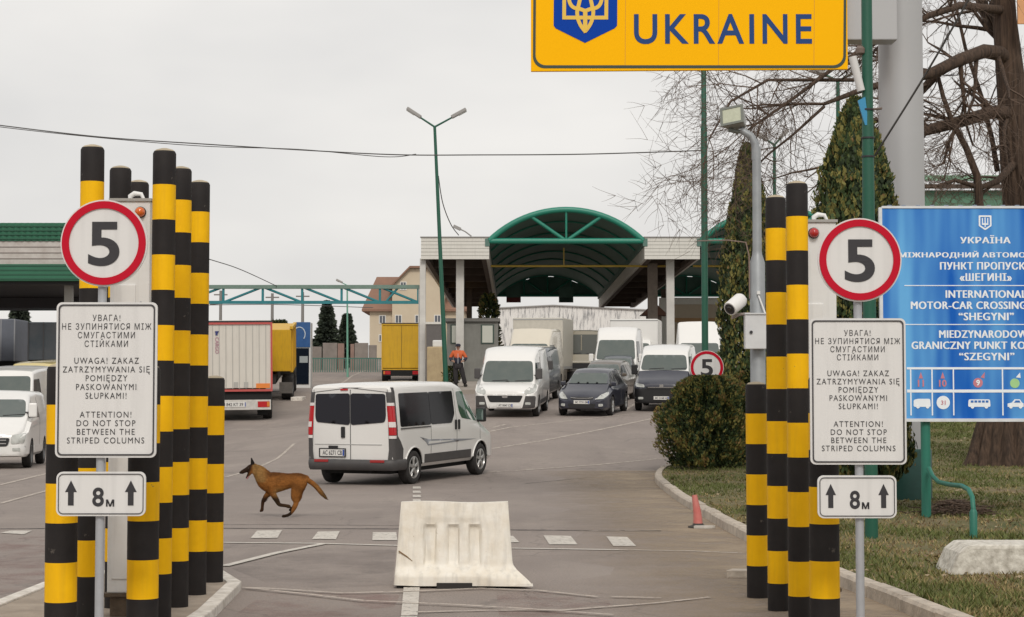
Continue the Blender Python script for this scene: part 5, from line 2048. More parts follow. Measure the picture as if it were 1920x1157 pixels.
    for s in (-1, 1):
        MB().box((r - 0.066, s * 0.60, 0.478), (0.03, 0.3, 0.05)).build('reflector', mat('reflector_red', (0.32, 0.02, 0.02), 0.35), bo, bevel=0.008)
        # dark corner pillar from bumper to roof, with the tall lamp in it
        c = MB()
        zs2 = [0.50, 0.7, 0.85, 0.95, 1.1, 1.3, 1.5, 1.65, 1.78, 1.87]
        vs = []
        for z in zs2:
            k = sm(0.75, 0.95, z)
            xb = -2.05 - 0.22 * k
            yin = hw * (0.90 - 0.0 * z) - 0.10 * sm(1.0, 1.9, z)
            ye = B.w(r + 0.001, z)
            pts = [(xb, B.w(xb, z) + 0.010), (-2.30, B.w(-2.30, z) + 0.012), (-2.33, B.w(-2.33, z) + 0.012), (r + 0.035, B.w(r + 0.035, z) + 0.012), (r - 0.008, ye + 0.004), (r - 0.010, ye - 0.07)]
            vs += [(x, s * y, z) for x, y in pts]
        c.add(vs, [(j * 6 + i, j * 6 + i + 1, (j + 1) * 6 + i + 1, (j + 1) * 6 + i) for j in range(len(zs2) - 1) for i in range(5)])
        c.build('corner_pillar', M_CLAD, t, smooth=60)
        lamp = None
        for z0, z1, m, nm in ((0.97, 1.52, M_TAIL, 'tail_light'), (1.525, 1.58, M_TAILW, 'tail_light_segment'), (1.12, 1.22, M_TAILW, 'tail_light_segment'), (0.905, 0.96, M_TAILW, 'tail_light_segment')):
            c = MB()
            vs = []
            nz2 = 6
            ex = 0.006 if nm.endswith('segment') and z0 < 1.3 and z0 > 1.0 else 0.0
            for j in range(nz2 + 1):
                z = z0 + (z1 - z0) * j / nz2
                ye = B.w(r + 0.001, z)
                mid = -2.345
                pts = [(-2.31 if not ex else -2.34, B.w(-2.31, z) + 0.013), (mid, B.w(mid, z) + 0.024 + ex), (r + 0.03, B.w(r + 0.03, z) + 0.026 + ex), (r - 0.022 - ex, ye + 0.006), (r - 0.026 - ex, ye - 0.055), (r - 0.010, ye - 0.075 + (0.03 if ex else 0))]
                vs += [(x, s * y, z) for x, y in pts]
            c.add(vs, [(j * 6 + i, j * 6 + i + 1, (j + 1) * 6 + i + 1, (j + 1) * 6 + i) for j in range(nz2) for i in range(5)])
            c.add([vs[i] for i in range(6)], [tuple(range(6))])
            c.add([vs[nz2 * 6 + i] for i in range(6)], [tuple(range(6))])
            o = c.build(nm, m, t if lamp is None else lamp, smooth=60)
            lamp = lamp or o
    # side glass
    for s in (-1, 1):
        z1 = 1.755
        sw_ = 'side_window'
        B.side(rpoly([(-2.14, 1.12), (-0.846, 1.12), (-0.846, z1), (-2.12, z1)], 0.045), s, 0.008).build(sw_, M_GLASSD, t, smooth=60)
        B.side(rpoly([(-0.834, 1.12), (0.10, 1.12), (0.27, 1.30), (0.27, z1), (-0.834, z1)], 0.05), s, 0.008).build(sw_, M_GLASSD, t, smooth=60)
        B.side(rpoly([(0.50, 1.34), (0.60, 1.20), (1.55, 1.10), (1.52, 1.17), (1.10, 1.60), (0.86, 1.74), (0.46, 1.74)], 0.05), s, 0.008).build(sw_, M_GLASSG if s < 0 else M_GLASSD, t, smooth=60)
        b = MB()
        b.tube([(-2.14, s * (B.w(-1.9, 1.09) + 0.006), 1.085), (-0.86, s * (B.w(-1, 1.09) + 0.006), 1.085)], 0.012, 5)
        b.build('window_rail', M_CLAD, t)
        for x in (0.27, 0.42):
            MB().box((x, s * (B.w(x, 1.07) + 0.018), 1.08), (0.06, 0.035, 0.2)).build('door_handle', M_GRILLE, t, bevel=0.016)
        for x, za, zb_ in ((0.345, 0.42, 1.80), (-0.84, 0.42, 1.1), (1.48, 0.5, 1.1)):
            B.side([(x - 0.005, za), (x + 0.005, za), (x + 0.005, zb_), (x - 0.005, zb_)], s, 0.003).build('door_seam', M_SEAMV, t)
        # swept graphic on the flank and grey sill
        B.side([(-1.34, 0.90), (-0.95, 0.835), (0.1, 0.80), (1.30, 0.755), (0.35, 0.735), (-0.98, 0.715), (-1.08, 0.79)], s, 0.004, 5).build('flank_graphic', mat('graphic_grey', (0.26, 0.27, 0.29), 0.5), t, smooth=60)
        B.side([(-0.93, 0.80), (0.0, 0.775), (0.2, 0.76), (-0.96, 0.745)], s, 0.007, 5).build('graphic_highlight', M_WHITE, t, smooth=60)
        B.side([(-1.12, 0.385), (1.02, 0.385), (1.02, 0.555), (-1.12, 0.555)], s, 0.012, 5).build('sill_trim', M_CLAD, t, smooth=60)
        mirror(t, 1.45, B.w(1.45, 1.15) - 0.02, 1.24, s, m=M_GRILLE, size=(0.13, 0.2, 0.29))
    # windscreen and front lamps, turned away
    pl = rpoly([(-0.74, 1.26), (0.74, 1.26), (0.66, 1.72), (-0.66, 1.72)], 0.08)
    B.front(pl, 0.02).build('windscreen', M_GLASSW, t, smooth=60)
    B.front(rpoly([(-0.8, 0.36), (0.8, 0.36), (0.8, 0.6), (-0.8, 0.6)], 0.05), 0.03).build('front_bumper', M_CLAD, t, smooth=60)
    for s in (-1, 1):
        pl = [(s * 0.5, 0.66), (s * 0.8, 0.7), (s * 0.82, 0.86), (s * 0.55, 0.76)]
        B.front(rpoly(pl if s > 0 else pl[::-1], 0.04), 0.02).build('headlight', M_HEAD, t, smooth=60)
    b = MB()
    b.bx(-2.1, 2.0, -0.7, 0.7, 0.22, 0.36)
    b.tube([(-2.3, -0.35, 0.27), (-1.5, -0.35, 0.27)], 0.035, 8)
    b.build('underbody', M_MUD, t)
    return t


t = passenger_van()
psi = R(66.5)
q = G(778, 907.5)                      # ground point of the right rear wheel
fw, lf = Vector((cos(psi), sin(psi))), Vector((-sin(psi), cos(psi)))
cpos = Vector((q.x, q.y)) - fw * (-2.39 + 0.82) - lf * (-0.95)
place(t, cpos.x, cpos.y, psi)


def put(t, px, Y, head_deg, dz=0.0):
    """head_deg: nose direction, 270 = straight at the camera"""
    place(t, X(px, Y), Y, R(head_deg), dz)


# ---------- 2. queue facing the camera
t, _ = make_van('white delivery van at the head of the queue, beside the person in the orange jacket', L=5.0, W=2.05, H=2.2, bump_top=0.70, hood_z=1.06, nose_z=0.94, cowl=1.75, roof=1.0, tall_roof=0.20, plate_txt='AT 9047 CE')
put(t, 962, 62.3, 264)
t, _ = make_hatch('dark blue hatchback waiting in the middle lane right of the white delivery van', M_NAVY)
put(t, 1113, 62.5, 257)
t, _ = make_van('navy fronted van with white pillars and roof, partly hidden by the round bush', L=4.9, W=1.95, H=2.18, body=M_NAVY, upperm=M_WHITE, lower=M_GRILLE, grille='bars', head='low', cowl=1.40, roof=0.75, bump_top=0.78, hood_z=1.32, nose_z=1.02, tall_roof=0.08, plate_txt='BC 3168 HI')
put(t, 1250, 65.5, 261)
t, _ = make_hatch('slate grey hatchback behind the bronze estate car, before the tall white van', M_SLATE, plate_txt='BC 5520 AO', W=1.75)
put(t, 1160, 80.5, 261)
t, _ = make_hatch('bronze estate car half hidden directly behind the dark blue hatchback', M_BROWN, plate_txt='BC 1186 KT', W=1.74, H=1.5, name='estate_car')
put(t, 1137, 70.3, 257)
t, _ = make_van('tall white van with a square windscreen behind the hatchbacks', L=5.6, W=2.05, H=2.72, hood_z=1.25, cowl=2.0, roof=1.15, tall_roof=0.35, nose_z=1.05, bump_top=0.6, grille='bars', plate_txt='KA 2264 MP', lower=M_WHITE)
put(t, 1160, 82.5, 263)
t, _ = make_van('dark grey van right behind the white delivery van, its flank showing', L=4.9, W=1.95, H=2.0, body=M_SLATE, plate_txt='', small=False, grille='bars')
put(t, 990, 70.3, 262)
t, _ = make_van('white van with a cream roof behind the delivery van at the head of the queue', L=5.4, W=2.0, H=2.62, body=M_CREAM, plate_txt='', grille='bars', hood_z=1.2, cowl=1.9, roof=1.0, tall_roof=0.4)
put(t, 1000, 78.0, 262)
t, _ = make_van('large white van under the canopy at the far right, behind the navy fronted van', L=5.8, W=2.2, H=2.95, plate_txt='', grille='bars', hood_z=1.2, cowl=2.1, roof=1.1, tall_roof=0.72)
put(t, 1312, 82, 263)
t, _ = make_van('white minivan at the left edge of the picture with clear headlights, front corner towards us', L=4.66, W=1.88, H=1.86, body=M_WHITE, lower=M_WHITE, hood_z=1.16, cowl=1.5, roof=0.45, nose_z=0.9, bump_top=0.55, grille='bars', head='low', plate_txt='BC 2093 TE', name='minivan', cat='minivan')
put(t, 2, 46.3, 278)
t, _ = make_van('white high roofed van behind the white minivan at the left edge', L=5.6, W=2.1, H=2.36, hood_z=1.25, cowl=2.0, roof=1.1, plate_txt='', grille='bars', lower=M_WHITE)
put(t, 24, 60, 276)
t, _ = make_van('van with a pale yellow roof showing above the white high roofed van', L=5.4, W=2.0, H=2.25, body=car_paint('paint_pale_yellow', (0.62, 0.52, 0.25)), plate_txt='', grille='bars', hood_z=1.35, cowl=1.95, roof=1.05, small=True)
put(t, 84, 72, 262)


# ---------- trucks and trailers
def box_truck(label, body, cab, L=6.5, W=2.3, H=3.1, box_gap=2.0, cabH=2.3, name='box_truck', boxm=None):
    """front facing +x; cargo box above and behind the cab"""
    t, B = make_van(label, L=5.2, W=W * 0.88, H=cabH, body=cab, plate_txt='', grille='bars', hood_z=1.3, cowl=1.9, roof=0.95, small=True, name=name, cat='truck', lower=M_CLAD)
    MB().bx(-L + 2.6, 0.7, -W / 2, W / 2, 0.85, H).build('cargo_box', boxm or body, t, bevel=0.05)
    b = MB()
    for y in (-W / 2 - 0.004, W / 2 + 0.004):
        b.bx(-L + 2.6, 0.7, y - 0.006, y + 0.006, 0.85, 0.98)
    b.bx(0.694, 0.712, -W / 2, W / 2, H - 0.1, H - 0.04)
    b.build('box_trim', mat('trim_grey', (0.35, 0.35, 0.34), 0.5), t)
    return t


t = box_truck('white box truck with a cream cargo box far back in the left queue lane', M_WHITE, M_CREAM, W=2.35, H=3.25, boxm=mat('box_cream', (0.56, 0.53, 0.46), 0.5, var=0.2))
put(t, 1012, 88, 262)
t = box_truck('white box truck whose tall pale cargo box rises behind the tall white van', M_WHITE, M_WHITE, W=2.3, H=3.25)
put(t, 1190, 90.5, 263)
# beige square lorry
t, B = make_van('square beige lorry with a split windscreen far back under the canopy', L=5.5, W=2.3, H=2.75, body=M_OLIVE, hood_z=1.5, cowl=2.45, roof=2.2, nose_z=1.3, plate_txt='', grille='bars', name='lorry', cat='lorry', sidewin=False, lower=M_GRILLE, bump_top=0.7, glassm=mat('glass_grey', (0.09, 0.095, 0.085), 0.1))
MB().box((B.fx(0, 2.0) + 0.045, 0, 2.02), (0.03, 0.05, 0.95)).build('screen_pillar', M_OLIVE, t)
put(t, 1096, 94, 264)


def semi_trailer(label, face, frame, Y, px, heading, W=2.5, L=12.0, H0=1.12, H1=3.78, txt=True, doors=False):
    """seen from behind: rear face at local x = 0, nose at +x"""
    t = thing('semi_trailer', label, 'trailer', group='trailers and lorries')
    b = MB()
    b.bx(0.03, L, -W / 2 + 0.01, W / 2 - 0.01, H0 + 0.12, H1 - 0.02)
    b.build('cargo_box', face, t, bevel=0.02)
    hw = W / 2
    b = MB()
    for y0, y1 in ((-hw, -hw + 0.07), (hw - 0.07, hw)):
        b.bx(-0.02, 0.09, y0, y1, H0, H1)
    b.bx(-0.02, 0.09, -hw + 0.07, hw - 0.07, H1 - 0.11, H1 - 0.03)
    b.bx(-0.02, 0.09, -hw + 0.07, hw - 0.07, H0, H0 + 0.08)
    fr_ = b.build('rear_frame', frame, t)
    MB().bx(-0.03, 0.14, -hw - 0.01, hw + 0.01, H1 - 0.028, H1 + 0.03).build('top_rail', M_SIGNK, t)
    b = MB()
    n = 1 if doors else 9
    for k in range(1, n + 1):
        y = -hw + W * k / (n + 1)
        b.bx(0.012, 0.04, y - 0.012, y + 0.012, H0 + 0.1, H1 - 0.12)
    b.build('door_seam', mat('seam_grey', (0.40, 0.39, 0.36), 0.6) if not doors else mat('seam_dark', (0.12, 0.09, 0.02), 0.7), t)
    if txt:
        b = MB()
        for y in (0.13, -0.25):
            b.bx(0.0, 0.03, y - 0.08, y + 0.08, H0 + 0.14, H0 + 0.36)
        b.build('door_lock', mat('seam_grey', (0.40, 0.39, 0.36), 0.6), t)
        MB().bx(-0.005, 0.028, -hw + 0.1, -hw + 0.62, H0 + 0.12, H0 + 0.30).build('hazard_panel', mat('hazard_orange', (0.72, 0.22, 0.04), 0.5), t)
        lo_ = MB()
        lo_.bx(0.0, 0.028, hw - 0.44, hw - 0.36, H1 - 0.52, H1 - 0.36)
        lo_.prism([(-0.07, 0), (0.09, 0.02), (0.02, -0.12)], (0.006, hw - 0.40, H1 - 0.38), (0, -1, 0), (0, 0, 1), 0.008)
        lo_.build('logo_mark', mat('logo_navy', (0.03, 0.04, 0.16), 0.6), t)
        lb = lettering('lettering', 'CARGO', mat('logo_mauve', (0.42, 0.22, 0.28), 0.6), t, (0.006, hw - 0.42, H1 - 0.86), height=0.14, width=0.62, bold=0.01)
        lb.rotation_euler = (0, R(0), R(-90))
        lb.matrix_basis = Matrix.Translation((0.006, hw - 0.42, H1 - 0.90)) @ Matrix.Rotation(R(-90), 4, 'Z') @ Matrix.Rotation(R(90), 4, 'Y')
    # underrun bar with plate and lamps
    b = MB()
    b.bx(0.2, L, -hw + 0.25, hw - 0.25, H0 - 0.25, H0 + 0.05)
    b.bx(0.1, 0.3, -hw + 0.05, hw - 0.05, 0.78, H0)
    b.build('chassis', M_MUD, t)
    bar = MB().bx(-0.03, 0.1, -hw + 0.06, hw - 0.06, 0.42, 0.80).build('rear_bar', mat('bar_white', (0.60, 0.58, 0.54), 0.5, var=0.4) if txt else M_MUD, t, bevel=0.015)
    for s in (-1, 1):
        MB().bx(-0.045, -0.028, s * (hw - 0.34) - 0.22, s * (hw - 0.34) + 0.22, 0.52, 0.74).build('lamp_cluster', M_TAIL, bar)
        MB().bx(-0.05, -0.046, s * (hw - 0.16) - 0.05, s * (hw - 0.16) + 0.05, 0.54, 0.72).build('lamp_segment', M_AMB, bar)
    if txt:
        plate(t, (-0.045, 0.25, 0.63), 'M 842 KT 39', False, w=1.0, h=0.2)
    for s in (-1, 1):
        for ax in (1.4, 2.7, 4.0):
            wheel(t, ax, s * (hw - 0.19), 0.5, 0.36, s, M_RIMS, 'steel')
        MB().bx(0.62, 0.66, s * (hw - 0.38) - 0.2, s * (hw - 0.38) + 0.2, 0.18, 0.9).build('mudflap', M_MUD, t)
    return t


M_TRW = mat('trailer_white', (0.63, 0.60, 0.54), 0.5, var=0.25, vscale=1.5, col2=(0.52, 0.48, 0.42), streak=0.15)
M_TRR = mat('trailer_red', (0.50, 0.09, 0.08), 0.5, var=0.2)
t = semi_trailer('white semi-trailer with a red rear frame seen from behind right of the striped columns', M_TRW, M_TRR, 71, 448, 90)
place(t, X(450, 71.0), 71.0, R(97.8))
M_TRY = mat('trailer_yellow', (0.66, 0.39, 0.015), 0.5, var=0.4, vscale=1.2, col2=(0.5, 0.27, 0.02), streak=0.3)
t = semi_trailer('yellow curtain trailer seen from behind left of the light canopy post', M_TRY, M_TRY, 117, 752, 90, txt=False, doors=True, L=8, H0=0.8, H1=3.72)
place(t, X(753, 117), 117, R(93.2))

# yellow dump truck, rear corner
t = thing('dump_truck', 'yellow dump truck half hidden behind the white semi-trailer', 'truck')
b = MB()
b.prism([(0.0, 1.35), (5.2, 1.35), (5.6, 3.35), (-0.25, 3.25)], (0, -1.2, 0), (1, 0, 0), (0, 0, 1), -2.4)
b.build('dump_body', M_TRY, t, bevel=0.03)
b = MB()
for k in range(6):
    x = 0.2 + k * 0.95
    for s in (-1, 1):
        b.bx(x, x + 0.12, s * 1.2 - 0.07, s * 1.2 + 0.07, 1.3, 3.3)
b.bx(-0.3, 5.7, -1.28, -1.14, 3.28, 3.4)
b.bx(-0.3, 5.7, 1.14, 1.28, 3.28, 3.4)
b.build('body_rib', M_TRY, t)
b = MB()
b.bx(0.3, 7.2, -0.5, 0.5, 0.75, 1.2)
b.bx(5.9, 7.8, -1.2, 1.2, 0.8, 2.9)
b.build('chassis', mat('chassis_dark', (0.05, 0.048, 0.045), 0.8, var=0.5), t, bevel=0.03)
for s in (-1, 1):
    for ax in (1.1, 2.5, 6.6):
        wheel(t, ax, s * 0.98, 0.55, 0.5, s, M_RIMS, 'steel')
    MB().bx(0.1, 0.14, s * 0.95 - 0.3, s * 0.95 + 0.3, 0.35, 0.85).build('mudflap', mat('flap_grey', (0.12, 0.11, 0.10), 0.85, var=0.5), t)
place(t, X(497, 84.5), 84.5, R(95))


# blue cab truck facing the camera
def cab_truck(label, px, Y, head, m, roofm, H=3.6, grp='trailers and lorries', trailer=None, name='cab_truck'):
    t = thing(name, label, 'truck', group=grp)
    hw = 1.22
    b = MB()
    b.prism([(-1.1, 0.9), (1.0, 0.9), (1.1, 1.7), (0.85, 2.75), (0.6, H), (-1.1, H)], (0, hw, 0), (1, 0, 0), (0, 0, 1), 2 * hw)
    b.build('cab', m, t, bevel=0.06)
    MB().prism([(-0.98, 1.72), (0.98, 1.72), (0.94, 2.6), (-0.94, 2.6)], (1.115, 0, 0), (0, 1, 0), (-0.24 / 1.0, 0, 1), 0.03).build('windscreen', M_GLASSD, t)
    MB().prism([(-1.05, 2.72), (1.05, 2.72), (1.0, H - 0.1), (-1.0, H - 0.1)], (1.22 , 0, 0), (0, 1, 0), (-0.27, 0, 1), 0.03).build('roof_deflector', roofm, t)
    MB().box((1.05, 0, 0.55), (0.3, 2.4, 0.6)).build('bumper', M_GRILLE, t, bevel=0.05)
    MB().box((1.09, 0, 1.25), (0.06, 1.7, 0.5)).build('grille', M_GRILLE, t, bevel=0.02)
    for s in (-1, 1):
        MB().box((1.2, s * 0.95, 0.62), (0.04, 0.36, 0.2)).build('headlight', M_HEAD, t, bevel=0.02)
        MB().box((0.95, s * 1.42, 2.2), (0.12, 0.2, 0.6)).build('wing_mirror', M_GRILLE, t, bevel=0.03)
        MB().bx(-0.6, 0.55, s * 1.222 - 0.005, s * 1.222 + 0.005, 1.7, 2.45).build('side_window', M_GLASSD, t)
        for ax in (0.2, -3.0):
            wheel(t, ax, s * 1.02, 0.5, 0.32, s, M_RIMS, 'steel')
    if trailer:
        MB().bx(-12, -1.6, -1.25, 1.25, 1.15, 4.0).build('cargo_box', trailer, t, bevel=0.04)
    MB().bx(-4, -0.9, -0.5, 0.5, 0.6, 1.0).build('chassis', M_MUD, t)
    put(t, px, Y, head)
    return t


yk_ = 96.0
pk = P(566, 712, yk_)
gk = gz(pk.x, yk_)
t = thing('kiosk', 'narrow kiosk with dark blue sign panel above dark glass, beside the yellow dump truck', 'kiosk', (pk.x, yk_, gk))
hk = P(0, 604, yk_).z - gk
hm = P(0, 651, yk_).z - gk
MB().bx(-0.42, 0.44, 0.02, 0.9, 0, hk - 0.02).build('shell', mat('kiosk_white', (0.62, 0.62, 0.60), 0.5), t, bevel=0.02)
pn = MB().bx(-0.44, 0.42, -0.03, 0.016, hm, hk).build('sign_panel', mat('kiosk_blue', (0.02, 0.08, 0.23), 0.35, var=0.5, col2=(0.04, 0.12, 0.30)), t, bevel=0.01)
b = MB()
b.tube([(-0.14 + 0.30 * cos(R(a)), -0.035, (hk + hm) / 2 + 0.02 + 0.36 * sin(R(a))) for a in range(-40, 130, 12)], 0.03, 6)
b.build('arc_mark', mat('swoosh_pale', (0.5, 0.56, 0.62), 0.5), pn, smooth=60)
gl = MB().bx(-0.42, 0.36, -0.02, 0.016, 0.2, hm - 0.05).build('glass', mat('kiosk_glass', (0.008, 0.012, 0.02), 0.04), t)
MB().bx(-0.12, 0.30, -0.026, -0.021, (hm) * 0.62, hm * 0.78).build('glass_reflection', mat('reflection_grey', (0.30, 0.33, 0.33), 0.5), gl)  # grey patch painted on the glass as the reflection of a white car


M_TRG = mat('trailer_grey', (0.15, 0.165, 0.20), 0.6, var=0.35, vscale=1.2)
M_TRG2 = mat('trailer_bluegrey', (0.38, 0.42, 0.46), 0.6, var=0.6, vscale=1.0, col2=(0.16, 0.25, 0.32))


def side_trailer(label, Y, px0, px1, py0, py1, m):
    """trailer broadside behind the vans, gone over by pixels only for its length"""
    x0, x1 = X(px0, Y), X(px1, Y)
    z0 = gz(x1, Y)
    t = thing('curtain_trailer', label, 'trailer', (x1, Y, z0), 0, 'trailers and lorries')
    zt, zb = P(0, py0, Y).z - z0, P(0, py1, Y).z - z0
    MB().bx(x0 - x1, 0, -1.25, 1.25, zb, zt).build('cargo_box', m, t, bevel=0.05)
    b = MB()
    n = int((x1 - x0) / 0.6)
    for k in range(n + 1):
        x = (x0 - x1) * k / n
        b.bx(x - 0.03, x + 0.03, -1.275, -1.24, zb, zt)
    b.build('curtain_post', mat('post_pale', (0.3, 0.31, 0.33), 0.6), t)
    MB().bx(x0 - x1, 0, -1.0, 1.0, zb - 0.35, zb - 0.002).build('chassis', M_MUD, t)
    for ax in (-0.9, -2.2):
        for s in (-1, 1):
            wheel(t, ax, s * 1.02, 0.5, 0.35, s, M_RIMS, 'steel')
    return t


side_trailer('dark grey curtain trailer at the left edge above the white vans', 88, -160, 40, 600, 678, M_TRG)
side_trailer('blue grey streaked trailer left of the text panel behind the white vans', 86, 66, 150, 606, 676, M_TRG2)
t = cab_truck('green cab truck between the dark grey and the blue grey trailers', 53, 98, 275, mat('truck_green', (0.12, 0.24, 0.16), 0.45, var=0.4), mat('truck_pale', (0.45, 0.47, 0.42), 0.5), H=3.4)
# ------------------------------------------------------------------ customs canopy with barrel vaults
M_TEAL = mat('teal_steel', (0.012, 0.20, 0.135), 0.42, var=0.35, vscale=2.5, col2=(0.03, 0.15, 0.11))
M_VAULT = mat('vault_sheet', (0.015, 0.15, 0.105), 0.5, var=0.3, vscale=1.5)
M_VAULTIN = mat('vault_lining', (0.10, 0.19, 0.16), 0.7, var=0.5, vscale=0.7, col2=(0.065, 0.12, 0.10))
M_FASC = mat('fascia_white', (0.66, 0.645, 0.60), 0.55, var=0.3, vscale=1.2, col2=(0.54, 0.52, 0.47), streak=0.2)
M_FGAP = mat('fascia_gap', (0.30, 0.29, 0.26), 0.7)
M_SOFF = mat('soffit_brown', (0.10, 0.075, 0.06), 0.85, var=0.5, vscale=1.5)
M_COLW = mat('column_white', (0.60, 0.585, 0.55), 0.6, var=0.3, vscale=1.5)
M_YPIPE = mat('pipe_yellow', (0.52, 0.36, 0.06), 0.5)
YF, YE = 98.0, 150.0
zf0, zf1 = P(850, 486, YF).z, P(850, 446, YF).z


def flat_roof(label, px0, px1, cols, y1=YE):
    x0, x1 = X(px0, YF), X(px1, YF)
    g = gz(x0, YF)
    t = thing('canopy_roof', label, 'canopy', (x0, YF, g), 0, 'flat canopy roofs')
    w = x1 - x0
    a, b_ = zf0 - g, zf1 - g
    b = MB()
    b.bx(0, w, -0.06, 0.14, a, b_)
    b.bx(0, 0.15, 0.14, y1 - YF, a, b_)
    b.bx(w - 0.15, w, 0.14, y1 - YF, a, b_)
    f_ = b.build('fascia', M_FASC, t)
    b = MB()
    for k in range(1, 6):
        z = a + (b_ - a) * k / 6
        b.bx(0.0, w, -0.066, -0.05, z - 0.012, z + 0.012)
    b.build('fascia_joint', M_FGAP, f_)
    MB().bx(0.1, w - 0.1, 0.0, y1 - YF - 0.05, b_ - 0.15, b_ - 0.05).build('roof_deck', M_SOFF, t)
    MB().bx(-0.04, w + 0.04, -0.1, 0.2, b_, b_ + 0.06).build('coping', mat('coping_grey', (0.22, 0.21, 0.2), 0.6), t)
    b = MB()
    n = 9
    for k in range(n):
        y = 0.5 + k * (y1 - YF - 1) / (n - 1)
        b.bx(0.15, w - 0.15, y - 0.12, y + 0.12, a + 0.05, a + 0.5)
    b.bx(0.15, 0.4, 0.2, y1 - YF - 0.2, a - 0.02, a + 0.3)
    b.bx(w - 0.4, w - 0.15, 0.2, y1 - YF - 0.2, a - 0.02, a + 0.3)
    b.build('soffit_beam', M_SOFF, t)
    for (px, yy, wd, m) in cols:
        xx = X(px, yy) - x0
        MB().bx(xx - wd / 2, xx + wd / 2, yy - YF - wd / 2, yy - YF + wd / 2, gz(X(px, yy), yy) - g - 0.3, a + 0.06).build('column', m, t, bevel=0.02)
    return t, x0, g, w


t, x0, g, w = flat_roof('left flat canopy roof with white slatted fascia beside the leaning street lamp', 789, 917,
                        ((862.5, 99.2, 0.42, M_COLW), (792.5, 98.4, 0.31, M_COLW), (880, 126, 0.35, M_SOFF)))
b = MB()
for px, py in ((862, 430), (880, 441)):
    pass
q0, q1, q2 = P(884, 443, YF + 0.5), P(872, 434, YF + 0.5), P(857, 427, YF + 0.5)
b.tube([q0 - Vector((x0, YF, g)), q1 - Vector((x0, YF, g)), q2 - Vector((x0, YF, g))], 0.035, 8)
b.box((q2.x - x0, 0.5, q2.z - g), (0.42, 0.2, 0.16), Matrix.Rotation(R(25), 3, 'Y'))
b.build('roof_lamp', MATS['lamp_head_grey'], t)
flat_roof('right flat canopy roof with white slatted fascia between the two green vaults', 1209, 1313,
          ((1257, 99.2, 0.42, M_COLW), (1224, 102, 0.52, mat('column_tan', (0.22, 0.18, 0.15), 0.8, var=0.4)), (1245, 126, 0.35, M_SOFF)))


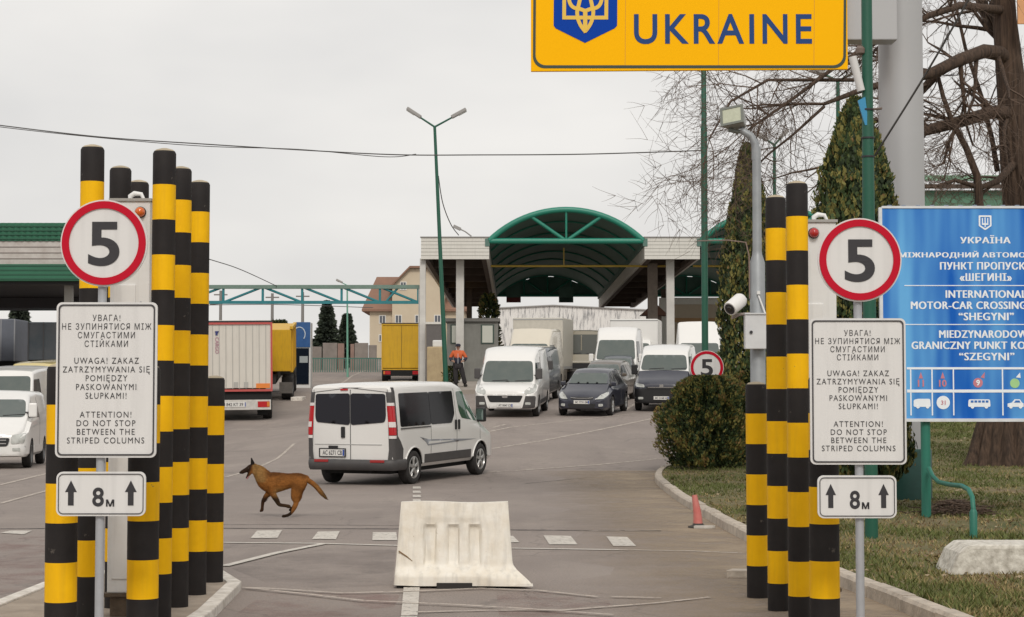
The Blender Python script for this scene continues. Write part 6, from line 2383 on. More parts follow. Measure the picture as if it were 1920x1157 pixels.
def vault(label, px0, px1, sign=True):
    xa, xb_ = X(px0, YF), X(px1, YF)
    cx = (xa + xb_) / 2
    hwv = (xb_ - xa) / 2
    zc = P(0, 452, YF).z
    zt = P(0, 394, YF).z
    rise = zt - zc
    g = gz(cx, YF)
    t = thing('vault_canopy', label, 'canopy', (cx, YF, g), 0, 'green vaulted canopies')
    Rr = (hwv ** 2 + rise ** 2) / (2 * rise)
    a0 = math.asin(hwv / Rr)

    def arc(n, rr=0.0):
        return [((Rr + rr) * sin(-a0 + 2 * a0 * k / n), zc - g + rise - Rr + (Rr + rr) * cos(-a0 + 2 * a0 * k / n)) for k in range(n + 1)]
    D = YE - YF
    n = 28
    b = MB()
    for rr, mi in ((0.14, 0), (0.02, 1)):
        ar = arc(n, rr)
        vs = []
        for j in range(25):
            vs += [(x, 0.3 + (D - 0.3) * j / 24, z) for x, z in ar]
        b.add(vs, [(j * (n + 1) + i, j * (n + 1) + i + 1, (j + 1) * (n + 1) + i + 1, (j + 1) * (n + 1) + i) for j in range(24) for i in range(n)], mi)
    b.build('vault_roof', [M_VAULT, M_VAULTIN], t, smooth=50)
    for yy in (6, 13, 20, 27, 34, 41):
        MB().tube([(x, yy, z) for x, z in arc(18, -0.03)], 0.05, 6).build('roof_rib', M_TEAL, t, smooth=50)
    # front truss
    for yy, nm in ((0.0, 'front_truss'), (D - 0.2, 'back_truss')):
        b = MB()
        b.tube([(x, yy, z) for x, z in arc(24, 0.02)], 0.16 if yy == 0 else 0.1, 10)
        b.tube([(-hwv - 0.02, yy, zc - g), (hwv + 0.02, yy, zc - g)], 0.155 if yy == 0 else 0.1, 10)
        zz = zc - g
        b.tube([(0, yy, zz), (0, yy, zz + rise)], 0.06, 8)
        for s in (-1, 1):
            xx = s * hwv * 0.47
            zz2 = zz + rise - Rr + sqrt(Rr ** 2 - xx ** 2)
            b.tube([(0, yy, zz), (xx, yy, zz2)], 0.10 if yy == 0 else 0.07, 8)
            if yy > 0:
                b.tube([(s * hwv * 0.47, yy, zz), (xx, yy, zz2)], 0.06, 6)
        b.build(nm, M_TEAL, t, smooth=50)
    # deep side girders and lining below the springing line
    b = MB()
    for s in (-1, 1):
        b.bx(s * (hwv + 0.12) - 0.12, s * (hwv + 0.12) + 0.12, -0.1, D, zc - g - 0.28, zc - g + 0.12)
    b.build('side_girder', M_VAULTIN, t)
    # back gable with gaps of light
    ar = arc(18, 0.0)
    b = MB()
    zz = zc - g
    for i in range(18):
        (xa_, za), (xb2, zb_) = ar[i], ar[i + 1]
        gap = 0.10 if (i % 4 == 1 and 4 < i < 14) else 0.0
        b.add([(xa_, D, zz - 0.1), (xb2, D, zz - 0.1), (xb2, D, max(zz - 0.05, zb_ - gap)), (xa_, D, max(zz - 0.05, za - gap))], [(0, 1, 2, 3)])
    b.build('back_gable', M_VAULTIN, t)
    b = MB()
    b.tube([(-hwv, 4.5, zc - g - 1.0), (hwv + 1.8, 4.5, zc - g - 1.0)], 0.06, 8)
    b.tube([(0, 4.5, zc - g - 1.0), (0, 4.5, zc - g)], 0.03, 6)
    b.build('pipe', M_YPIPE, t)
    # hanging lamps far in and lane lights
    for px, nm_, mm in ((963, 'lane_light', mat('light_dark_red', (0.14, 0.008, 0.012), 0.4)), (1061.5, 'lane_light', mat('light_dark_green', (0.008, 0.045, 0.03), 0.4))):
        if not sign:
            break
        yy = D - 4
        p0, p1 = P(px - 13.5, 538, YF + yy), P(px + 13.5, 567, YF + yy)
        o = MB().bx(p0.x - cx, p1.x - cx, yy, yy + 0.3, p1.z - g + 0.38, p0.z - g).build(nm_, M_VAULTIN, t)
        MB().bx(p0.x - cx, p1.x - cx, yy - 0.02, yy + 0.28, p1.z - g, p1.z - g + 0.377).build('light_face', mm, o)
    return t


vault('green barrel vaulted canopy with an arched truss over the waiting vehicles', 918, 1206)
vault('second green vaulted canopy at the right, mostly hidden by the thuja and poles', 1316, 1606, False)

# ------------------------------------------------------------------ blue green truss gantry
M_GAN = mat('gantry_blue', (0.02, 0.20, 0.23), 0.5, var=0.3)
M_GANT = mat('gantry_top', (0.16, 0.24, 0.20), 0.6, var=0.3)
yg = 99.0
xa, xb_ = X(250, yg), X(786, yg)
g0 = gz(xb_, yg)
t = thing('truss_gantry', 'long blue green truss gantry spanning between the left columns and the light canopy post', 'gantry', (xb_, yg, g0))
zt, zb = P(0, 538, yg).z - g0, P(0, 567, yg).z - g0
Lg = xa - xb_
b = MB()
b.bx(Lg, 0, -0.12, 0.12, zt - 0.1, zt + 0.1)
b.build('top_chord', M_GANT, t)
MB().bx(Lg, 0, -0.09, 0.09, zb - 0.08, zb + 0.08).build('bottom_chord', M_GAN, t)
xs = [X(p_, yg) - xb_ for p_ in (250, 340, 418, 492, 566, 640, 712, 784)]
for i, x in enumerate(xs):
    MB().bx(x - 0.06, x + 0.06, -0.06, 0.06, zb, zt - 0.1).build('upright', M_GAN, t)
b = MB()
for i in range(len(xs) - 1):
    a, c = ((xs[i], zb), (xs[i + 1], zt)) if i < 3 else ((xs[i], zt), (xs[i + 1], zb))
    b.tube([(a[0], 0, a[1]), (c[0], 0, c[1])], 0.065, 6)
b.tube([(xs[-2] + 0.3, 0, zb), (xs[-2] + 1.0, 0, zt)], 0.06, 6)
b.build('brace', M_GAN, t, smooth=50)
b = MB()
for x in (0.08, Lg + 1):
    gg = gz(xb_ + x, yg) - g0
    b.bx(x - 0.12, x + 0.0, -0.1, 0.1, gg - 0.2, zt)
b.build('leg', M_COLW, t)

# ------------------------------------------------------------------ left green roofed canopy
yl0 = 72.0
xr = X(149, yl0)
g0 = gz(xr, yl0)
t = thing('green_canopy', 'long canopy with green corrugated edges and grey band behind the left speed sign', 'canopy', (xr, yl0, g0))


def zz_(py):
    return P(0, py, yl0).z - g0


M_CGRN = mat('corrugated_green', (0.02, 0.14, 0.075), 0.45, var=0.3, vscale=1.0)
M_CBAND = mat('band_grey', (0.52, 0.49, 0.46), 0.85, var=0.7, vscale=2.4, col2=(0.36, 0.31, 0.28), bump=0.5, bscale=6)
xl = -18.0
b = MB()
nn_ = 150
prof = [(xl + (0 - xl) * k / nn_, -0.05 * (k % 2)) for k in range(nn_ + 1)]
b.add([(x, y, z) for z in (zz_(452), zz_(418)) for x, y in prof], [(i, i + 1, nn_ + 2 + i, nn_ + 1 + i) for i in range(nn_)])
b.bx(xl, 0, 0.01, 9, zz_(422), zz_(419))
b.build('upper_sheet', M_CGRN, t)
b = MB()
for k in range(4):
    z = zz_(448) + k * (zz_(421) - zz_(448)) / 3.4
    b.bx(xl, 0.02, -0.075, -0.05, z - 0.02, z + 0.02)
b.build('sheet_ridge', mat('ridge_green', (0.015, 0.09, 0.05), 0.5), t)
MB().bx(xl, -0.05, 0.02, 9, zz_(496), zz_(452) - 0.004).build('wall_band', M_CBAND, t)
b = MB()
for py in (463, 474, 485):
    b.bx(xl, -0.05, 0.01, 0.03, zz_(py) - 0.02, zz_(py) + 0.012)
b.build('board_joint', mat('joint_dark', (0.16, 0.13, 0.12), 0.9), t)
b = MB()
b.bx(xl, 0.1, -0.3, 10.5, zz_(527), zz_(496) - 0.004)
b.build('lower_sheet', M_CGRN, t)
b = MB()
for k in range(4):
    z = zz_(524) + k * (zz_(498) - zz_(524)) / 3.2
    b.bx(xl, 0.12, -0.325, -0.298, z - 0.015, z + 0.03)
b.build('sheet_ridge', MATS['ridge_green'], t)
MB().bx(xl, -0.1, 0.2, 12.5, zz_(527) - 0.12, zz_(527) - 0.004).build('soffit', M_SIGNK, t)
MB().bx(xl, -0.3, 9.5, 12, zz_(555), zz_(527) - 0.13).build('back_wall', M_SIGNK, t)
for px, yy in ((128, 73),):
    xx = X(px, yy)
    gg = gz(xx, yy) - g0
    MB().bx(xx - xr - 0.15, xx - xr + 0.15, yy - yl0 - 0.15, yy - yl0 + 0.15, gg - 0.2, zz_(527) - 0.1).build('column', mat('column_grey', (0.3, 0.29, 0.27), 0.7), t)

# ------------------------------------------------------------------ far house
yh = 196.0
xh = X(684, yh)
gh = gz(xh, yh)
kh = yh / FPX
t = thing('house', 'beige two storey house with an orange tiled roof beyond the yellow trailer', 'house', (xh, yh, gh - 0.3))
M_HW = mat('house_wall', (0.56, 0.48, 0.36), 0.85, var=0.3, vscale=0.6, col2=(0.42, 0.33, 0.23))
M_HR = mat('roof_tile', (0.25, 0.14, 0.095), 0.85, var=0.6, vscale=0.8, col2=(0.18, 0.11, 0.085))


def hz(py):
    return P(0, py, yh).z - gh + 0.3


xw0, xw1 = 0.5, 10.5
xg0, xg1 = X(736, yh) - xh, X(834, yh) - xh
xp0, xp1 = X(769, yh) - xh, X(802, yh) - xh
b = MB()
b.bx(xw0, xw1, 0, 9, 0, hz(575))
ze = hz(548)
xm = (xg0 + xg1) / 2
zr = hz(500)
b.prism([(xg0, 0), (xg1, 0), (xg1, hz(536)), (xp1, zr - 0.25), (xp0, zr - 0.25), (xg0, hz(536))], (0, -0.8, 0), (1, 0, 0), (0, 0, 1), -5.0)
b.build('wall', M_HW, t)
rf = MB()
rf.prism([(-0.2, hz(578)), (-0.15, hz(585)), (11, hz(585)), (11, hz(512)), (0.4, hz(513))], (0, 0, 0), (1, 0, 0), (0, 0, 1), 0.0)
b = MB()
b.add([(-0.3, -0.5, hz(580)), (11, -0.5, hz(580)), (11, 4.5, hz(514)), (0.9, 4.5, hz(514)), (-0.3, 9.5, hz(580)), (11, 9.5, hz(580)),
       (-0.3, -0.5, hz(584)), (11, -0.5, hz(584)), (-0.3, 9.5, hz(584)), (11, 9.5, hz(584))],
      [(0, 1, 2, 3), (4, 3, 2, 5), (0, 3, 4), (0, 6, 7, 1), (0, 4, 8, 6), (4, 5, 9, 8), (6, 8, 9, 7), (1, 7, 9, 5, 2)])
b.build('roof', M_HR, t)
b = MB()
for s in (-1, 1):
    x1_ = xg0 - 0.4 if s < 0 else xg1 + 0.4
    z1_ = hz(541)
    xq = xp0 if s < 0 else xp1
    b.add([(xq, -1.25, zr), (x1_, -1.25, z1_), (x1_, -1.25, z1_ - 0.2), (xq, -1.25, zr - 0.24), (xq, 4.6, zr), (x1_, 4.6, z1_), (x1_, 4.6, z1_ - 0.2), (xq, 4.6, zr - 0.24)],
          [(0, 1, 2, 3), (4, 7, 6, 5), (0, 4, 5, 1), (3, 2, 6, 7), (1, 5, 6, 2)])
b.bx(xp0, xp1, -1.25, 4.6, zr - 0.22, zr)
b.build('gable_roof', M_HR, t)
M_HWIN = mat('house_window', (0.10, 0.11, 0.13), 0.2)
M_HFR = mat('window_frame', (0.68, 0.67, 0.64), 0.5)
for px, py, wpx, hpx in ((717, 599, 13, 16), (748, 599, 13, 16), (785, 599, 13, 16), (821, 599, 13, 16), (757, 537, 12, 16), (715, 634, 10, 14), (748, 634, 13, 16)):
    yo = -0.8 if xg0 < (px - 684) * kh < xg1 else 0.0
    p = P(px, py, yh - 0.03)
    x, z = p.x - xh, p.z - gh + 0.3
    w2, h2 = wpx * kh / 2, hpx * kh / 2
    f_ = MB().strip([(x - w2, z - h2), (x + w2, z - h2), (x + w2, z + h2), (x - w2, z + h2)], [(x - w2 + 0.08, z - h2 + 0.08), (x + w2 - 0.08, z - h2 + 0.08), (x + w2 - 0.08, z + h2 - 0.08), (x - w2 + 0.08, z + h2 - 0.08)], (0, yo - 0.002, 0), (1, 0, 0), (0, 0, 1), 0.06)
    f_.bx(x - 0.03, x + 0.03, yo - 0.05, yo - 0.003, z - h2 + 0.08, z + h2 - 0.08)
    fo = f_.build('window', M_HFR, t)
    MB().bx(x - w2 + 0.06, x + w2 - 0.06, yo - 0.03, yo - 0.004, z - h2 + 0.06, z + h2 - 0.06).build('pane', M_HWIN, fo)

# ------------------------------------------------------------------ pale streaked hall beyond the canopy
yk = 172.0
x0, x1 = X(932, yk), X(1250, yk)
g0 = gz(0, yk) - 0.5
t = thing('storage_hall', 'pale low hall with dark streaked corrugated wall seen beyond the vaulted canopy', 'hall', ((x0 + x1) / 2, yk, g0))
hw = (x1 - x0) / 2


def kz(py):
    return P(0, py, yk).z - g0


M_HALL = mat('hall_sheet', (0.60, 0.58, 0.56), 0.7)
n, l = M_HALL.node_tree.nodes, M_HALL.node_tree.links
tc = n.new('ShaderNodeTexCoord')
mp = n.new('ShaderNodeMapping')
mp.inputs['Scale'].default_value = (3.2, 1, 0.42)
l.new(tc.outputs['Object'], mp.inputs['Vector'])
no = n.new('ShaderNodeTexNoise')
no.inputs['Scale'].default_value = 1.3
no.inputs['Detail'].default_value = 7
no.inputs['Roughness'].default_value = 0.7
l.new(mp.outputs[0], no.inputs['Vector'])
cr = n.new('ShaderNodeValToRGB')
cr.color_ramp.elements[0].position = 0.50
cr.color_ramp.elements[0].color = (0.76, 0.745, 0.72, 1)
cr.color_ramp.elements[1].position = 0.64
cr.color_ramp.elements[1].color = (0.20, 0.20, 0.21, 1)
l.new(no.outputs['Fac'], cr.inputs[0])
l.new(cr.outputs[0], n['Principled BSDF'].inputs['Base Color'])
xp_ = X(1037, yk) - (x0 + x1) / 2
b = MB()
nn_ = 180
for k in range(nn_):
    xa_, xb2 = -hw + 2 * hw * k / nn_, -hw + 2 * hw * (k + 1) / nn_
    def tz(x):
        return kz(573.5) - abs(x - xp_) * 0.05
    ya, yb2 = -0.05 * (k % 2), -0.05 * ((k + 1) % 2)
    b.add([(xa_, ya, -0.5), (xb2, yb2, -0.5), (xb2, yb2, tz(xb2)), (xa_, ya, tz(xa_))], [(0, 1, 2, 3)])
b.build('front_wall', M_HALL, t)
b = MB()
b.prism([(-hw, kz(573.5) - 0.05 * (hw + xp_) - 0.1), (-hw, -0.5), (hw, -0.5), (hw, kz(573.5) - 0.05 * (hw - xp_) - 0.1), (xp_, kz(573.5) - 0.1)], (0, 20, 0), (1, 0, 0), (0, 0, 1), 19.9)
b.build('hall_body', M_FASC, t)
b = MB()
b.prism([(-hw - 0.2, kz(573.5) - 0.05 * (hw + xp_)), (xp_, kz(573.5)), (hw + 0.2, kz(573.5) - 0.05 * (hw - xp_)), (hw + 0.2, kz(573.5) - 0.05 * (hw - xp_) + 0.1), (xp_, kz(573.5) + 0.1), (-hw - 0.2, kz(573.5) - 0.05 * (hw + xp_) + 0.1)], (0, 20, 0), (1, 0, 0), (0, 0, 1), 20.2)
b.build('roof', mat('hall_roof', (0.33, 0.32, 0.31), 0.7), t)

# ------------------------------------------------------------------ grey booth, tan block, shelters under the canopy
yb = 101.0
p0, p1 = P(838, 603, yb), P(934, 700, yb)
g0 = gz(-2, yb) + 0.18
t = thing('control_booth', 'grey metal booth with two pale door panels behind the person in the orange jacket', 'booth', ((p0.x + p1.x) / 2, yb, g0))
hw = (p1.x - p0.x) / 2
hb = p0.z - g0
M_BOOTH = mat('booth_grey', (0.235, 0.235, 0.215), 0.7, var=0.6, vscale=1.2, col2=(0.15, 0.145, 0.13), streak=0.2)
MB().bx(-hw, hw, 0, 3, -0.1, hb).build('wall', M_BOOTH, t, bevel=0.02)
MB().bx(-hw - 0.1, hw + 0.1, -0.15, 3.1, hb, hb + 0.18).build('roof', mat('booth_roof', (0.17, 0.165, 0.155), 0.7), t)
for px in (857, 914):
    xx = X(px, yb) - (p0.x + p1.x) / 2
    f_ = MB().bx(xx - 0.36, xx + 0.36, -0.04, 0.01, hb - 1.2, hb - 0.16).build('door_panel', mat('panel_frame', (0.05, 0.08, 0.065), 0.6), t)
    MB().bx(xx - 0.28, xx + 0.28, -0.055, -0.03, hb - 1.14, hb - 0.22).build('pane', mat('panel_pale', (0.55, 0.56, 0.5), 0.5), f_)
y_ = 82.0
p0, p1 = P(801, 650, y_), P(830, 714, y_)
g0 = gz(p0.x, y_) + 0.17
b = MB()
b.bx(-0.36, 0.36, 0, 1.6, -0.1, p0.z - g0)
tag(b.build('sand_block', mat('tan_concrete', (0.47, 0.37, 0.22), 0.9, var=0.7, vscale=2.5, col2=(0.32, 0.24, 0.15), bump=0.6, bscale=8), bevel=0.06, loc=((p0.x + p1.x) / 2, y_, g0)), 'weathered tan concrete block left of the leaning green street lamp', 'concrete block')
b = MB()
b.bx(-0.24, 0.26, 0, 0.8, 0, 0.3)
tag(b.build('white_tray', mat('tray_white', (0.66, 0.66, 0.64), 0.5), bevel=0.05, loc=((p0.x + p1.x) / 2 + 0.12, y_ + 0.3, g0 + p0.z - g0 - 0.003)), 'white plastic tray lying on top of the tan concrete block', 'tray')
y_ = 97.0
p0, p1 = P(797, 608, y_), P(835, 720, y_)
g0 = gz(p0.x, y_) + 0.17
t = thing('grey_cabinet', 'dark grey cabinet with a pale lid between the canopy post and the tan block', 'cabinet', ((p0.x + p1.x) / 2, y_, g0))
MB().bx(-0.48, 0.48, 0, 1.2, -0.1, p0.z - g0).build('housing', mat('dark_grey', (0.13, 0.12, 0.115), 0.7, var=0.3), t, bevel=0.04)
MB().bx(-0.52, 0.52, -0.05, 1.25, p0.z - g0, p0.z - g0 + 0.12).build('lid', M_FASC, t)
# small pitched shelter beside the right tall van
y_ = 108.0
p0 = P(1224, 575, y_)
g0 = gz(p0.x, y_)
t = thing('roofed_pillar', 'brown brick pillar with a small pitched roof right of the tall white van', 'pillar', (X(1226, y_), y_, g0))
MB().bx(-0.42, 0.42, -0.4, 0.4, -0.2, P(0, 590, y_).z - g0).build('pillar', mat('pillar_brown', (0.17, 0.125, 0.10), 0.85, var=0.4), t)
b = MB()
za, zb = P(0, 592, y_).z - g0, P(0, 568, y_).z - g0
b.prism([(-0.8, za), (0.8, za), (0, zb)], (0, 0.7, 0), (1, 0, 0), (0, 0, 1), 1.4)
b.build('roof', mat('shelter_roof', (0.15, 0.075, 0.05), 0.8), t)
y_ = 114.0
p0, p1 = P(1236, 558, y_), P(1352, 660, y_)
g0 = gz(p0.x, y_)
t = thing('office_block', 'cream office wall behind the large white van at the right, under the canopy', 'office', ((p0.x + p1.x) / 2, y_, g0))
hw = (p1.x - p0.x) / 2
h = p0.z - g0
MB().bx(-hw + 0.9, hw, 0, 6, -0.2, h).build('wall', mat('office_cream', (0.52, 0.44, 0.34), 0.8, var=0.3, vscale=0.6), t)
MB().bx(-hw, hw, -0.12, 0.2, h - 0.42, h - 0.02).build('canopy_band', M_FASC, t)
MB().bx(-hw, -hw + 0.5, -0.1, 0.4, -0.2, h - 0.42).build('corner_post', M_FASC, t)
MB().bx(-hw + 0.9, hw, -0.02, 0.0, h - 1.5, h - 1.25).build('wall_stripe', mat('stripe_ochre', (0.40, 0.24, 0.12), 0.8), t)

# ------------------------------------------------------------------ far slab fence and low green railing
y_ = 142.0
xa, xb_ = X(560, y_), X(712, y_)
g0 = gz(xa, y_) - 0.1
t = thing('slab_fence', 'far fence of grey and reddish concrete slabs below the spruces', 'fence', ((xa + xb_) / 2, y_, g0))
M_SLB = mat('slab_grey', (0.27, 0.235, 0.21), 0.9, var=0.5, vscale=1.0)
M_SLR = mat('slab_red', (0.30, 0.20, 0.165), 0.9, var=0.5, vscale=1.0)
for a, b_, m, py in ((605, 632, M_SLB, 643), (633, 645, M_SLR, 644), (657, 664, M_SLR, 645), (665, 690, M_SLB, 643), (691, 706, M_SLB, 647), (570, 603, M_SLB, 650)):
    x0_, x1_ = X(a, y_) - (xa + xb_) / 2, X(b_, y_) - (xa + xb_) / 2
    MB().bx(x0_, x1_, 0, 0.25, -0.2, P(0, py, y_).z - g0).build('slab', m, t, bevel=0.02)
b = MB()
zz2 = P(0, 673, y_ - 4).z - g0
n_ = 60
for k in range(n_ + 1):
    x = xa - (xa + xb_) / 2 - 2 + (xb_ - xa + 4) * k / n_
    b.bx(x - 0.03, x + 0.03, -4.03, -3.97, -0.3, zz2)
b.bx(xa - (xa + xb_) / 2 - 2, xb_ - (xa + xb_) / 2 + 2, -4.04, -3.96, zz2, zz2 + 0.08)
b.build('railing', mat('rail_teal', (0.06, 0.16, 0.13), 0.6), t)

# ------------------------------------------------------------------ green shed behind the tree (right)
y_ = 85.0
p0, p1 = P(1640, 322, y_), P(2150, 420, y_)
g0 = gz(p0.x, y_)
t = thing('green_shed', 'green corrugated shed roof showing behind the bare branches at the right', 'shed', ((p0.x + p1.x) / 2, y_, g0))
hw = (p1.x - p0.x) / 2
b = MB()
za, zb = P(0, 347, y_).z - g0, P(0, 306, y_).z - g0
nn_ = 120
for k in range(nn_):
    x = -hw + 2 * hw * k / nn_
    x2 = -hw + 2 * hw * (k + 1) / nn_
    d1, d2 = 0.06 * (k % 2), 0.06 * ((k + 1) % 2)
    b.add([(x, -1.5, za + d1), (x2, -1.5, za + d2), (x2, 5, zb + d2), (x, 5, zb + d1)], [(0, 1, 2, 3)])
b.build('roof', mat('shed_green', (0.15, 0.30, 0.18), 0.6, var=0.4, vscale=0.5), t)
MB().bx(-hw, hw, -1.4, -1.2, za - 0.3, za - 0.12).build('eaves_beam', M_SOFF, t)
MB().bx(-hw, hw, -1.0, 5, -0.3, za - 0.35).build('wall', mat('shed_wall', (0.10, 0.22, 0.14), 0.7, var=0.4, vscale=0.6), t)
# ------------------------------------------------------------------ conifers and bushes
M_TH = [mat('thuja_dark', (0.020, 0.034, 0.011), 0.8), mat('thuja_mid', (0.050, 0.080, 0.022), 0.8), mat('thuja_olive', (0.19, 0.17, 0.042), 0.8), mat('thuja_rust', (0.21, 0.13, 0.045), 0.85)]
M_SP = [mat('spruce_dark', (0.030, 0.042, 0.028), 0.85), mat('spruce_mid', (0.050, 0.066, 0.040), 0.85)]
M_BARK = mat('bark', (0.095, 0.060, 0.040), 0.95, var=1.0, vscale=4.5, col2=(0.022, 0.014, 0.010), bump=1.0, bscale=9)
nb = [n_ for n_ in M_BARK.node_tree.nodes if n_.type == 'TEX_NOISE']
for q_ in nb:
    mp = M_BARK.node_tree.nodes.new('ShaderNodeMapping')
    mp.inputs['Scale'].default_value = (4.5, 4.5, 0.28)
    M_BARK.node_tree.links.new([k_ for k_ in M_BARK.node_tree.nodes if k_.type == 'TEX_COORD'][0].outputs['Object'], mp.inputs['Vector'])
    M_BARK.node_tree.links.new(mp.outputs[0], q_.inputs['Vector'])
M_TWIG = mat('twig', (0.105, 0.070, 0.050), 0.9, var=0.4)


def foliage(mb_, profile, H, N, rg, size, up=0.8, lump=0.18, tex=(2.2, 1.4), tuft=0.035, rust=1.0):
    """leaf sprays through the outer part of a crown; profile(t)->radius at height t*H"""
    for _ in range(N):
        t = rg.random() ** 0.85
        a = rg.random() * 2 * pi
        r0 = profile(t)
        ln = mnoise.noise(Vector((cos(a) * tex[0], sin(a) * tex[0], t * H * tex[1])))
        ln2 = mnoise.noise(Vector((cos(a) * 6, sin(a) * 6, t * H * 3.5 + 7)))
        rad = r0 * (1 + lump * ln * 1.6 + lump * 0.6 * ln2)
        dep = rg.random() ** 2.2
        ln3 = mnoise.noise(Vector((cos(a) * 11, sin(a) * 11, t * H * 7 + 3)))
        r = rad * (1 - 0.42 * dep) + rg.uniform(-0.02, tuft) + tuft * 1.2 * ln3
        p = Vector((r * cos(a), r * sin(a), t * H))
        out = Vector((cos(a), sin(a), 0))
        d = (out * (1 - up) + Vector((0, 0, up)) + Vector((rg.uniform(-.45, .45), rg.uniform(-.45, .45), rg.uniform(-.25, .25)))).normalized()
        s = d.cross(out + Vector((rg.uniform(-.9, .9), rg.uniform(-.9, .9), rg.uniform(-.5, .5))))
        s = s.normalized() if s.length > 0.05 else d.orthogonal().normalized()
        L = size * rg.uniform(0.6, 1.5)
        w = L * rg.uniform(0.22, 0.36)
        k = rg.random() * 0.6 + 0.5 * ln2 + 0.3 * ln + 0.45 * ln3 + 0.12
        mi = 0 if k < 0.30 else 1 if k < 0.58 else 2 if k < 0.84 else 3
        if mi == 3 and rg.random() > 0.65 * rust:
            mi = 2 if rg.random() < 0.5 else 1
        mb_.add([p - d * L * 0.35, p + s * w, p + d * L * 0.75, p - s * w], [(0, 1, 2, 3)], mi)
        if rg.random() < 0.6:
            n2 = (s + d.cross(s) * rg.uniform(-1, 1)).normalized()
            q = p + d * L * 0.2
            mb_.add([q, q + n2 * w * 1.2 + d * L * 0.2, q + d * L * 0.55 + n2 * w * 0.5], [(0, 1, 2)], mi)


def conifer(label, x, y, g, H, R_, N, size, seed, name='thuja', shape='flame', cat='tree', mats=None, up=0.8, lump=0.16, z0=0.12, grp=None, shp=3.4, shq=0.66, tuft=0.035, rust=1.0):
    t = thing(name, label, cat, (x, y, g), 0, grp)
    rg = random.Random(seed)
    if shape == 'flame':
        def prof(t_):
            return R_ * (min(1, (t_ / 0.10) ** 0.5) if t_ < 0.10 else 1) * (1 - ((max(t_ - 0.10, 0)) / 0.90) ** shp) ** shq + 0.02
    elif shape == 'cone':
        def prof(t_):
            return R_ * (1 - t_) * (0.72 + 0.28 * abs(sin(t_ * 30))) + 0.05
    else:
        def prof(t_):
            return R_ * sqrt(max(0.0, 1 - (abs(t_ - 0.36) / (0.66 if t_ > 0.36 else 0.62)) ** 2.2))
    b = MB()
    foliage(b, prof, H, N, rg, size, up, lump, tuft=tuft, rust=rust)
    c = b.build('crown', mats or M_TH, t, fix=False)
    c.location = (0, 0, z0)
    MB().tube([(0, 0, -0.1), (0.02, 0, H * 0.4), (0, 0.01, H * 0.85)], [max(0.05, R_ * 0.09), R_ * 0.06, 0.02], 8).build('trunk', M_BARK, t, smooth=60)
    return t


y_ = 26.3
conifer('broad tall dark green thuja behind the right speed limit sign and thick green pole', X(1608, y_), y_, verge(X(1608, y_), y_), P(0, 182, y_).z - 0.3, 0.72, 42000, 0.075, 3, grp='columnar thujas', shp=2.7, shq=0.78, rust=0.3)
y_ = 44.5
conifer('slender tall thuja behind the grey camera pole and floodlight', X(1404, y_), y_, verge(X(1404, y_), y_), P(0, 290, y_).z - 0.3, 0.74, 30000, 0.09, 5, grp='columnar thujas', shp=2.0, shq=0.75, rust=0.3)
y_ = 39.2
conifer('wide round evergreen bush with rusty tips on the grass island', X(1326, y_), y_, verge(X(1321, y_), y_), 1.86, 0.76, 60000, 0.06, 9, name='round_bush', shape='globe', cat='bush', up=0.5, lump=0.42, z0=0.04, tuft=0.09)
y_ = 41.0
conifer('dark evergreen bush between the round bush and the right striped columns', X(1405, y_), y_, verge(X(1405, y_), y_), 1.9, 0.62, 20000, 0.075, 19, name='round_bush', shape='globe', cat='bush', up=0.45, lump=0.36, z0=0.04, tuft=0.08)
for px, pt, wpx, y_, sd, lab in ((613, 568, 24, 146, 21, 'tall far spruce beyond the slab fence left of the house'), (650, 592, 20, 152, 22, 'smaller far spruce beside the mint lamp post'),
                                 (35, 556, 30, 112, 23, 'far spruce rising above the trailers at the left edge'), (590, 640, 10, 150, 25, 'low dark far conifer beside the blue truck')):
    g = gz(X(px, y_), y_) - 0.2
    conifer(lab, X(px, y_), y_, g, P(0, pt, y_).z - g, wpx / FPX * y_ * 1.4, 5000, 0.34, sd, name='spruce', shape='cone', mats=[M_SP[0], M_SP[0], M_SP[1], M_SP[1]], up=-0.15, lump=0.12, grp='far spruces')
y_ = 103.5
g = gz(X(912, y_), y_) + 0.1
conifer('dark leafy bush rising behind the grey booth under the left flat canopy', X(915, y_), y_ + 3.4, g, P(0, 556, y_ + 3.4).z - g, 0.62, 3000, 0.2, 31, name='dark_bush', shape='globe', cat='bush', up=0.3, lump=0.3)
y_ = 79
g = gz(X(845, y_), y_) + 0.17
conifer('small green shrub at the foot of the leaning street lamp', X(846, y_), y_, g, 0.75, 0.3, 900, 0.1, 37, name='small_shrub', shape='globe', cat='bush', up=0.3, lump=0.3)
# tree crown showing over the white semi-trailer
y_ = 128
g = gz(X(520, y_), y_)
conifer('small dark far tree showing above the yellow dump truck', X(523, y_), y_, g, P(0, 606, y_).z - g, 0.9, 1500, 0.35, 41, name='far_tree', shape='globe', up=0.3, lump=0.4)


# ------------------------------------------------------------------ big bare tree at the right
YT = 39.0
gx_, gy_ = X(1893, YT), YT
gt = verge(gx_, gy_)
T0 = Vector((gx_, gy_, gt))
t = thing('bare_tree', 'big bare deciduous tree with a thick furrowed trunk and spreading limbs at the right edge', 'tree', T0)


def TP(px, py, dy=0.0):
    return P(px, py, YT + dy) - T0


rg = random.Random(5)
tb = MB()
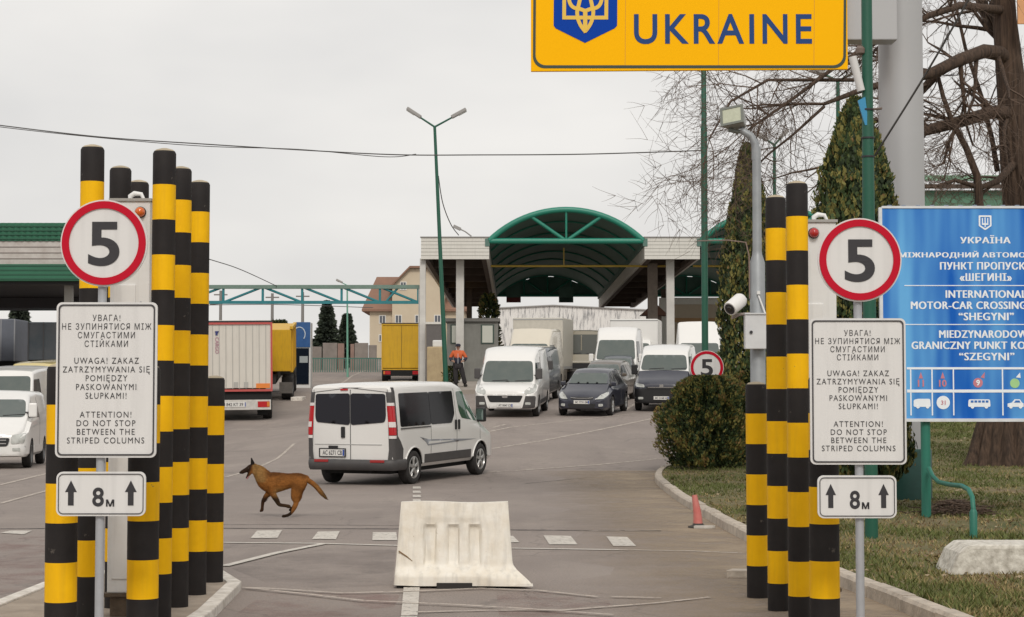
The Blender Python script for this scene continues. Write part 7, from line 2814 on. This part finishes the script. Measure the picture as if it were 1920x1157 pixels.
# fluted trunk
nseg, nr = 40, 96
pts = [TP(1888, 884), TP(1890, 800), TP(1905, 700), TP(1915, 600), TP(1920, 480), TP(1918, 380), TP(1910, 300), TP(1904, 220)]
rad = [0.86, 0.64, 0.54, 0.48, 0.44, 0.40, 0.37, 0.34]
vs = []
for i in range(nseg + 1):
    u = i / nseg * (len(pts) - 1)
    k = min(int(u), len(pts) - 2)
    p = pts[k].lerp(pts[k + 1], u - k)
    r = rad[k] + (rad[k + 1] - rad[k]) * (u - k)
    for j in range(nr):
        a = 2 * pi * j / nr
        fl = 1 + (0.06 * abs(sin(6 * a + i * 0.10)) + 0.045 * abs(sin(10 * a + 1 + i * .13)) + 0.03 * sin(17 * a + 0.25 * i) - 0.06) * (1.7 if u < 1 else 1.1)
        fl += 0.18 * max(0, 1 - u * 1.4) * max(0, sin(4 * a + 0.5))
        vs.append(p + Vector((cos(a), sin(a), 0)) * r * fl)
tb.add(vs, [(i * nr + j, i * nr + (j + 1) % nr, (i + 1) * nr + (j + 1) % nr, (i + 1) * nr + j) for i in range(nseg) for j in range(nr)])
tb.tube([pts[-1] - Vector((0, 0, 0.3)), TP(1893, 130), TP(1884, 40), TP(1878, -90)], [0.34, 0.29, 0.25, 0.2], 16)
tb.build('trunk', M_BARK, t, smooth=60)
cb = MB()


def branch(p, d, r, L, depth, cb_, droop=0.0):
    n = 4 if depth > 1 else 3
    ps, rs = [p], [r]
    q = p.copy()
    dd = d.copy()
    for i in range(n):
        dd = (dd + Vector((rg.uniform(-.22, .22), rg.uniform(-.22, .22), rg.uniform(-.2, .2) - droop))).normalized()
        q = q + dd * L / n
        ps.append(q.copy())
        rs.append(r * (1 - 0.62 * (i + 1) / n))
    cb_.tube(ps, rs, 6 if r > 0.05 else 4 if r > 0.018 else 3, 0 if r > 0.035 else 1, cap=False)
    if depth == 0:
        return
    m = 3
    for k in range(m + 1):
        i = rg.randint(1, n)
        ax = ps[i] - ps[i - 1]
        ax.normalize()
        sd = Vector((rg.uniform(-1, 1), rg.uniform(-1, 1), rg.uniform(-1, 1)))
        sd = (sd - ax * sd.dot(ax)).normalized()
        nd = (ax * rg.uniform(0.45, 1.0) + sd * rg.uniform(0.45, 0.95)).normalized()
        branch(ps[i], nd, max(0.0045, rs[i] * rg.uniform(0.55, 0.8)), L * rg.uniform(0.5, 0.78), depth - 1, cb_, droop * 0.8)


def limb(pts, rads, sub, L, depth=3, droop=0.03):
    rads = [r_ * 0.78 for r_ in rads]
    cb.tube(pts, rads, 12, 0)
    for _ in range(int(sub * 0.72 + 0.5)):
        i = rg.randint(1, len(pts) - 1)
        f = rg.random()
        p = pts[i - 1].lerp(pts[i], f)
        r = rads[i - 1] + (rads[i] - rads[i - 1]) * f
        ax = (pts[i] - pts[i - 1]).normalized()
        sd = Vector((rg.uniform(-1, 1), rg.uniform(-.8, .8), rg.uniform(-1, 1)))
        sd = (sd - ax * sd.dot(ax)).normalized()
        branch(p, (ax * rg.uniform(0.3, 0.9) + sd * 0.8).normalized(), min(0.055, max(0.016, r * 0.4)), L * rg.uniform(0.6, 1.1), depth, cb, droop)
    ax = (pts[-1] - pts[-2]).normalized()
    for k in range(2):
        branch(pts[-1], (ax + Vector((rg.uniform(-.4, .4), rg.uniform(-.4, .4), rg.uniform(-.3, .3)))).normalized(), rads[-1] * 0.8, L, depth, cb, droop)


# main limbs, laid out in space round the trunk
limb([TP(1893, 116), TP(1872, 100, -0.25), TP(1845, 96, -0.7), TP(1800, 112, -1.5), TP(1745, 138, -2), TP(1690, 150, -2.6), TP(1625, 165, -3.2), TP(1545, 195, -4)], [0.24, 0.21, 0.19, 0.17, 0.14, 0.11, 0.08, 0.045], 13, 2.0)
limb([TP(1800, 112, -1.5), TP(1760, 135, -1.2), TP(1715, 185, -1)], [0.14, 0.13, 0.09], 6, 1.4)
limb([TP(1906, 222), TP(1884, 212, -0.2), TP(1862, 210, -0.5), TP(1800, 228, -1), TP(1735, 245, -1.6), TP(1660, 285, -2.2), TP(1590, 300, -3)], [0.24, 0.2, 0.17, 0.16, 0.14, 0.09, 0.05], 10, 1.6)
limb([TP(1895, 120), TP(1875, 70, 0.5), TP(1845, 20, 0.8), TP(1820, -60, 1)], [0.2, 0.17, 0.15, 0.12], 10, 1.7)
limb([TP(1758, 140, -1.4), TP(1768, 180, -1.5), TP(1784, 225, -1.6), TP(1812, 278, -1.7), TP(1832, 330, -1.7), TP(1838, 400, -1.7)], [0.05, 0.06, 0.07, 0.085, 0.10, 0.11], 9, 1.1)
limb([TP(1908, 300), TP(1870, 340, -1), TP(1838, 352, -1.6), TP(1790, 338, -2), TP(1755, 350, -2.5)], [0.12, 0.09, 0.07, 0.05, 0.03], 8, 1.0)
limb([TP(1690, 60, -2.5), TP(1620, 90, -3.4), TP(1560, 130, -4), TP(1480, 190, -4.6), TP(1400, 245, -5)], [0.06, 0.055, 0.05, 0.04, 0.025], 15, 1.7)
limb([TP(1884, 20), TP(1800, 10, -1.5), TP(1740, 30, -2.5), TP(1690, 58, -2.6)], [0.13, 0.10, 0.08, 0.06], 10, 1.5)
limb([TP(1600, 150, -3.4), TP(1520, 150, -4.2), TP(1440, 150, -5), TP(1370, 190, -5.6), TP(1330, 260, -6)], [0.05, 0.042, 0.035, 0.028, 0.018], 14, 1.3, 3, 0.05)
limb([TP(1545, 200, -4), TP(1490, 250, -4.6), TP(1440, 290, -5), TP(1400, 330, -5.2)], [0.04, 0.03, 0.024, 0.016], 8, 1.0, 2, 0.05)
limb([TP(1870, 320, 0.6), TP(1860, 260, 0.8), TP(1840, 180, 1), TP(1810, 90, 1.4), TP(1790, 0, 1.6)], [0.08, 0.07, 0.06, 0.05, 0.04], 9, 1.4)
cb.build('branches', [M_BARK, M_TWIG], t, smooth=60, fix=False)
b = MB()
q0, q1 = TP(1908, 45, -0.75), TP(1960, -60, -0.75)
b.bx(q0.x, q1.x, q0.y - 0.03, q0.y + 0.03, q0.z, q1.z)
tag(b.build('orange_board', mat('board_orange', (0.72, 0.36, 0.16), 0.6, var=0.2), loc=T0), 'pale orange board at the top right corner in front of the bare tree', 'board')

# brushwood pile
y_ = 24.3
px0 = X(1790, y_)
b = MB()
for _ in range(260):
    a = rg.random() * 2 * pi
    x = px0 + rg.gauss(0, 0.22)
    yy = y_ + rg.gauss(0, 0.3)
    h = max(0.02, 0.20 * (1 - abs(x - px0) / 0.5)) * rg.random()
    z = verge(x, yy) + h
    d = Vector((cos(a), sin(a), rg.uniform(-0.25, 0.35))) * rg.uniform(0.08, 0.22)
    m_ = Vector((x, yy, z))
    b.tube([m_ - d, m_ + Vector((rg.uniform(-.03, .03), rg.uniform(-.03, .03), 0.02)), m_ + d], [0.007, 0.006, 0.003], 4, rg.randint(0, 1))
tag(b.build('brushwood_pile', [M_BARK, M_TWIG], fix=False), 'small heap of brown dry twigs on the grass under the bent green brace', 'twig heap')
# ------------------------------------------------------------------ running dog (body grown from a skeleton)
YD = None
dg0 = G(533, 970)


def dxy(cx, cy, lat=0.0):
    """side-view drawing coordinates -> local metres (x to the right of the picture, z up, y away)"""
    k = 1.0 / (8.267 * (FPX / dg0.y))
    return ((cx - 870) * k, lat, (1005 - cy) * k)


kd = 1.0 / (8.267 * (FPX / dg0.y))


def dl(pts, lat=0.0):
    return [(*dxy(cx, cy, lat * kd), r * kd) for cx, cy, r in pts]


me = remesh_body('body', [
    (dl([(1190, 425, 66), (1120, 430, 96), (1030, 443, 112), (930, 455, 120), (830, 467, 142), (730, 477, 160), (640, 478, 158), (575, 462, 132), (530, 420, 112)]), 0.60),
    (dl([(610, 470, 145), (555, 410, 132), (500, 345, 114), (445, 290, 92), (395, 255, 68)]), 0.66),
    (dl([(392, 248, 68), (338, 258, 56), (298, 278, 43), (250, 300, 35), (210, 320, 30), (192, 327, 21)]), 0.78),
    (dl([(358, 300, 44), (328, 340, 30), (302, 380, 22), (286, 408, 16)]), 0.8),
    (dl([(1165, 405, 52), (1225, 440, 40), (1290, 482, 38), (1370, 552, 36), (1440, 637, 34), (1500, 706, 20), (1528, 736, 8)]), 0.9),
    (dl([(625, 520, 80), (622, 635, 50), (582, 690, 38), (537, 770, 30), (525, 860, 25), (520, 905, 28)], 40), 0.72),
    (dl([(520, 905, 23), (500, 920, 19)], 40), 1.0),
    (dl([(675, 520, 95), (700, 645, 54), (752, 745, 39), (800, 816, 31), (890, 832, 27), (945, 846, 31), (965, 858, 20)], -44), 0.70),
    (dl([(1105, 480, 118), (1062, 610, 88), (1043, 705, 68), (1056, 768, 48), (1040, 850, 35), (1000, 920, 28), (940, 976, 26), (855, 995, 23)], -42), 0.62),
    (dl([(1120, 480, 100), (1085, 610, 74), (1080, 715, 48), (1036, 800, 30), (1000, 858, 24), (955, 905, 24)], 44), 0.62),
], 0.0075, 5)
me.name = 'body'
# coat pattern: black mask, ears and feet, fawn coat, paler belly and shoulder stripe
ca = me.color_attributes.new('coat', 'FLOAT_COLOR', 'POINT')
fawn, dark, pale, red = Vector((0.30, 0.118, 0.028)), Vector((0.009, 0.006, 0.005)), Vector((0.34, 0.20, 0.07)), Vector((0.22, 0.080, 0.018))
rgd = random.Random(4)
for v in me.vertices:
    x, y, z = v.co
    cx, cy = x / kd + 870, 1005 - z / kd
    n1 = mnoise.noise(Vector((x * 6, y * 6, z * 11)))
    c = fawn.lerp(red, sm(430, 330, cy + 40 * n1) * sm(560, 700, cx))
    c = c.lerp(pale, sm(520, 610, cy) * sm(680, 760, cx) * (1 - sm(960, 1000, cx)) * 0.6)
    if 380 < cx < 620 and cy < 470:
        c = c.lerp(pale, 0.75 * sm(620, 500, cx + 60 * n1))
    c = c.lerp(dark, 0.93 * sm(400, 335, cx + 0.35 * (cy - 260)) if cy < 460 else 0)
    c = c.lerp(dark, 0.30 * sm(0.0, 0.55, n1))
    c = c.lerp(dark, 0.42 * sm(420, 330, cy + 50 * n1) * sm(540, 640, cx) * (1 - sm(1150, 1300, cx)))
    if cx < 985 and cy > 640:
        c = c.lerp(dark, 0.88 * sm(640, 735, cy))
    if cx > 800 and cy > 840 and cx < 1100:
        c = c.lerp(dark, 0.55 * sm(840, 960, cy))
    if cx > 1330 and cy < 760:
        c = c.lerp(dark, 0.85 * sm(1380, 1500, cx))
        c = c.lerp(pale, 0.3)
    ca.data[v.index].color = (c.x, c.y, c.z, 1)
md = mat('dog_coat', (0.3, 0.12, 0.04), 0.85, bump=0.35, bscale=60, spec=0.15)
n, l = md.node_tree.nodes, md.node_tree.links
at = n.new('ShaderNodeVertexColor')
at.layer_name = 'coat'
nz3 = n.new('ShaderNodeTexNoise')
nz3.inputs['Scale'].default_value = 70
tc = n.new('ShaderNodeTexCoord')
mp = n.new('ShaderNodeMapping')
mp.inputs['Scale'].default_value = (0.4, 1, 1)
l.new(tc.outputs['Object'], mp.inputs['Vector'])
l.new(mp.outputs[0], nz3.inputs['Vector'])
mx = n.new('ShaderNodeMix')
mx.data_type = 'RGBA'
mx.blend_type = 'MULTIPLY'
mx.inputs[0].default_value = 0.55
l.new(at.outputs[0], mx.inputs[6])
l.new(nz3.outputs['Fac'], mx.inputs[7])
m2 = n.new('ShaderNodeMix')
m2.data_type = 'RGBA'
m2.blend_type = 'ADD'
m2.inputs[0].default_value = 0.12
l.new(mx.outputs[2], m2.inputs[6])
l.new(at.outputs[0], m2.inputs[7])
l.new(m2.outputs[2], n['Principled BSDF'].inputs['Base Color'])
me.materials.clear()
me.materials.append(md)
# keep the lowest paw on the road
zmin = min(v.co.z for v in me.vertices)
t = thing('dog', 'tan shepherd dog with a black muzzle running to the left behind the water barrier', 'dog', (dg0.x, dg0.y, gz(dg0.x, dg0.y) - zmin))
link('body', me, t)
# coarse coat hairs lying back along the body
hv, hf, hc = [], [], []
rgh = random.Random(8)
bverts = [v for v in me.vertices if v.co.z / kd > 230 or v.co.x / kd > 380]
for _ in range(15000):
    v = bverts[rgh.randrange(len(bverts))]
    cx = v.co.x / kd + 870
    if cx < 400:
        continue
    nrm = v.normal
    d = Vector((1.0, rgh.uniform(-.3, .3), -0.45 + rgh.uniform(-.3, .3)))
    d = (d - nrm * d.dot(nrm)).normalized()
    L = rgh.uniform(0.012, 0.028) * (1.3 if cx < 640 or cx > 1300 else 0.9)
    s_ = d.cross(nrm).normalized() * 0.0016
    p = v.co + s_ * rgh.uniform(-3, 3)
    k0 = len(hv)
    hv += [p - s_, p + s_, p + d * L + nrm * L * rgh.uniform(0.12, 0.45)]
    hf.append((k0, k0 + 1, k0 + 2))
    c = Vector(ca.data[v.index].color[:3]) * rgh.uniform(0.6, 1.5)
    hc += [c, c, c]
hm_ = bpy.data.meshes.new('fur')
hm_.from_pydata([tuple(p) for p in hv], [], hf)
hca = hm_.color_attributes.new('coat', 'FLOAT_COLOR', 'POINT')
for i_, c in enumerate(hc):
    hca.data[i_].color = (c.x, c.y, c.z, 1)
hm_.materials.append(md)
tag(link('fur', hm_, t), kind='stuff')
M_DK = mat('dog_dark', (0.010, 0.008, 0.007), 0.85, spec=0.15)
for lat in (-24, 24):
    e = MB()
    y = lat * kd
    a, b_, c_ = Vector(dxy(350, 215, y)), Vector(dxy(418, 235, y)), Vector(dxy(348 + 6, 92, y * 1.5))
    m_ = (a + b_) / 2
    th = Vector((0, 14 * kd, 0))
    m2_ = a.lerp(c_, 0.5)
    b2_ = b_.lerp(c_, 0.45) + Vector((10 * kd, 0, 0))
    e.add([a - th, b_ - th * 0.6, a + th, b_ + th, m2_ - th * 0.8, b2_ - th * 0.5, m2_ + th * 0.6, b2_ + th * 0.6, c_],
          [(0, 1, 5, 4), (2, 6, 7, 3), (0, 4, 6, 2), (1, 3, 7, 5), (4, 5, 8), (6, 8, 7), (4, 8, 6), (5, 7, 8), (0, 2, 3, 1)])
    e.build('ear', M_DK, t, smooth=70)
    MB().lathe([(0.001, -0.009), (0.007, -0.006), (0.0095, 0), (0.007, 0.006), (0.001, 0.009)], 10, Matrix.Translation(dxy(318, 258, y * 1.28))).build('eye', mat('dog_eye', (0.02, 0.012, 0.006), 0.1), t, smooth=80)
e = MB()
e.tube([dxy(335, 348, 0), dxy(308, 385, 0), dxy(286, 425, 0)], [14 * kd, 15 * kd, 11 * kd], 10)
e.build('tongue', mat('tongue_pink', (0.36, 0.14, 0.15), 0.4), t, smooth=70)
e = MB()
e.lathe([(0.002, -0.012), (0.011, -0.006), (0.013, 0.002), (0.008, 0.010), (0.002, 0.012)], 10, Matrix.Translation(dxy(182, 325, 0)))
e.build('nose_tip', mat('nose_black', (0.01, 0.009, 0.009), 0.35), t, smooth=80)
# ------------------------------------------------------------------ standing person in an orange and navy jacket
yp_ = 78.6
xp_ = X(859, yp_)
gp_ = gz(xp_, yp_) + 0.182
t = thing('person', 'person in an orange and navy jacket and dark trousers standing by the leaning street lamp', 'person', (xp_, yp_, gp_))
SKIN = mat('skin', (0.42, 0.25, 0.18), 0.6)
J = {'pel': (0, 0, 0.93), 'wst': (0, 0, 1.10), 'chs': (0, 0, 1.36), 'nkb': (0, 0, 1.50), 'nek': (0, -0.01, 1.57), 'hed': (0, -0.02, 1.67), 'top': (0, -0.015, 1.755),
     'shl': (-0.20, 0, 1.44), 'ell': (-0.33, -0.02, 1.20), 'wrl': (-0.25, -0.17, 1.08), 'shr': (0.20, 0, 1.44), 'elr': (0.34, -0.02, 1.20), 'wrr': (0.24, -0.17, 1.08),
     'hpl': (-0.11, 0, 0.88), 'knl': (-0.10, -0.03, 0.48), 'anl': (-0.08, 0.01, 0.09), 'tol': (-0.10, -0.15, 0.04), 'hpr': (0.11, 0, 0.88), 'knr': (0.20, -0.03, 0.50), 'anr': (0.30, 0.03, 0.10), 'tor': (0.34, -0.12, 0.04)}


def grow(names, edges, rads, root):
    ix = {n_: i for i, n_ in enumerate(names)}
    return skin_mesh('g', [J[n_] for n_ in names], [(ix[a], ix[b]) for a, b in edges], rads, ix[root], 2)


bn = ['pel', 'wst', 'chs', 'nkb', 'nek', 'hed', 'top', 'shl', 'ell', 'wrl', 'shr', 'elr', 'wrr', 'hpl', 'knl', 'anl', 'tol', 'hpr', 'knr', 'anr', 'tor']
be = [('pel', 'wst'), ('wst', 'chs'), ('chs', 'nkb'), ('nkb', 'nek'), ('nek', 'hed'), ('hed', 'top'), ('chs', 'shl'), ('shl', 'ell'), ('ell', 'wrl'), ('chs', 'shr'), ('shr', 'elr'), ('elr', 'wrr'),
      ('pel', 'hpl'), ('hpl', 'knl'), ('knl', 'anl'), ('anl', 'tol'), ('pel', 'hpr'), ('hpr', 'knr'), ('knr', 'anr'), ('anr', 'tor')]
br = [.12, .11, .12, .06, .052, .095, .07, .06, .045, .03, .06, .045, .03, .085, .055, .04, .03, .085, .055, .04, .03]
# hands: palms with five short fingers each
for s, wr_, tg in ((-1, 'wrl', 'l'), (1, 'wrr', 'r')):
    w_ = Vector(J[wr_])
    pm = w_ + Vector((-s * 0.05, -0.05, -0.02))
    J['pm' + tg] = tuple(pm)
    bn.append('pm' + tg)
    be.append((wr_, 'pm' + tg))
    br.append(0.032)
    for k in range(4):
        f1 = pm + Vector((-s * (0.035), -0.03, 0.03 - 0.02 * k))
        f2 = f1 + Vector((-s * 0.03, 0.005, -0.02))
        for q_, nm in ((f1, 'fa%s%d' % (tg, k)), (f2, 'fb%s%d' % (tg, k))):
            J[nm] = tuple(q_)
            bn.append(nm)
            br.append(0.0095)
        be += [('pm' + tg, 'fa%s%d' % (tg, k)), ('fa%s%d' % (tg, k), 'fb%s%d' % (tg, k))]
    th = pm + Vector((-s * 0.005, -0.035, 0.055))
    J['th' + tg] = tuple(th)
    bn.append('th' + tg)
    br.append(0.011)
    be.append(('pm' + tg, 'th' + tg))
me = grow(bn, be, br, 'pel')
me.materials.clear()
me.materials.append(SKIN)
link('body', me, t)
jn = ['pel', 'wst', 'chs', 'nkb', 'shl', 'ell', 'wrl', 'shr', 'elr', 'wrr']
me = grow(jn, [('pel', 'wst'), ('wst', 'chs'), ('chs', 'nkb'), ('chs', 'shl'), ('shl', 'ell'), ('ell', 'wrl'), ('chs', 'shr'), ('shr', 'elr'), ('elr', 'wrr')], [.19, .175, .185, .105, .105, .085, .06, .105, .085, .06], 'pel')
me.materials.clear()
me.materials.append(mat('jacket_orange', (0.58, 0.11, 0.025), 0.7, var=0.3, vscale=6))
me.materials.append(mat('jacket_navy', (0.022, 0.025, 0.045), 0.8))
for p in me.polygons:
    p.material_index = 0 if p.center.z > 1.235 else 1
jo = link('jacket', me, t)
e = MB()
e.box((0.0, -0.19, 1.18), (0.018, 0.02, 0.42))
e.build('zip', mat('zip_pale', (0.5, 0.5, 0.52), 0.5), jo)
tn = ['pel', 'hpl', 'knl', 'anl', 'hpr', 'knr', 'anr']
me = grow(tn, [('pel', 'hpl'), ('hpl', 'knl'), ('knl', 'anl'), ('pel', 'hpr'), ('hpr', 'knr'), ('knr', 'anr')], [.16, .13, .105, .10, .13, .105, .10], 'pel')
me.materials.clear()
me.materials.append(mat('trousers', (0.025, 0.022, 0.024), 0.85))
link('trousers', me, t)
for s, a, b_ in ((-1, 'anl', 'tol'), (1, 'anr', 'tor')):
    A_, B_ = Vector(J[a]), Vector(J[b_])
    e = MB()
    e.tube([A_ + Vector((0, 0.05, -0.03)), A_ + Vector((0, 0, -0.035)), B_ + Vector((0, 0, 0.01)), B_ + Vector((0, -0.05, 0.0))], [0.06, 0.075, 0.062, 0.035], 12)
    for q_ in e.v:
        q_.z = max(q_.z, 0.003)
    e.build('boot', mat('boot_black', (0.02, 0.017, 0.015), 0.6), t, smooth=70)
e = MB()
e.lathe([(0.107, 1.695), (0.112, 1.73), (0.102, 1.78), (0.06, 1.81), (0.005, 1.818)], 18, Matrix.Translation((0, -0.015, 0)))
e.prism(rpoly([(-0.07, 0), (0.07, 0), (0.055, -0.085), (-0.055, -0.085)], 0.04), (0, -0.1, 1.70), (1, 0, 0), (0, 1, 0), 0.012)
e.build('cap', mat('cap_navy', (0.02, 0.02, 0.035), 0.8), t, smooth=60)
for s in (-1, 1):
    MB().lathe([(0.001, -0.008), (0.008, 0), (0.001, 0.008)], 8, Matrix.Translation((s * 0.034, -0.108, 1.672))).build('eye', M_DK, t, smooth=80)
    MB().box((s * 0.098, -0.02, 1.655), (0.018, 0.03, 0.055)).build('ear', SKIN, t, bevel=0.006)
MB().add([(-0.012, -0.108, 1.665), (0.012, -0.108, 1.665), (0.016, -0.112, 1.63), (-0.016, -0.112, 1.63), (0, -0.138, 1.635)], [(0, 1, 4), (1, 2, 4), (2, 3, 4), (3, 0, 4), (0, 3, 2, 1)]).build('nose', SKIN, t)
MB().box((0, -0.108, 1.605), (0.045, 0.012, 0.01)).build('mouth', mat('lips', (0.3, 0.12, 0.1), 0.6), t)
